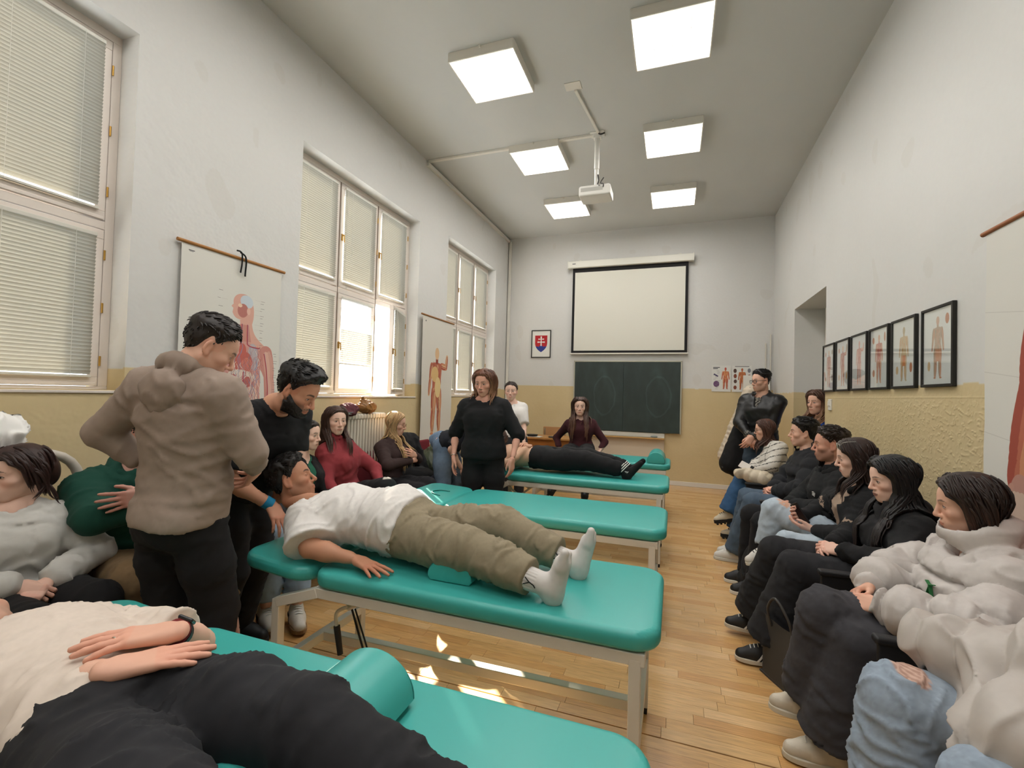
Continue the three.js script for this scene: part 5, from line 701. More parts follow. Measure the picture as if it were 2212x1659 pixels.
treatmentTable('teal treatment table carrying the person in black trousers and striped socks', ...TABLES[3], { joint: -1.58 });
treatmentTable('teal treatment table by the blackboard with the seated woman in burgundy', ...TABLES[4]);
function bolster(label, x, y, z, w, h, L) { // half-round knee roll lying across the table
  const t = thing('knee_bolster', label, 'bolster', [x, y, z], 0, 'teal knee bolsters'), s = new THREE.Shape(), n = 20; s.moveTo(-w / 2 + 0.01, 0); s.lineTo(w / 2 - 0.01, 0); for (let i = 0; i <= n; i++) { const a = i / n * Math.PI; s.lineTo(Math.cos(a) * w / 2, 0.012 + Math.sin(a) * (h - 0.012)); }
  part('cover', toCreasedNormals(new THREE.ExtrudeGeometry(s, { depth: L - 0.012, bevelEnabled: true, bevelThickness: 0.006, bevelSize: 0.006, bevelSegments: 3, curveSegments: 8 }), 0.6).translate(0, 0.006, -L / 2 + 0.006), teal, t);
  for (const q of [-1, 1]) { const p = []; for (let i = 0; i <= n; i++) { const a = i / n * Math.PI; p.push([Math.cos(a) * (w / 2 + 0.004), 0.018 + Math.sin(a) * (h - 0.012), q * (L / 2 - 0.004)]); } part('piping', tubeOf(p, 0.0035, 40, 6), tealDark, t); }
}
bolster('teal half-round knee bolster under the legs in dark jeans', -0.745, 0.682, -0.83, 0.225, 0.112, 0.50);
bolster('teal half-round knee bolster under the beige trousers', -0.90, 0.682, -2.06, 0.20, 0.095, 0.50);
bolster('teal half-round knee bolster at the end of the table by the blackboard', -0.20, 0.702, -6.15, 0.20, 0.125, 0.46);
// ---------------------------------------------------------------- desk, radiator, chairs, bags
{
  const d = thing('teacher_desk', 'orange-brown wooden desk by the back wall', 'desk', [-2.0, 0, -7.75]), wd = std({ color: 0xb0702f, roughness: 0.45, map: grains[1] }), wt = std({ color: 0xc08a4e, roughness: 0.4, map: grains[0] });
  part('desk_top', uvMetres(box(1.35, 0.028, 0.62, 0, 0.776, 0), (x, y, z) => [x, z * 2]), wt, d); part('front_panel', uvMetres(box(1.25, 0.52, 0.02, 0, 0.50, 0.24), (x, y) => [x, y * 2]), wd, d); part('side_panel', uvMetres(box(0.025, 0.76, 0.56, -0.62, 0.38, 0), (x, y, z) => [z, y * 2]), wd, d); part('side_panel', uvMetres(box(0.025, 0.76, 0.56, 0.62, 0.38, 0), (x, y, z) => [z, y * 2]), wd, d);
  const c = thing('desk_chair', 'light wooden chair behind the desk', 'chair', [-2.06, 0, -8.15]); part('backrest', box(0.42, 0.17, 0.016, 0, 0.84, -0.12, 0.007), std({ color: 0xb98a5c, roughness: 0.5 }), c); part('seat', box(0.40, 0.016, 0.38, 0, 0.45, 0.03, 0.007), std({ color: 0xb98a5c, roughness: 0.5 }), c); for (const [x, z] of [[-0.18, -0.14], [0.18, -0.14], [-0.18, 0.2], [0.18, 0.2]]) part('leg', rod([x, 0, z], [x, z < 0 ? 0.9 : 0.45, z < 0 ? -0.11 : z], 0.012), metalMat, c);
  const p = thing('black_dish', 'flat black round case on papers on the desk', 'case', [-2.28, 0.795, -7.6]); part('case', new THREE.CylinderGeometry(0.095, 0.085, 0.03, 24).translate(0, 0.015, 0), rubber, p); const pp = thing('papers', 'sheet of white paper under the black case on the desk', 'paper', [-2.27, 0.791, -7.6]); part('sheet', box(0.30, 0.004, 0.21, 0, 0, 0, 0), paper, pp);
  const k = thing('tape_roll', 'small dark ring lying on the desk', 'ring', [-1.93, 0.802, -7.56]); part('ring', new THREE.TorusGeometry(0.045, 0.012, 8, 24).rotateX(Math.PI / 2), std({ color: 0x3b352c, roughness: 0.5 }), k);
}
{ // radiator with things lying on it
  const r = thing('radiator', 'white column radiator under the open window', 'radiator', [WALL_L + 0.12, 0, -3.94]), m = std({ color: 0xd8d1c2, roughness: 0.45 });
  for (let i = 0; i < 14; i++) { const z = -0.33 + i * 0.047; part('section', [rod([-0.05, 0.18, z], [-0.05, 1.24, z], 0.016), rod([0.05, 0.18, z], [0.05, 1.24, z], 0.016), box(0.15, 0.06, 0.042, 0, 1.235, z, 0.018), box(0.15, 0.06, 0.042, 0, 0.18, z, 0.018)], m, r); }
  part('foot', [box(0.12, 0.16, 0.03, 0, 0.08, -0.3), box(0.12, 0.16, 0.03, 0, 0.08, 0.26)], m, r);
}
function lump(name, label, cat, mat, color, prims, cell, o = {}) { // a soft heap: cloth, coat, bag
  const t = thing(name, label, cat), F = { prims, cuts: o.cuts, margin: 0.04, mod: (d, x, y, z, n) => (Math.abs(d) > 0.06 ? d : d - (o.amp ?? 0.014) * folds(x, y, z, o.ax, o.seed || 1, o.fl ?? 7, o.fh ?? 12) - (o.quilt ? (o.puffy ?? 0.014) * (Math.pow(Math.abs(Math.sin((x * o.qa[0] + y * o.qa[1] + z * o.qa[2] + 0.03 * noise(x * 5, y * 5, z * 5)) * o.quilt * Math.PI)), 0.55) - 0.75) : 0)) };
  const g = meshField(F, o.lo, o.hi, cell, o.paint || weave(color, o.weave ?? 0.1, o.seed || 1, 70)); part(o.part || 'fabric', g, mat, t); return t;
}
lump('scarf', 'crumpled maroon scarf on the radiator', 'scarf', clothMat, lin('#5e3038'), [ell([-2.98, 1.31, -3.72], [0.07, 0.055, 0.12]), ell([-2.96, 1.28, -3.66], [0.07, 0.03, 0.10])], 0.008, { lo: [-3.1, 1.2, -3.92], hi: [-2.84, 1.42, -3.5], amp: 0.025, fl: 16, fh: 16 });
lump('brown_bag', 'small tan leather bag on the radiator', 'bag', leatherMat, lin('#8a5f2e'), [ell([-2.98, 1.33, -3.99], [0.07, 0.06, 0.14]), cap([-2.98, 1.36, -3.93], [-2.97, 1.42, -3.92], 0.02, 0.015)], 0.008, { lo: [-3.1, 1.22, -4.2], hi: [-2.84, 1.48, -3.78], amp: 0.02, fl: 14, fh: 18 });
{ const m = thing('magazines', 'grey magazines beside the maroon scarf on the radiator', 'magazine', [-2.97, 1.265, -3.58]); part('magazine', box(0.15, 0.012, 0.22, 0, 0.008, 0, 0.002), std({ color: 0xb9bcb8, roughness: 0.4 }), m); part('magazine', box(0.15, 0.010, 0.21, 0.005, 0.020, 0.01, 0.002), std({ color: 0x5d6a66, roughness: 0.4 }), m); }
const burgundy = std({ color: 0x6d1823, roughness: 0.95 }), chairSteel = std({ color: 0x2b2b2d, roughness: 0.5, metalness: 0.5 }), blackPlastic = std({ color: 0x17171a, roughness: 0.55 });
function stackChair(label, x, z, yaw) { // upholstered stacking chair, front towards +z of its own axes
  const c = thing('stacking_chair', label, 'chair', [x, 0, z], yaw * D, 'burgundy stacking chairs along the window wall');
  part('seat', box(0.44, 0.06, 0.42, 0, 0.445, 0.02, 0.028), burgundy, c); part('backrest', box(0.44, 0.34, 0.05, 0, 0.74, -0.22, 0.024).applyMatrix4(new THREE.Matrix4().makeRotationX(-0.08)), burgundy, c);
  for (const s of [-1, 1]) { part('leg', tubeOf([[s * 0.235, 0.90, -0.27], [s * 0.235, 0.46, -0.21], [s * 0.235, 0, -0.25]], 0.011, 16), chairSteel, c); part('leg', tubeOf([[s * 0.235, 0.42, -0.19], [s * 0.235, 0.42, 0.2], [s * 0.235, 0, 0.24]], 0.011, 20), chairSteel, c); }
  return c;
}
stackChair('burgundy chair under the woman in light grey sweatshirt', -2.72, -1.22, 90); stackChair('burgundy chair under the person in green hoodie', -2.74, -1.74, 90); stackChair('burgundy chair under the person in light-blue jeans with striped white trainers', -2.74, -2.32, 90); stackChair('burgundy chair under the woman with tied dark hair', -2.74, -2.86, 90); stackChair('burgundy chair under the woman in red jumper', -2.74, -3.38, 90); stackChair('burgundy chair under the blonde woman with glasses', -2.70, -4.0, 90); stackChair('burgundy chair with dark jacket over it, beside the blonde woman', -2.72, -4.58, 90); stackChair('burgundy chair piled with an olive jacket, below the muscle chart', -2.72, -5.12, 90);
function tabletChair(label, z) { // black seat, back and folded writing tablet; faces -x
  const c = thing('tablet_chair', label, 'chair', [1.14, 0, z], -Math.PI / 2, 'black tablet chairs along the right wall');
  part('seat', box(0.46, 0.05, 0.42, 0, 0.44, 0.02, 0.024), blackPlastic, c); part('backrest', box(0.46, 0.36, 0.04, 0, 0.73, -0.225, 0.02), blackPlastic, c);
  part('armrest', [box(0.05, 0.030, 0.60, 0.30, 0.645, 0.14, 0.012), box(0.020, 0.25, 0.30, 0.305, 0.52, 0.28, 0.01), box(0.020, 0.16, 0.12, 0.305, 0.56, 0.07, 0.01)], blackPlastic, c);
  part('armrest', [box(0.05, 0.035, 0.30, -0.26, 0.645, 0.0, 0.014), box(0.022, 0.20, 0.03, -0.26, 0.54, -0.13, 0.01)], blackPlastic, c);
  for (const s of [-1, 1]) { part('leg', tubeOf([[s * 0.24, 0.88, -0.25], [s * 0.24, 0.44, -0.21], [s * 0.24, 0, -0.26]], 0.012, 14), chairSteel, c); part('leg', rod([s * 0.24, 0.45, 0.18], [s * 0.24, 0, 0.21], 0.012), chairSteel, c); }
}
[[-1.68, 'black tablet chair nearest the camera, under the lap coat'], [-2.36, 'black tablet chair under the woman in white puffer jacket'], [-3.05, 'black tablet chair under the woman with very long black hair'], [-3.56, 'black tablet chair under the woman with sunglasses on her head'], [-4.08, 'black tablet chair under the man in black jacket with white chest mark'], [-4.74, 'black tablet chair under the dark-haired man in blue-grey jeans'], [-5.62, 'black tablet chair under the woman in striped white shirt']].forEach(([z, l]) => tabletChair(l, z));
lump('jacket', 'black jacket hung over the back of a burgundy chair beside the blonde woman', 'jacket', clothMat, lin('#141416'), [ell([-2.86, 0.80, -4.52], [0.11, 0.24, 0.26]), ell([-2.70, 0.56, -4.55], [0.2, 0.10, 0.22]), cap([-2.84, 0.98, -4.42], [-2.80, 0.60, -4.28], 0.07, 0.06), cap([-2.84, 0.96, -4.66], [-2.74, 0.55, -4.80], 0.07, 0.06)], 0.013, { lo: [-3.05, 0.4, -5.0], hi: [-2.4, 1.12, -4.15], amp: 0.02, seed: 4 });
lump('jacket', 'olive green padded jacket heaped on a burgundy chair', 'jacket', nylonMat, lin('#4c5340'), [ell([-2.72, 0.66, -5.02], [0.22, 0.18, 0.24]), cap([-2.6, 0.62, -4.85], [-2.5, 0.52, -5.1], 0.09, 0.08), ell([-2.66, 0.80, -5.0], [0.14, 0.10, 0.14])], 0.013, { lo: [-3.0, 0.42, -5.35], hi: [-2.35, 1.0, -4.68], amp: 0.03, fl: 9, fh: 14, seed: 7 });
lump('jacket', 'navy cloth lying on a burgundy seat in front of the black jacket', 'jacket', clothMat, lin('#181c2b'), [ell([-2.50, 0.50, -4.42], [0.16, 0.05, 0.22]), ell([-2.56, 0.53, -4.62], [0.15, 0.06, 0.2])], 0.013, { lo: [-2.8, 0.42, -4.95], hi: [-2.25, 0.65, -4.1], amp: 0.022, seed: 9 });
{ // bright white padded bag and bent white tube behind the woman in grey
  lump('white_padded_bag', 'bright white padded bag with dark rim by the window wall', 'bag', nylonMat, [0.86, 0.85, 0.82], [ell([-2.93, 1.26, -1.06], [0.12, 0.13, 0.27]), ell([-2.93, 1.12, -1.0], [0.12, 0.10, 0.26])], 0.009, { lo: [-3.12, 0.98, -1.42], hi: [-2.72, 1.45, -0.66], amp: 0.028, fl: 10, fh: 12, seed: 3, paint: (x, y, z) => { const e = Math.hypot((y - 1.26) / 0.13, (z + 1.06) / 0.27); return e > 1.03 && x < -2.90 ? [0.03, 0.035, 0.03] : [0.86, 0.85, 0.82]; } });
  const t = thing('white_tube_frame', 'bent white metal tube standing behind the person in green hoodie', 'frame'); part('tube', tubeOf([[-2.88, 0.0, -1.10], [-2.88, 0.95, -1.12], [-2.88, 1.145, -1.22], [-2.88, 1.155, -1.36], [-2.88, 1.11, -1.47], [-2.88, 0.98, -1.53], [-2.88, 0.0, -1.55]], 0.022, 60, 12), std({ color: 0xc9c2b6, roughness: 0.4 }), t);
}
{ // dark tote on the floor
  const t = thing('tote_bag', 'dark grey tote bag standing on the floor by the black jeans', 'bag', [0.60, 0, -2.83], -62 * D), m = std({ color: 0x3a3836, roughness: 0.6, side: THREE.DoubleSide }), w = 0.30, h = 0.33, dp = 0.13, pos = [], idx = [], N = 40, R = 10;
  for (let j = 0; j <= R; j++) for (let i = 0; i <= N; i++) { const v = j / R, a = i / N * 2 * Math.PI, c = Math.cos(a), s = Math.sin(a), k = Math.pow(c ** 6 + s ** 6, -1 / 6), fl = 1 + 0.10 * v, pinch = mix(1, 0.55 + 0.45 * c * c, v * 0.8); pos.push(c * k * w / 2 * fl, v * h + 0.025 * v * Math.cos(2 * a), s * k * dp / 2 * pinch); }
  for (let j = 0; j < R; j++) for (let i = 0; i < N; i++) { const q = j * (N + 1) + i; idx.push(q, q + N + 1, q + 1, q + 1, q + N + 1, q + N + 2); }
  const g = new THREE.BufferGeometry(); g.setAttribute('position', new THREE.Float32BufferAttribute(pos, 3)); g.setIndex(idx); g.computeVertexNormals(); part('bag_body', g, m, t); part('bag_base', box(w, 0.012, dp, 0, 0.008, 0), m, t);
  for (const s of [-1, 1]) part('handle', tubeOf([[-0.08, h - 0.05, s * 0.05], [-0.075, h + 0.05 - (s < 0 ? 0.3 : 0), s * 0.075], [0.0, h + 0.13 - (s < 0 ? 0.34 : 0), s * 0.09], [0.075, h + 0.05 - (s < 0 ? 0.3 : 0), s * 0.075], [0.08, h - 0.05, s * 0.05]], 0.007, 30, 8), m, t);
}
lump('backpack', 'black backpack slumped on the floor between the feet of the men in black jackets', 'backpack', clothMat, lin('#0f0f11'), [ell([0.68, 0.20, -4.05], [0.15, 0.22, 0.17]), ell([0.66, 0.10, -4.1], [0.15, 0.10, 0.18]), cap([0.54, 0.04, -4.2], [0.46, 0.02, -4.28], 0.02, 0.02)], 0.012, { lo: [0.4, 0, -4.4], hi: [0.9, 0.48, -3.8], amp: 0.02, seed: 2 });
{ // grey sign board under the third table, black stool parts
  const b = thing('black_case', 'dark box standing under the empty treatment table', 'box', [-1.15, 0, -3.62]); part('case', box(0.34, 0.42, 0.16, 0, 0.21, 0, 0.03), std({ color: 0x2a2b26, roughness: 0.6 }), b); part('case_handle', tubeOf([[-0.06, 0.42, 0], [-0.04, 0.45, 0], [0.04, 0.45, 0], [0.06, 0.42, 0]], 0.008, 12), rubber, b);
}
// ---------------------------------------------------------------- the people
const C = { black: lin('#131316'), denimBlack: lin('#1b1b1f'), taupe: lin('#9a897d'), cream: lin('#d9cdc0'), grey: lin('#c4c2bc'), white: lin('#dedad6') };
const H = { dark: lin('#1a110d'), brown: lin('#3a241a'), black: lin('#0d0a0a'), auburn: lin('#5c3826'), blonde: lin('#b08d62'), light: lin('#7a5238') };
// a small flat mark on cloth: strokes of thin tubes in the plane (a, b) at p
function mark(name, mat, parent, p, a, b, n, strokes, r) { a = unit(a); b = unit(b); part(name, strokes.map((s) => tubeOf(s.map(([x, y]) => add(add(add(p, a, x), b, y), n, 0.001)), r, 10, 5)), mat, parent); }
function wristBand(f, q, w, r, mat, name, at = 0.93, extra) { const A = f.arm[q], c = lerp3(A.e, A.h, at), d = unit(subv(A.h, A.e)), g = new THREE.CylinderGeometry(r, r, w, 20, 1, false).applyQuaternion(new THREE.Quaternion().setFromUnitVectors(V(0, 1, 0), V(...d))).translate(...c); return part(name, g, mat, f.group); }

// 1. man lying on the nearest table
person({ label: 'man in cream t-shirt and dark jeans lying on his back with folded hands', g: 'm', h: 1.74, seed: 1, lod: 1,
  head: { at: [-1.88, 0.785, -0.755], f: [0.10, 0.98, 0.12], up: [-1, 0.1, 0] }, neck: [-1.67, 0.765, -0.735], pelvis: [-1.10, 0.770, -0.675], fwd: [0, 1, 0], fat: 0.0,
  armR: { elbow: [-1.315, 0.805, -0.625], hand: [-1.10, 0.905, -0.645], dir: [0.10, 0.0, -0.13], palm: [0, -1, 0], bend: [0.06, 0.06, 0.08, 0.10], f2: 0.8, thumb: 0.1 }, armL: { elbow: [-1.265, 0.765, -0.965], hand: [-1.09, 0.925, -0.775], dir: [-0.13, 0.012, 0.14], palm: [0, -1, 0], bend: [0.10, 0.11, 0.13, 0.18], f2: 0.9, thumb: 0.25, spread: 0.08 },
  legR: { knee: [-0.72, 0.835, -0.50], foot: [-0.31, 0.76, -0.46], toe: [0.2, 0.98, 0] }, legL: { knee: [-0.66, 0.845, -0.735], foot: [-0.27, 0.76, -0.70], toe: [0.2, 0.98, 0] },
  face: { skin: SKIN.fair, stubble: 0.30, open: 0 }, hair: { color: lin('#4a3524'), top: 0.022, side: 0.010 },
  top: { name: 't_shirt', color: lin('#d8cabd'), sleeve: 0.40, from: -0.02, seat: false, ease: 0.012, open: 0.022, fold: 0.010, cell: 0.008 },
  pants: { name: 'jeans', color: C.denimBlack, ease: 0.016, knee: 0.082, hem: 0.075, fold: 0.011, lying: true, cell: 0.009, fade: 0.3, fadeTo: lin('#33343a'), top: 0.1 }, shoes: null,
  extra: (f) => { const w = wristBand(f, 'L', 0.026, 0.031, std({ color: 0x17181c, roughness: 0.5 }), 'watch_strap', 0.90); const A = f.arm.L, c = lerp3(A.e, A.h, 0.90), up = unit(add([0.5, 0.8, 0.2], unit(subv(A.h, A.e)), -dot([0.5, 0.8, 0.2], unit(subv(A.h, A.e))))); part('watch_case', box(0.036, 0.010, 0.042, 0, 0, 0, 0.004).applyMatrix4(basis(up, subv(A.h, A.e)).setPosition(...add(c, up, 0.031))), std({ color: 0x0c0d10, roughness: 0.25 }), w); wristBand(f, 'L', 0.006, 0.0295, std({ color: 0x7a1f22, roughness: 0.7 }), 'red_bracelet', 0.955); part('ring', new THREE.TorusGeometry(0.0098, 0.0016, 8, 20).applyMatrix4(basis([1, 0, 0], f.arm.L.dir)).applyMatrix4(new THREE.Matrix4().setPosition(...add(add(f.arm.L.h, f.arm.L.dir, 0.112), [0, -0.006, 0], 1))), std({ color: 0xd8d4c8, metalness: 0.9, roughness: 0.25 }), f.group); } });

// 2. man lying on the second table
person({ label: 'man in white t-shirt, beige trousers and white socks lying with lifted head', g: 'm', h: 1.74, seed: 2, lod: 1,
  head: { at: [-1.955, 1.00, -2.0], f: [0.72, 0.33, -0.50], up: [-0.42, 0.90, 0.05] }, neck: [-1.77, 0.865, -2.02], pelvis: [-1.20, 0.805, -2.03], fwd: [0, 1, 0], fat: 0.055, wide: 1.06,
  armR: { elbow: [-1.60, 0.755, -1.755], hand: [-1.345, 0.728, -1.775], dir: [0.20, -0.02, 0.05], palm: [0, -1, 0], bend: [0.10, 0.08, 0.08, 0.10], f2: 0.8, thumb: 0.1, spread: 0.20 }, armL: { elbow: [-1.60, 0.75, -2.30], hand: [-1.34, 0.73, -2.28], palm: [0, -1, 0], bend: [0.1, 0.1, 0.1, 0.1] },
  legR: { knee: [-0.86, 0.815, -1.885], foot: [-0.475, 0.755, -1.80] }, legL: { knee: [-0.80, 0.845, -2.17], foot: [-0.43, 0.755, -2.10] },
  face: { skin: lin('#c08a6c'), stubble: 0.35, open: 0, nose: 1.15, browc: lin('#15100d') }, hair: { color: lin('#15110f'), top: 0.034, front: 0.040, side: 0.012, rough: 0.4 },
  top: { name: 't_shirt', seat: false, color: C.white, sleeve: 0.46, from: 0.03, ease: 0.018, open: 0.034, fold: 0.011, cell: 0.009 },
  pants: { name: 'trousers', color: lin('#8c8069'), ease: 0.018, knee: 0.092, hem: 0.074, len: 0.84, fold: 0.012, lying: true, cell: 0.009, top: 0.16, fl: 7, fh: 18 },
  extra: (f) => { for (const [q, toe] of [['R', [0.42, 0.90, 0.08]], ['L', [0.46, 0.88, -0.08]]]) { const M = basis([-1, 0.25, 0], toe).setPosition(...f.leg[q].a), s = 1.05, rib = (x, y, z) => (y > 0.03 ? 0.0022 * Math.sin(Math.atan2(x, z) * 20) : 0);
      const F = { prims: [cap([0, 0.16, -0.012], [0, 0.0, -0.005], 0.049, 0.044, 0.02), ell([0, -0.045, -0.042], [0.036, 0.042, 0.040], 0.03), cap([0, -0.045, 0.0], [0, -0.050, 0.105], 0.042, 0.034, 0.03), cap([-0.02, -0.052, 0.10], [-0.022, -0.052, 0.158], 0.024, 0.017, 0.014), cap([0.014, -0.055, 0.10], [0.02, -0.060, 0.140], 0.024, 0.015, 0.014)], margin: 0.01, mod: (d, x, y, z) => d - rib(x, y, z), cuts: [{ k: 0.003, f: (x, y) => 0.135 - y }] };
      const so = part('sock', meshField(F, [-0.07, -0.11, -0.10], [0.07, 0.16, 0.20], 0.0046, (x, y, z) => { const n = 1 + 0.05 * noise(x * 60, y * 60, z * 60); return mul3(lin('#d4cfcb'), [n, n, n]); }).applyMatrix4(M), clothMat, f.group);
      const sd = q === 'R' ? 1 : -1, near = [0.0475 * (q === 'R' ? 1 : 1) * 1, 0.05, 0]; const pw = (x, y, z) => { const v = V(x, y, z).applyMatrix4(M); return [v.x, v.y, v.z]; }; let lx = 0.07; const side = M.elements[2] > 0 ? 1 : -1; while (lx > 0 && fieldAt(F, side * lx, 0.05, 0.004) > 0.001) lx -= 0.001;
      part('sock_mark', [tubeOf([pw(side * (lx + 0.0015), 0.070, 0.018), pw(side * (lx + 0.002), 0.050, 0.005), pw(side * (lx + 0.0015), 0.030, -0.002), pw(side * (lx + 0.001), 0.022, -0.010)], 0.0024, 12, 5), tubeOf([pw(side * (lx + 0.001), 0.072, -0.012), pw(side * (lx + 0.002), 0.050, 0.004)], 0.0020, 8, 5)], rubber, so); } } });

// 3. man in taupe hoodie, hands on hips
person({ label: 'standing man in taupe hoodie seen from behind, hands on hips', g: 'm', h: 1.80, seed: 3, lod: 1,
  head: { at: [-1.885, 1.662, -1.445], size: 0.97, yaw: 146, pitch: 30 }, neck: [-1.965, 1.535, -1.405], pelvis: [-2.0, 0.95, -1.42], fwd: 186, wide: 1.05, fat: 0.01,
  armR: { elbow: [-1.715, 1.225, -1.51], hand: [-1.80, 1.115, -1.62], dir: [-0.6, -0.35, -0.25], palm: [-0.8, 0.2, 0.5], bend: [0.3, 0.25, 0.25, 0.3], thumb: 0.4, spread: 0.10 }, armL: { elbow: [-2.355, 1.285, -1.32], hand: [-2.20, 1.08, -1.48], dir: [0.6, -0.3, -0.4], palm: [1, 0, 0.2] },
  legR: { foot: [-1.86, 0.09, -1.43], toe: [-0.05, 0, -1] }, legL: { foot: [-2.14, 0.09, -1.40], toe: [-0.25, 0, -1] },
  face: { skin: SKIN.fair, nose: 1.1, stubble: 0.1 }, hair: { color: lin('#1d1512'), top: 0.028, side: 0.006, back: 0.008 },
  top: { name: 'hoodie', color: C.taupe, from: -0.045, ease: 0.022, arm: 0.024, cuff: 0.018, reach: 0.62, hood: 0.9, fold: 0.010, neckR: 0.072 },
  pants: { name: 'jeans', color: lin('#121216'), ease: 0.014, knee: 0.082, hem: 0.075, top: 0.12 }, shoes: { color: C.black, sole: 0x222222 },
  extra: (f) => { wristBand(f, 'R', 0.022, 0.031, std({ color: 0x5d5a56, roughness: 0.4 }), 'watch_strap', 0.80); } });

// 4. bearded man bending over the patient
person({ label: 'bearded man in black t-shirt bending over the patient, turquoise wristband', g: 'm', h: 1.78, seed: 4, lod: 1,
  head: { at: [-1.875, 1.485, -1.935], yaw: 104, pitch: 30 }, neck: [-2.055, 1.385, -1.955], pelvis: [-2.33, 0.93, -1.99], fwd: [0.88, -0.5, 0.0],
  armR: { hand: [-1.975, 0.885, -1.885], pole: [-0.4, -0.2, 0.8], dir: [0.7, -0.55, 0.2], palm: [-0.2, -1, 0.0], bend: [0.2, 0.2, 0.25, 0.3] }, armL: { hand: [-2.13, 0.875, -2.06], elbow: [-2.11, 1.11, -2.12], dir: [0.7, 0.45, 0.35], palm: [0.5, 0.2, -0.5], bend: [0.4, 0.4, 0.4, 0.4], spread: 0.12 },
  legR: { foot: [-2.40, 0.09, -1.90], toe: [1, 0, 0.1] }, legL: { foot: [-2.42, 0.09, -2.10], toe: [1, 0, -0.2] },
  face: { skin: SKIN.warm, nose: 1.25, stubble: 0.75, browc: lin('#0d0a09') }, hair: { color: H.black, top: 0.040, front: 0.046, side: 0.014, beard: 0.013 },
  top: { name: 't_shirt', color: lin('#111216'), sleeve: 0.42, from: 0.0, ease: 0.020, open: 0.024, fold: 0.010, neckR: 0.070 }, pants: { name: 'jeans', color: lin('#15161b'), ease: 0.012, knee: 0.078, hem: 0.07, top: 0.15 }, shoes: { color: C.black, sole: 0x222222 },
  extra: (f) => { wristBand(f, 'R', 0.042, 0.0325, std({ color: 0x1b87b5, roughness: 0.8 }), 'wristband', 0.90); } });

// 5. woman in light grey sweatshirt
person({ label: 'seated woman in light grey sweatshirt with clasped hands, turning away', g: 'f', h: 1.68, seed: 5, lod: 1,
  head: { at: [-2.77, 1.09, -1.235], yaw: 6, pitch: 6 }, pelvis: [-2.78, 0.54, -1.22], neck: [-2.78, 0.90, -1.22], fwd: 72, fat: 0.015, wide: 1.06,
  armL: { elbow: [-2.60, 0.70, -1.46], hand: [-2.48, 0.655, -1.21], dir: [0.35, -0.25, 0.6], palm: [0.2, -0.6, 0.6], bend: [0.7, 0.75, 0.8, 0.85], thumb: 0.4 }, armR: { elbow: [-2.62, 0.70, -0.96], hand: [-2.50, 0.665, -1.13], dir: [0.5, -0.3, -0.4], palm: [0.1, -0.7, -0.7], bend: [0.6, 0.65, 0.7, 0.75], thumb: 0.5 },
  legL: { knee: [-2.30, 0.57, -1.30], foot: [-2.22, 0.09, -1.32], toe: [1, 0, -0.1] }, legR: { knee: [-2.30, 0.56, -1.08], foot: [-2.22, 0.09, -1.06], toe: [1, 0, 0.1] },
  face: { skin: SKIN.pale }, hair: { color: lin('#2c1712'), top: 0.016, side: 0.014, extra: [ell([0, -0.02, -0.105], [0.060, 0.075, 0.045], 0.04)], locks: { len: 0.20, n: 300, sweep: 1.6, front: 0.04, vol: 0.014, r: 0.0052 } },
  top: { name: 'sweatshirt', color: C.grey, from: -0.06, ease: 0.034, arm: 0.032, cuff: 0.016, puff: 0.022, fold: 0.013, reach: 0.93, bust: 1, weave: 0.05 }, pants: { color: lin('#0e0d10'), ease: 0.014, knee: 0.085, hem: 0.085 }, shoes: { color: C.black } });

// 6. person in green hoodie
person({ label: 'person in dark green hoodie and khaki trousers with folded arms', g: 'm', h: 1.76, seed: 6, lod: 1.25,
  head: { at: [-2.63, 1.235, -1.70], yaw: 85, pitch: 0 }, neck: [-2.72, 1.02, -1.68], pelvis: [-2.78, 0.54, -1.70], fwd: 84, fat: 0.03, wide: 1.08,
  armR: { elbow: [-2.56, 0.87, -1.42], hand: [-2.42, 0.91, -1.66], dir: [0.1, 0.1, -1], palm: [-1, 0, 0] }, armL: { elbow: [-2.55, 0.86, -1.95], hand: [-2.44, 0.955, -1.56], dir: [-0.1, -0.05, 1], palm: [-1, -0.1, 0], bend: [0.15, 0.12, 0.12, 0.15], f2: 0.7, spread: 0.12, thumb: 0.0 },
  legR: { knee: [-2.34, 0.585, -1.47], foot: [-2.30, 0.09, -1.50], toe: [1, 0, 0] }, legL: { knee: [-2.30, 0.58, -1.86], foot: [-2.22, 0.09, -1.90], toe: [1, 0, 0] },
  face: { skin: lin('#d0a090') }, hair: { color: H.dark },
  top: { name: 'hoodie', color: lin('#0f4437'), from: -0.06, ease: 0.036, arm: 0.036, cuff: 0.016, reach: 0.95, hood: true, fold: 0.013 }, pants: { color: lin('#7d6547'), ease: 0.020, knee: 0.098, hem: 0.07, len: 0.45, fold: 0.012 }, shoes: { color: C.black } });

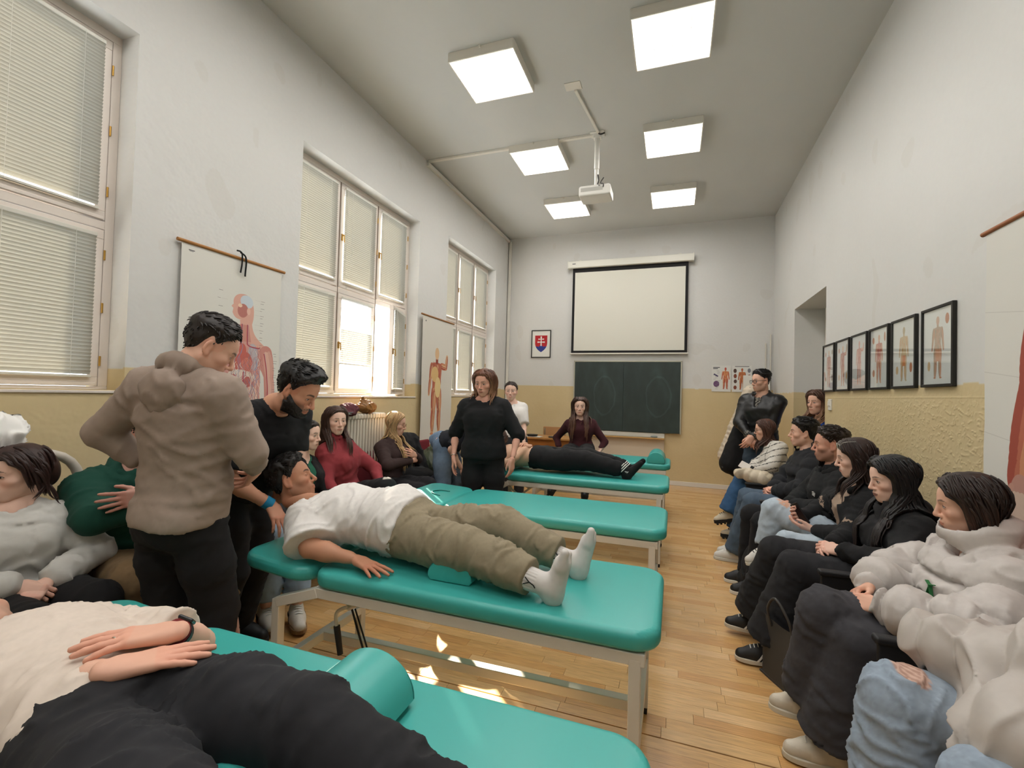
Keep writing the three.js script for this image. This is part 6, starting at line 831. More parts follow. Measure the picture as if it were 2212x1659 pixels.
// 7. person in light jeans behind the two men
person({ label: 'seated person in light-blue jeans and white trainers with black stripes', g: 'm', h: 1.68, seed: 7, lod: 1.5,
  head: { at: [-2.72, 1.12, -2.33], yaw: 70, pitch: 10 }, pelvis: [-2.78, 0.54, -2.32], neck: [-2.76, 0.93, -2.33], fwd: 88,
  armR: { hand: [-2.45, 0.66, -2.28], dir: [0.8, -0.2, -0.2], palm: [0, -1, 0] }, armL: { hand: [-2.45, 0.66, -2.40], dir: [0.8, -0.2, 0.2], palm: [0, -1, 0] },
  legR: { knee: [-2.32, 0.59, -2.22], foot: [-2.40, 0.10, -2.27], toe: [0.8, 0, 0.45] }, legL: { knee: [-2.28, 0.58, -2.42], foot: [-2.24, 0.10, -2.36], toe: [0.75, 0, 0.6] },
  face: { skin: SKIN.fair }, hair: { color: H.dark }, top: { name: 'jumper', color: lin('#1c1c20'), ease: 0.02 }, pants: { name: 'jeans', color: lin('#8fa3b8'), ease: 0.018, knee: 0.082, hem: 0.078, len: 0.82, fold: 0.01, fade: 0.4, fadeTo: lin('#b9c6d2') }, shoes: { color: lin('#d8d0c6'), sole: 0x8a6a48, laces: 0xeeeeee, stripes: 0x1a1a1c } });

// 8. woman with tied dark hair
person({ label: 'seated woman in black cardigan with tied dark hair, looking towards the red jumper', g: 'f', h: 1.68, seed: 8, lod: 1.5,
  head: { at: [-2.75, 1.135, -2.95], yaw: 104, pitch: 4 }, pelvis: [-2.80, 0.54, -2.86], neck: [-2.80, 0.94, -2.93], fwd: 92,
  armR: { hand: [-2.42, 0.68, -2.82], palm: [0, -1, 0] }, armL: { hand: [-2.42, 0.68, -2.96], palm: [0, -1, 0] }, legR: { knee: [-2.35, 0.57, -2.78], foot: [-2.30, 0.09, -2.78], toe: [1, 0, 0] }, legL: { knee: [-2.35, 0.57, -2.98], foot: [-2.30, 0.09, -2.98], toe: [1, 0, 0] },
  face: { skin: SKIN.pale }, hair: { color: lin('#1d1411'), top: 0.012, side: 0.010, line: HL.f.map(([a, b]) => [a, b + (a > 70 && a < 120 ? 0.03 : 0)]), extra: [ell([0, -0.035, -0.115], [0.035, 0.05, 0.04], 0.02)], locks: { len: 0.16, n: 40, sweep: 2, front: 0 } },
  tops: [{ name: 'blouse', color: lin('#1b5a44'), ease: 0.012, drop: 0.05 }, { name: 'cardigan', color: lin('#121214'), ease: 0.026, arm: 0.02, openFront: 0.035, neckR: 0.085, fold: 0.01 }], pants: { color: C.black, knee: 0.075 }, shoes: { color: C.black } });

// 9. woman in red jumper
person({ label: 'seated woman in red jumper with long brown hair and black trousers', g: 'f', h: 1.70, seed: 9, lod: 1.3,
  head: { at: [-2.74, 1.235, -3.26], yaw: 62, pitch: 2 }, pelvis: [-2.72, 0.55, -3.36], neck: [-2.77, 1.03, -3.30], fwd: 96,
  armR: { elbow: [-2.68, 0.74, -3.10], hand: [-2.46, 0.58, -3.06], dir: [0.5, -0.7, 0.3], palm: [0, -0.4, -1] }, armL: { elbow: [-2.56, 0.79, -3.58], hand: [-2.38, 0.68, -3.42], palm: [0, -1, 0.2] },
  legL: { knee: [-2.22, 0.70, -3.26], foot: [-2.02, 0.30, -3.32], toe: [1, -0.3, 0] }, legR: { knee: [-2.26, 0.56, -3.22], foot: [-2.20, 0.09, -3.22], toe: [1, 0, 0.2] },
  face: { skin: SKIN.pale }, hair: { color: H.brown, top: 0.014, side: 0.012, locks: { len: 0.40, n: 190, front: 0.35, vol: 0.012 } },
  top: { name: 'jumper', color: lin('#8f343a'), from: -0.03, ease: 0.024, arm: 0.022, fold: 0.010, neckR: 0.058, collar: 0.055, weave: 0.05 }, pants: { color: lin('#131316'), ease: 0.014, knee: 0.088, hem: 0.10, fold: 0.006 }, shoes: { color: C.black } });

// 10. blonde woman with glasses
person({ label: 'seated blonde woman with glasses and very long hair, dark brown jumper, arms crossed', g: 'f', h: 1.68, seed: 10, lod: 1.5,
  head: { at: [-2.71, 1.165, -4.13], yaw: 108, pitch: 10 }, pelvis: [-2.73, 0.54, -4.04], neck: [-2.72, 0.97, -4.08], fwd: 88,
  armR: { elbow: [-2.52, 0.80, -3.72], hand: [-2.40, 0.83, -3.96], dir: [0, 0.1, -1], palm: [-1, 0, 0] }, armL: { elbow: [-2.52, 0.80, -4.24], hand: [-2.40, 0.87, -4.0], dir: [0.05, 0.35, 0.9], palm: [-1, 0, 0], bend: [0.3, 0.3, 0.35, 0.4] },
  legL: { knee: [-2.22, 0.60, -3.95], foot: [-2.05, 0.22, -3.92], toe: [1, -0.2, 0] }, legR: { knee: [-2.24, 0.56, -3.82], foot: [-2.18, 0.09, -3.80], toe: [1, 0, 0] },
  face: { skin: SKIN.fair }, hair: { color: H.blonde, color2: lin('#d2b586'), top: 0.014, side: 0.012, locks: { len: 0.60, n: 200, front: 0.6, vol: 0.012, tip: lin('#c9a672') } }, glasses: { round: true, r: 0.0014, mat: std({ color: 0x8a6a4a, metalness: 0.7, roughness: 0.35 }) },
  top: { name: 'jumper', color: lin('#33211f'), from: -0.03, ease: 0.020, fold: 0.009 }, pants: { color: lin('#17151a'), ease: 0.014, knee: 0.085, hem: 0.10 }, shoes: { color: C.black } });

// 11. person bending down behind the teacher
person({ label: 'person in blue jeans and navy top bending over behind the standing woman', g: 'f', h: 1.70, seed: 11, lod: 1.6,
  head: { at: [-1.78, 1.02, -4.60], f: [0.45, -0.88, 0.1], up: [0.85, 0.45, 0] }, neck: [-1.97, 1.135, -4.58], pelvis: [-2.36, 0.95, -4.55], fwd: [0.25, -0.96, 0],
  armR: { hand: [-2.06, 0.70, -4.38], pole: [-0.5, 0, 0.4], dir: [0.4, -0.8, 0.1], palm: [0, -0.3, -1] }, armL: { hand: [-1.75, 0.80, -4.72], pole: [0, 0, -1] },
  legR: { knee: [-2.30, 0.53, -4.42], foot: [-2.38, 0.09, -4.42], toe: [1, 0, 0.1] }, legL: { knee: [-2.26, 0.53, -4.66], foot: [-2.34, 0.09, -4.68], toe: [1, 0, -0.1] },
  face: { skin: SKIN.fair }, hair: { color: H.brown, top: 0.014, locks: { len: 0.25, n: 70 } }, top: { name: 'top', color: lin('#14161f'), from: 0.05, sleeve: 0.45, ease: 0.024, fold: 0.012 }, pants: { name: 'jeans', color: lin('#64788f'), ease: 0.018, knee: 0.082, hem: 0.075, fade: 0.5, fadeTo: lin('#93a4b5'), fold: 0.012, weave: 0.25 }, shoes: { color: C.white } });

// 12. the teacher
person({ label: 'standing woman with shoulder-length auburn hair, black top and black trousers', g: 'f', h: 1.73, seed: 12, lod: 1.3,
  head: { at: [-1.665, 1.600, -3.955], yaw: -2, pitch: 12 }, pelvis: [-1.66, 0.93, -3.98], neck: [-1.665, 1.425, -3.98], fwd: 16, wide: 1.08, fat: 0.016,
  armR: { hand: [-1.905, 0.905, -3.85], pole: [-0.5, -0.1, -0.5], dir: [-0.02, -1, 0.08], palm: [0.9, 0, -0.4], bend: [0.2, 0.25, 0.3, 0.3] }, armL: { hand: [-1.345, 0.92, -3.88], pole: [0.6, -0.1, -0.5], dir: [0.0, -1, 0.05], palm: [-0.9, 0, -0.3], bend: [0.25, 0.3, 0.35, 0.35] },
  legR: { foot: [-1.78, 0.09, -3.96], toe: [0, 0, 1] }, legL: { foot: [-1.52, 0.09, -3.98], toe: [0.3, 0, 1] },
  face: { skin: lin('#d8a18c'), wide: 1.06 }, hair: { color: H.auburn, top: 0.016, side: 0.014, locks: { len: 0.255, n: 200, front: 0.30, vol: 0.018, sweep: 0.5, tip: lin('#8a6242') } },
  top: { name: 'top', color: lin('#0f0f12'), from: -0.05, sleeve: 0.55, ease: 0.030, arm: 0.030, flare: 0.0, fold: 0.009, neckR: 0.082 }, pants: { color: lin('#0d0d10'), ease: 0.014, knee: 0.075, hem: 0.075 }, shoes: { color: C.black },
  extra: (f) => { wristBand(f, 'R', 0.004, 0.027, std({ color: 0xc9c4ba, metalness: 0.8, roughness: 0.3 }), 'bracelet', 0.92); } });

// 13. woman in white t-shirt behind her
person({ label: 'standing woman in white t-shirt and dark grey trousers with tied-back hair', g: 'f', h: 1.68, seed: 13, lod: 2,
  head: { at: [-1.945, 1.540, -5.50], yaw: 14, pitch: 2 }, pelvis: [-1.90, 0.92, -5.52], neck: [-1.94, 1.375, -5.52], fwd: 35,
  armL: { hand: [-1.70, 0.86, -5.32], pole: [0.3, 0, -1], dir: [0.4, -0.9, 0.3], palm: [-0.8, -0.2, 0] }, armR: { hand: [-2.05, 0.95, -5.25], pole: [-0.5, 0, -0.5] },
  legR: { foot: [-2.0, 0.09, -5.48] }, legL: { foot: [-1.82, 0.09, -5.52] }, face: { skin: SKIN.pale }, hair: { color: lin('#2a1b14'), top: 0.010, side: 0.008, extra: [ell([0, 0.03, -0.125], [0.035, 0.035, 0.03], 0.015)] },
  top: { name: 't_shirt', color: C.white, from: 0.08, sleeve: 0.42, ease: 0.012, fold: 0.006, neckR: 0.068 }, pants: { color: lin('#2c2c2e'), top: 0.24 }, shoes: { color: C.white } });

// 14. woman sitting on the last table
person({ label: 'woman in burgundy top with long brown hair sitting on a treatment table', g: 'f', h: 1.70, seed: 14, lod: 1.8,
  head: { at: [-1.165, 1.365, -6.02], yaw: 10, pitch: 4 }, pelvis: [-1.15, 0.79, -6.08], neck: [-1.165, 1.185, -6.06], fwd: 8,
  armR: { hand: [-1.405, 0.745, -6.0], pole: [-0.6, 0, -0.5], dir: [-0.1, -0.5, 0.8], palm: [0, -1, -0.3], bend: [0.2, 0.2, 0.2, 0.2] }, armL: { hand: [-0.925, 0.735, -5.95], pole: [0.6, 0, -0.5], dir: [0.35, -0.35, 0.8], palm: [0, -1, -0.3], bend: [0.2, 0.2, 0.2, 0.2] },
  legR: { knee: [-1.30, 0.78, -5.68], foot: [-1.42, 0.40, -5.66], toe: [0, -0.2, 1] }, legL: { knee: [-1.02, 0.78, -5.68], foot: [-1.00, 0.40, -5.62], toe: [0.1, -0.2, 1] },
  face: { skin: SKIN.pale }, hair: { color: H.brown, top: 0.014, side: 0.012, locks: { len: 0.52, n: 190, front: 0.75, vol: 0.018, curl: 0.3, tip: lin('#5e3d2a') } },
  top: { name: 'jumper', color: lin('#3b1219'), from: 0.10, ease: 0.012, fold: 0.006, cuff: 0.012 }, pants: { color: lin('#1f1f21'), top: 0.22, ease: 0.012, knee: 0.07, hem: 0.06 }, shoes: { color: lin('#0d0d0e'), sole: 0x111111, boot: true, thick: 0.045 } });

// 15. person lying on the fourth table
person({ label: 'bare-chested person in black trousers and black socks with white stripes, lying', g: 'm', h: 1.74, seed: 15, lod: 1.7,
  head: { at: [-2.00, 0.85, -4.66], f: [0, 1, 0.05], up: [-1, 0, 0] }, neck: [-1.80, 0.83, -4.66], pelvis: [-1.24, 0.845, -4.66], fwd: [0, 1, 0],
  armR: { elbow: [-1.56, 0.80, -4.38], hand: [-1.42, 0.965, -4.58], dir: [-0.2, 0.05, -1], palm: [0, -1, 0] }, armL: { elbow: [-1.55, 0.80, -4.95], hand: [-1.50, 0.97, -4.75], dir: [-0.1, 0.1, 1], palm: [0, -1, 0] },
  legR: { knee: [-0.82, 0.865, -4.58], foot: [-0.43, 0.80, -4.56] }, legL: { knee: [-0.82, 0.865, -4.78], foot: [-0.42, 0.80, -4.76] },
  face: { skin: lin('#d2a78a'), open: 0 }, hair: { color: H.dark }, pants: { color: lin('#0e0e11'), ease: 0.022, knee: 0.095, hem: 0.068, len: 0.92, lying: true, top: 0.26, fold: 0.010 },
  extra: (f) => { for (const q of ['R', 'L']) { const M = basis([-0.8, 0.75, 0], [0.75, 0.62, 0]).setPosition(...f.leg[q].a), F = { prims: [cap([0, 0.07, -0.01], [0, 0, -0.005], 0.044, 0.043, 0.02), ell([0, -0.045, -0.040], [0.035, 0.042, 0.040], 0.03), cap([0, -0.045, 0], [0, -0.05, 0.15], 0.042, 0.026, 0.03)], margin: 0.01 }; const so = part('sock', meshField(F, [-0.07, -0.11, -0.1], [0.07, 0.14, 0.2], 0.008, () => lin('#0f0f11')).applyMatrix4(M), clothMat, f.group); for (let i = 0; i < 3; i++) part('stripe', new THREE.TorusGeometry(0.046, 0.004, 6, 28).scale(1, 1, 1.2).rotateX(Math.PI / 2).translate(0, 0.055 - i * 0.018, -0.008).applyMatrix4(M), std({ color: 0xe8e6e0, roughness: 0.8 }), so); const side = M.elements[2] > 0 ? 1 : -1, pw = (x, y, z) => { const v = V(x, y, z).applyMatrix4(M); return [v.x, v.y, v.z]; }; part('sock_mark', [0, 1, 2].map((i) => tubeOf([pw(side * 0.043, -0.004 - i * 0.010, -0.006 + i * 0.002), pw(side * 0.0445, -0.006 - i * 0.010, 0.004 + i * 0.008)], 0.0030, 4, 5)), std({ color: 0xcfcdc8 }), so); } } });

// 16. man with glasses at the back
person({ label: 'standing man with black glasses in black jacket, hands held together', g: 'm', h: 1.82, seed: 16, lod: 1.6,
  head: { at: [1.0, 1.745, -6.40], yaw: -62, pitch: 4 }, pelvis: [1.02, 0.98, -6.45], neck: [1.02, 1.545, -6.44], fwd: -32,
  armR: { hand: [0.86, 1.07, -6.22], pole: [-0.8, -0.2, -0.4], dir: [0.35, -0.8, 0.2], palm: [0, 0.2, -1] }, armL: { hand: [0.89, 1.06, -6.20], pole: [0.9, -0.2, -0.3], dir: [-0.55, -0.7, 0.2], palm: [0, 0.2, -1] },
  legR: { foot: [0.92, 0.09, -6.42] }, legL: { foot: [1.12, 0.09, -6.46] }, face: { skin: SKIN.fair, stubble: 0.35 }, hair: { color: H.black, top: 0.030, side: 0.005 }, glasses: { r: 0.0026 },
  tops: [{ name: 'checked_shirt', color: lin('#55524c'), ease: 0.010, collar: 0.06, paint: (c, a, b, d, x, y, z) => (Math.sin(x * 190) * Math.sin(y * 190) > 0 ? lin('#1d1c1d') : lin('#8a857a')) }, { name: 'jacket', color: lin('#121214'), mat: leatherMat, ease: 0.030, arm: 0.026, from: -0.06, collar: 0.028, neckR: 0.075, drop: 0.10, fold: 0.012 }], pants: { name: 'jeans', color: lin('#33414f'), ease: 0.012, knee: 0.08, hem: 0.075 }, shoes: { color: C.black } });

// 17. woman leaning out of the niche
person({ label: 'woman in blue top with wavy brown hair looking out of the door niche', g: 'f', h: 1.70, seed: 17, lod: 1.8,
  head: { at: [1.525, 1.50, -6.06], yaw: -58, pitch: 2, size: 1.12 }, pelvis: [1.66, 0.90, -6.28], neck: [1.575, 1.29, -6.11], fwd: -55,
  armR: { hand: [1.50, 0.85, -6.25] }, armL: { hand: [1.72, 0.85, -6.02] }, legR: { foot: [1.60, 0.09, -6.35] }, legL: { foot: [1.72, 0.09, -6.15] }, face: { skin: SKIN.fair }, hair: { color: lin('#4a3022'), top: 0.020, side: 0.02, locks: { len: 0.36, n: 130, curl: 0.9, vol: 0.025, front: 0.5, tip: lin('#8a6446') } },
  top: { name: 'blouse', color: lin('#1f55c0'), ease: 0.018, openFront: 0.0, drop: 0.07 }, pants: { color: lin('#23262e') }, shoes: { color: C.white } });

// 18. woman in striped shirt
person({ label: 'seated woman with glasses in white shirt with thin black lines, blue jeans and cream boots', g: 'f', h: 1.68, seed: 18, lod: 1.5,
  head: { at: [0.965, 1.175, -5.88], yaw: -92, pitch: 6 }, pelvis: [1.17, 0.54, -5.66], neck: [1.03, 0.985, -5.82], fwd: -80, bend: -0.03,
  armL: { elbow: [0.98, 0.82, -5.52], hand: [0.80, 0.76, -5.50], dir: [-0.7, 0.1, -0.5], palm: [0.2, -0.5, -0.8], bend: [0.4, 0.4, 0.4, 0.4] }, armR: { elbow: [0.90, 0.78, -5.95], hand: [0.78, 0.745, -5.62], dir: [-0.5, 0, 0.8], palm: [0.3, -0.8, 0] },
  legR: { knee: [0.72, 0.66, -5.58], foot: [0.57, 0.28, -5.52], toe: [-0.95, -0.22, 0.05] }, legL: { knee: [0.74, 0.55, -5.56], foot: [0.66, 0.10, -5.56], toe: [-1, 0, 0] },
  face: { skin: SKIN.fair }, hair: { color: lin('#4a2c20'), top: 0.014, side: 0.012, locks: { len: 0.36, n: 150, front: 0.4 } }, glasses: { r: 0.0022 },
  top: { name: 'shirt', color: lin('#d2cdc4'), from: -0.05, ease: 0.024, arm: 0.024, fold: 0.009, cell: 0.0075, paint: (c, a, b, d) => (Math.abs((((b * 7.5 + 0.15 * Math.sin(a * 9)) % 1) + 1) % 1 - 0.5) < 0.065 || Math.abs((((a * 5.0) % 1) + 1) % 1 - 0.5) < 0.02 ? lin('#2a2624') : c) }, pants: { name: 'jeans', color: lin('#2f5277'), ease: 0.018, knee: 0.085, hem: 0.11, fold: 0.011, fade: 0.5, fadeTo: lin('#55799b') }, shoes: { color: lin('#c9bda6'), sole: 0x141414, boot: true, thick: 0.04, laces: 0x141414 } });

// 19. dark-haired man
person({ label: 'seated man with short black hair in dark puffer jacket and blue-grey jeans', g: 'm', h: 1.74, seed: 19, lod: 1.4,
  head: { at: [1.095, 1.225, -4.80], yaw: -96, pitch: 0 }, pelvis: [1.16, 0.54, -4.78], neck: [1.14, 1.02, -4.79], fwd: -88,
  armR: { elbow: [1.0, 0.76, -5.06], hand: [0.88, 0.69, -4.84], dir: [-0.7, -0.2, 0.6], palm: [0.3, -0.3, 0.9], bend: [0.6, 0.6, 0.6, 0.6] }, armL: { elbow: [1.02, 0.76, -4.48], hand: [0.87, 0.69, -4.72], dir: [-0.7, -0.2, -0.6], palm: [0.3, -0.3, -0.9], bend: [0.6, 0.6, 0.6, 0.6] },
  legR: { knee: [0.68, 0.58, -4.92], foot: [0.60, 0.09, -4.98], toe: [-1, 0, 0] }, legL: { knee: [0.69, 0.585, -4.68], foot: [0.56, 0.09, -4.80], toe: [-1, 0, -0.1] },
  face: { skin: SKIN.fair, nose: 1.1, stubble: 0.08, browc: lin('#120d0b') }, hair: { color: H.black, top: 0.030, front: 0.034, side: 0.012, lift: -0.012 },
  top: { name: 'puffer_jacket', color: lin('#1d1e22'), mat: clothMat, from: -0.08, ease: 0.040, arm: 0.040, cuff: 0.020, puff: 0.02, quilt: 9, puffy: 0.014, collar: 0.05, fold: 0.008 }, pants: { name: 'jeans', color: lin('#4a5a6b'), ease: 0.018, knee: 0.085, hem: 0.095, fade: 0.4, fadeTo: lin('#65778a'), fold: 0.01 }, shoes: { color: lin('#d2cec6'), sole: 0xd0ccc2, laces: 0xeeeeee } });

// 20. man in black jacket
person({ label: 'seated man with short wavy hair and light beard, black jacket with white chest mark', g: 'm', h: 1.76, seed: 20, lod: 1.3,
  head: { at: [1.10, 1.185, -4.06], yaw: -98, pitch: 2 }, pelvis: [1.16, 0.54, -4.08], neck: [1.14, 0.975, -4.08], fwd: -86,
  armR: { elbow: [1.0, 0.74, -4.34], hand: [0.86, 0.69, -4.14], dir: [-0.7, -0.2, 0.6], palm: [0.3, -0.4, 0.8], bend: [0.6, 0.6, 0.6, 0.6] }, armL: { elbow: [1.02, 0.74, -3.80], hand: [0.85, 0.70, -4.06], dir: [-0.6, -0.1, -0.7], palm: [0.3, -0.4, -0.8], bend: [0.6, 0.6, 0.6, 0.6] },
  legR: { knee: [0.62, 0.57, -4.22], foot: [0.60, 0.09, -4.26], toe: [-1, 0, 0] }, legL: { knee: [0.66, 0.57, -3.98], foot: [0.62, 0.09, -4.02], toe: [-1, 0, 0] },
  face: { skin: lin('#d39d86'), stubble: 0.55, nose: 1.2, iris: lin('#5a6a78') }, hair: { color: lin('#241812'), top: 0.030, front: 0.034, side: 0.006, rough: 0.5 },
  top: { name: 'jacket', color: lin('#121315'), from: -0.08, ease: 0.036, arm: 0.036, cuff: 0.020, puff: 0.02, quilt: 6, puffy: 0.008, collar: 0.035, hood: true, fold: 0.014 }, pants: { color: lin('#111114'), ease: 0.018, knee: 0.085, hem: 0.08 }, shoes: { color: C.black },
  extra: (f) => { const F = f.F, p = add(add(add(F.O, F.v, 0.66 * F.L), F.u, 0.075), F.w, 0.168); mark('chest_mark', std({ color: 0xdedcd6, roughness: 0.8 }), f.group, p, F.u, F.v, F.w, [[[-0.02, 0.016], [0.015, 0.016]], [[-0.02, 0.005], [0.015, 0.005]], [[-0.02, -0.006], [0.015, -0.006]], [[0.026, 0.014], [0.024, 0.0], [0.018, -0.014]]], 0.004); } });

// 21. woman with sunglasses on her head
person({ label: 'woman with sunglasses on her head, beige top, black jacket and ripped pale jeans', g: 'f', h: 1.70, seed: 21, lod: 1.15,
  head: { at: [1.085, 1.155, -3.50], yaw: -98, pitch: 10 }, pelvis: [1.16, 0.54, -3.55], neck: [1.14, 0.955, -3.53], fwd: -92,
  armR: { elbow: [0.98, 0.74, -3.82], hand: [0.845, 0.715, -3.68], dir: [-0.8, 0.25, 0.5], palm: [0.2, 0.4, 0.8], bend: [0.5, 0.5, 0.5, 0.5], thumb: 0.6 }, armL: { elbow: [1.00, 0.70, -3.30], hand: [0.875, 0.665, -3.53], dir: [-0.85, 0.1, -0.45], palm: [0, 0.8, -0.5], bend: [0.3, 0.3, 0.35, 0.4], thumb: 0.3 },
  legR: { knee: [0.70, 0.71, -3.82], foot: [0.645, 0.42, -3.83], toe: [-0.93, -0.33, 0.1] }, legL: { knee: [0.72, 0.56, -3.50], foot: [0.68, 0.09, -3.55], toe: [-1, 0, 0] },
  face: { skin: SKIN.pale, nose: 1.1 }, hair: { color: lin('#2b1a14'), top: 0.016, side: 0.014, locks: { len: 0.36, n: 420, front: 0.3, vol: 0.018, sweep: 1.1, r: 0.0055 } }, glasses: { y: 0.085, z: -0.022, r: 0.0022, mat: metalMat, lens: std({ color: 0x1a1614, roughness: 0.15 }) },
  tops: [{ name: 'beige_top', color: lin('#9c8674'), ease: 0.018, from: -0.05, fold: 0.011, sleeve: 0.4 }, { name: 'jacket', color: lin('#101013'), from: -0.08, ease: 0.038, arm: 0.036, cuff: 0.018, openFront: 0.085, neckR: 0.095, hood: true, fold: 0.013 }],
  pants: { name: 'ripped_jeans', color: lin('#aab8c4'), ease: 0.018, knee: 0.082, hem: 0.074, len: 0.9, fold: 0.010, weave: 0.14, fade: 0.6, fadeTo: lin('#c2ced8'), paint: (c, x, y, z) => { const a = x - 0.76, b = z + 3.79, rip = Math.hypot(a / 0.05, b / 0.05); return y > 0.74 && rip < 1 && Math.abs(Math.sin((a + b) * 150)) > 0.3 ? lin('#d2a48c') : c; } }, shoes: { color: lin('#d8d4cc'), toe: lin('#cfcac0'), sole: 0xd8d4ca, laces: 0x1a1a1a } });

// 22. woman with very long black hair
person({ label: 'seated woman with very long black hair in black coat and black wide jeans', g: 'f', h: 1.72, seed: 22, lod: 1,
  head: { at: [1.115, 1.095, -3.06], yaw: -84, pitch: 10 }, pelvis: [1.18, 0.54, -3.05], neck: [1.16, 0.90, -3.06], fwd: -88,
  armR: { elbow: [1.02, 0.72, -3.32], hand: [0.86, 0.685, -3.12], dir: [-0.7, 0, 0.6], palm: [0.2, -0.6, 0.6], bend: [0.5, 0.5, 0.5, 0.5] }, armL: { elbow: [1.05, 0.71, -2.78], hand: [0.865, 0.695, -2.99], dir: [-0.75, 0.05, -0.5], palm: [0.2, -0.6, -0.6], bend: [0.6, 0.6, 0.6, 0.6] },
  legR: { knee: [0.60, 0.585, -3.20], foot: [0.50, 0.11, -3.33], toe: [-1, 0.06, -0.05] }, legL: { knee: [0.66, 0.565, -3.0], foot: [0.52, 0.09, -3.0], toe: [-1, 0, 0] },
  face: { skin: SKIN.pale, lip: lin('#8f5a52') }, hair: { color: lin('#0d0b0c'), top: 0.018, side: 0.016, locks: { len: 0.66, n: 640, front: 0.8, vol: 0.022, r: 0.0055, tip: lin('#241713') } },
  top: { name: 'coat', color: lin('#101013'), from: -0.10, ease: 0.036, arm: 0.034, cuff: 0.020, fold: 0.014, collar: 0.02 }, pants: { name: 'wide_jeans', color: lin('#1a1a1d'), ease: 0.022, knee: 0.095, hem: 0.125, fold: 0.010, fade: 0.35, fadeTo: lin('#34343a'), len: 0.88 }, shoes: { color: lin('#121214'), sole: 0xc9bfae, laces: 0xe6e4de, stripes: 0xe8e6e0 },
  extra: (f) => { wristBand(f, 'L', 0.020, 0.030, std({ color: 0xc9c2b8, roughness: 0.9 }), 'lace_cuff', 0.97); } });

// 23. woman in white puffer
person({ label: 'seated woman in white puffer jacket with small green ribbon and dark grey jeans', g: 'f', h: 1.72, seed: 23, lod: 1,
  head: { at: [1.125, 1.10, -2.385], yaw: -104, pitch: 8 }, pelvis: [1.18, 0.54, -2.36], neck: [1.17, 0.905, -2.37], fwd: -90, bend: 0.0,
  armR: { elbow: [1.02, 0.74, -2.66], hand: [0.81, 0.715, -2.42], dir: [-0.8, -0.2, 0.5], palm: [0.3, -0.7, 0.5], bend: [0.55, 0.6, 0.65, 0.7], thumb: 0.5 }, armL: { elbow: [1.04, 0.73, -2.06], hand: [0.80, 0.69, -2.26], dir: [-0.8, -0.1, -0.5], palm: [0.3, -0.6, -0.6], bend: [0.5, 0.55, 0.6, 0.65], thumb: 0.4 },
  legR: { knee: [0.615, 0.615, -2.32], foot: [0.60, 0.19, -2.40], toe: [-0.97, -0.02, -0.2] }, legL: { knee: [0.70, 0.535, -2.25], foot: [0.63, 0.09, -2.27], toe: [-1, 0, -0.05] },
  face: { skin: lin('#dfb097'), nose: 0.9 }, hair: { color: lin('#25150f'), top: 0.020, side: 0.018, locks: { len: 0.32, n: 620, front: 0, vol: 0.022, r: 0.0055, sweep: 1.2, tip: lin('#4a2c1c') } },
  top: { name: 'puffer_jacket', color: lin('#c4bdb8'), mat: nylonMat, from: -0.12, ease: 0.060, arm: 0.062, cuff: 0.028, puff: 0.040, quilt: 7.0, puffy: 0.026, cell: 0.0085, collar: 0.075, neckR: 0.085, hood: true, fold: 0.012, reach: 0.94 },
  pants: { name: 'wide_jeans', color: lin('#37363a'), ease: 0.020, knee: 0.092, hem: 0.125, fold: 0.011, weave: 0.2, fade: 0.45, fadeTo: lin('#56555a'), len: 0.90 }, shoes: { color: lin('#c9bfae'), toe: lin('#bfb4a2'), sole: 0xc9c0ae, laces: 0xd8d2c6, size: 1.05 },
  extra: (f) => { const F = f.F, p = add(add(add(F.O, F.v, 0.70 * F.L), F.u, 0.085), F.w, 0.212), gm = std({ color: 0x1f6b35, roughness: 0.6 }); const rb = (a, b) => bar(add(add(p, F.u, a[0]), F.v, a[1]), add(add(p, F.u, b[0]), F.v, b[1]), 0.004, 0.013, F.w); part('green_ribbon', [rb([0, 0], [-0.03, -0.045]), rb([0, 0], [0.012, -0.055]), rb([-0.002, 0.002], [0.03, 0.012]), rb([0.002, 0.0], [-0.026, 0.014]), box(0.014, 0.014, 0.01, 0, 0, 0).translate(...p)], gm, f.group); } });

// 24. person at the edge of the photo, with a coat on the lap
person({ label: 'seated person in ripped light-blue jeans nearest the camera by the right wall', g: 'f', h: 1.70, seed: 24, lod: 1,
  head: { at: [1.14, 1.10, -1.62], yaw: -95, pitch: 5 }, pelvis: [1.18, 0.54, -1.68], neck: [1.17, 0.91, -1.66], fwd: -90,
  armR: { hand: [1.0, 0.70, -1.72] }, armL: { hand: [1.0, 0.70, -1.55] }, legR: { knee: [0.68, 0.575, -1.78], foot: [0.64, 0.09, -1.76], toe: [-1, 0, 0] }, legL: { knee: [0.74, 0.57, -1.44], foot: [0.72, 0.09, -1.42], toe: [-1, 0, 0] },
  face: { skin: SKIN.fair }, hair: { color: H.brown, locks: { len: 0.3, n: 80 } }, top: { name: 'jumper', color: lin('#4a4c52'), ease: 0.024 }, pants: { name: 'ripped_jeans', color: lin('#8e9cab'), ease: 0.030, knee: 0.105, hem: 0.12, fold: 0.012, weave: 0.22, cell: 0.009, fade: 0.4, fadeTo: lin('#b4bfc9'), paint: (c, x, y, z) => { const a = (x - 0.70) / 0.042, b = (z + 1.80) / 0.085; return y > 0.60 && a * a * a * a + b * b < 1 ? (Math.sin((x + 0.4 * z) * 420) > 0.1 ? lin('#cfae9e') : lin('#b08b7c')) : c; } }, shoes: { color: C.white } });
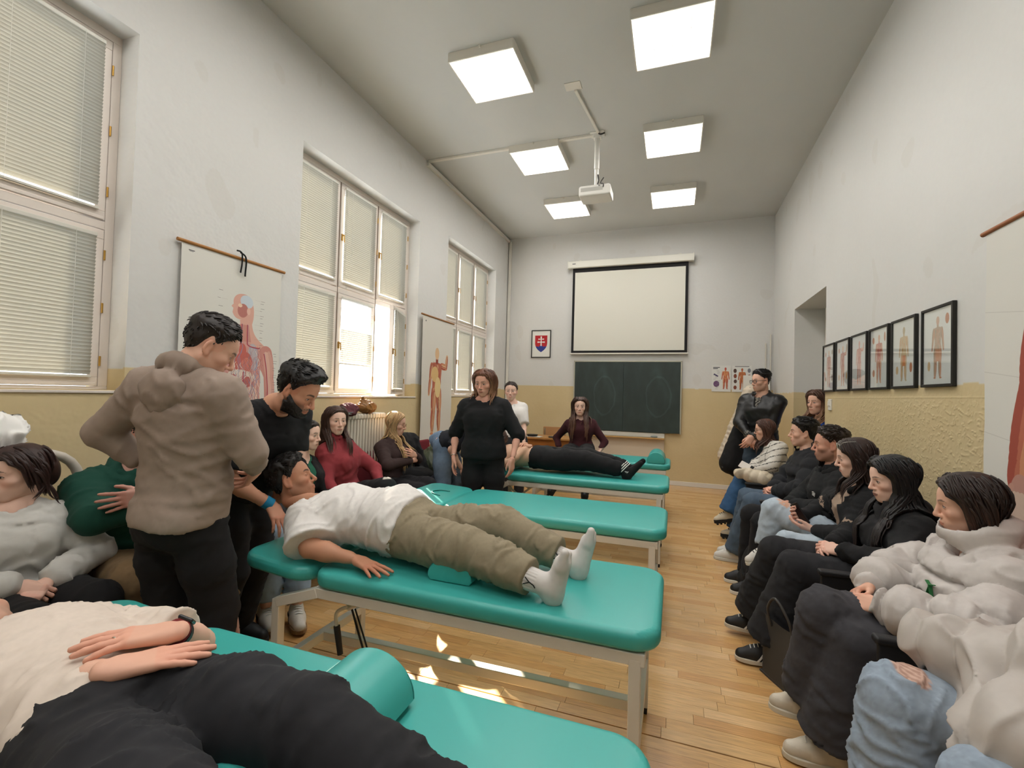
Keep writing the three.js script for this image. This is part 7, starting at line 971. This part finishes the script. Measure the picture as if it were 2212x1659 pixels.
lump('lap_coat', 'pale puffy coat heaped on the lap of the person in ripped light-blue jeans', 'coat', nylonMat, lin('#bdb5ae'), [cap([0.80, 0.745, -1.88], [0.92, 0.77, -1.62], 0.085, 0.10, 0.03), cap([0.86, 0.74, -1.82], [1.02, 0.74, -1.77], 0.09, 0.12, 0.04), cap([0.94, 0.81, -1.62], [1.08, 0.79, -1.42], 0.12, 0.13, 0.04), cap([0.86, 0.68, -1.66], [0.80, 0.44, -1.56], 0.085, 0.075, 0.04), cap([0.80, 0.62, -1.50], [0.78, 0.36, -1.36], 0.10, 0.10, 0.04), cap([0.82, 0.70, -1.50], [0.92, 0.72, -1.30], 0.11, 0.12, 0.04), ell([0.99, 0.70, -1.55], [0.22, 0.11, 0.30], 0.05)], 0.0085, { lo: [0.60, 0.22, -2.05], hi: [1.3, 1.02, -1.05], amp: 0.030, quilt: 8, puffy: 0.030, qa: [0.5, 0.3, 0.8], seed: 5, fl: 7, fh: 9, weave: 0.04 });
// things held or lying beside the people on the right
{ const p = thing('phone', 'black phone held by the woman with sunglasses on her head', 'phone'); part('phone_body', box(0.075, 0.012, 0.15, 0, 0, 0, 0.005).applyMatrix4(new THREE.Matrix4().makeRotationFromEuler(new THREE.Euler(1.25, 0.5, 1.2))).translate(0.815, 0.745, -3.62), std({ color: 0x15151a, roughness: 0.3 }), p); }
{ const p = thing('phone', 'white phone in dark frame lying on the cream coat of the woman in striped shirt', 'phone'); const b = part('phone_body', box(0.076, 0.010, 0.155, 0, 0, 0, 0.004).applyMatrix4(new THREE.Matrix4().makeRotationFromEuler(new THREE.Euler(0.6, 0.9, 0.5))).translate(0.735, 0.80, -5.46), std({ color: 0xd8d0c6, roughness: 0.4 }), p); part('camera_block', box(0.03, 0.004, 0.035, 0.02, 0.006, 0.05, 0.002).applyMatrix4(new THREE.Matrix4().makeRotationFromEuler(new THREE.Euler(0.6, 0.9, 0.5))).translate(0.735, 0.80, -5.46), rubber, b); }
lump('cream_coat', 'cream padded coat with fur pompom on the lap of the woman in striped shirt', 'coat', nylonMat, lin('#cdbfa8'), [cap([0.72, 0.735, -5.42], [0.88, 0.70, -5.36], 0.06, 0.08, 0.04), ell([0.86, 0.69, -5.48], [0.14, 0.07, 0.16], 0.04), ell([0.655, 0.735, -5.42], [0.052, 0.052, 0.052], 0.015)], 0.009, { lo: [0.5, 0.5, -5.75], hi: [1.1, 0.9, -5.15], amp: 0.016, quilt: 14, puffy: 0.010, qa: [0.7, 0, 0.7], seed: 8 });
lump('quilted_coat', 'long white quilted coat hanging behind the man with glasses', 'coat', nylonMat, lin('#cbbba6'), [cap([0.99, 1.60, -7.05], [0.84, 1.10, -7.05], 0.11, 0.13, 0.04), cap([0.84, 1.1, -7.05], [0.72, 0.72, -7.05], 0.13, 0.14, 0.04)], 0.014, { lo: [0.4, 0.5, -7.3], hi: [1.3, 1.8, -6.8], amp: 0.012, quilt: 16, puffy: 0.012, qa: [0.3, 0.95, 0], seed: 4 });
lump('long_coat', 'long black coat hanging beside the man with glasses', 'coat', clothMat, lin('#0f0f11'), [cap([0.86, 1.25, -6.62], [0.70, 0.68, -6.62], 0.09, 0.14, 0.04), cap([0.82, 1.1, -6.62], [0.82, 0.62, -6.62], 0.1, 0.13, 0.04)], 0.014, { lo: [0.4, 0.42, -6.85], hi: [1.1, 1.45, -6.4], amp: 0.014, seed: 6 });
{ const s = thing('coat_stand', 'thin metal coat stand behind the man with glasses', 'coat stand', [1.02, 0, -7.0]); part('pole', rod([0, 0.02, 0], [0, 1.66, 0], 0.014), metalMat, s); part('hook', [rod([0, 1.62, 0], [-0.06, 1.68, 0.02], 0.007), rod([0, 1.62, 0], [0.06, 1.68, 0], 0.007), rod([0, 1.3, 0], [-0.15, 1.34, 0.34], 0.007)], metalMat, s); part('base', new THREE.CylinderGeometry(0.18, 0.19, 0.025, 24).translate(0, 0.013, 0), metalMat, s); }
renderer.render(scene, camera);
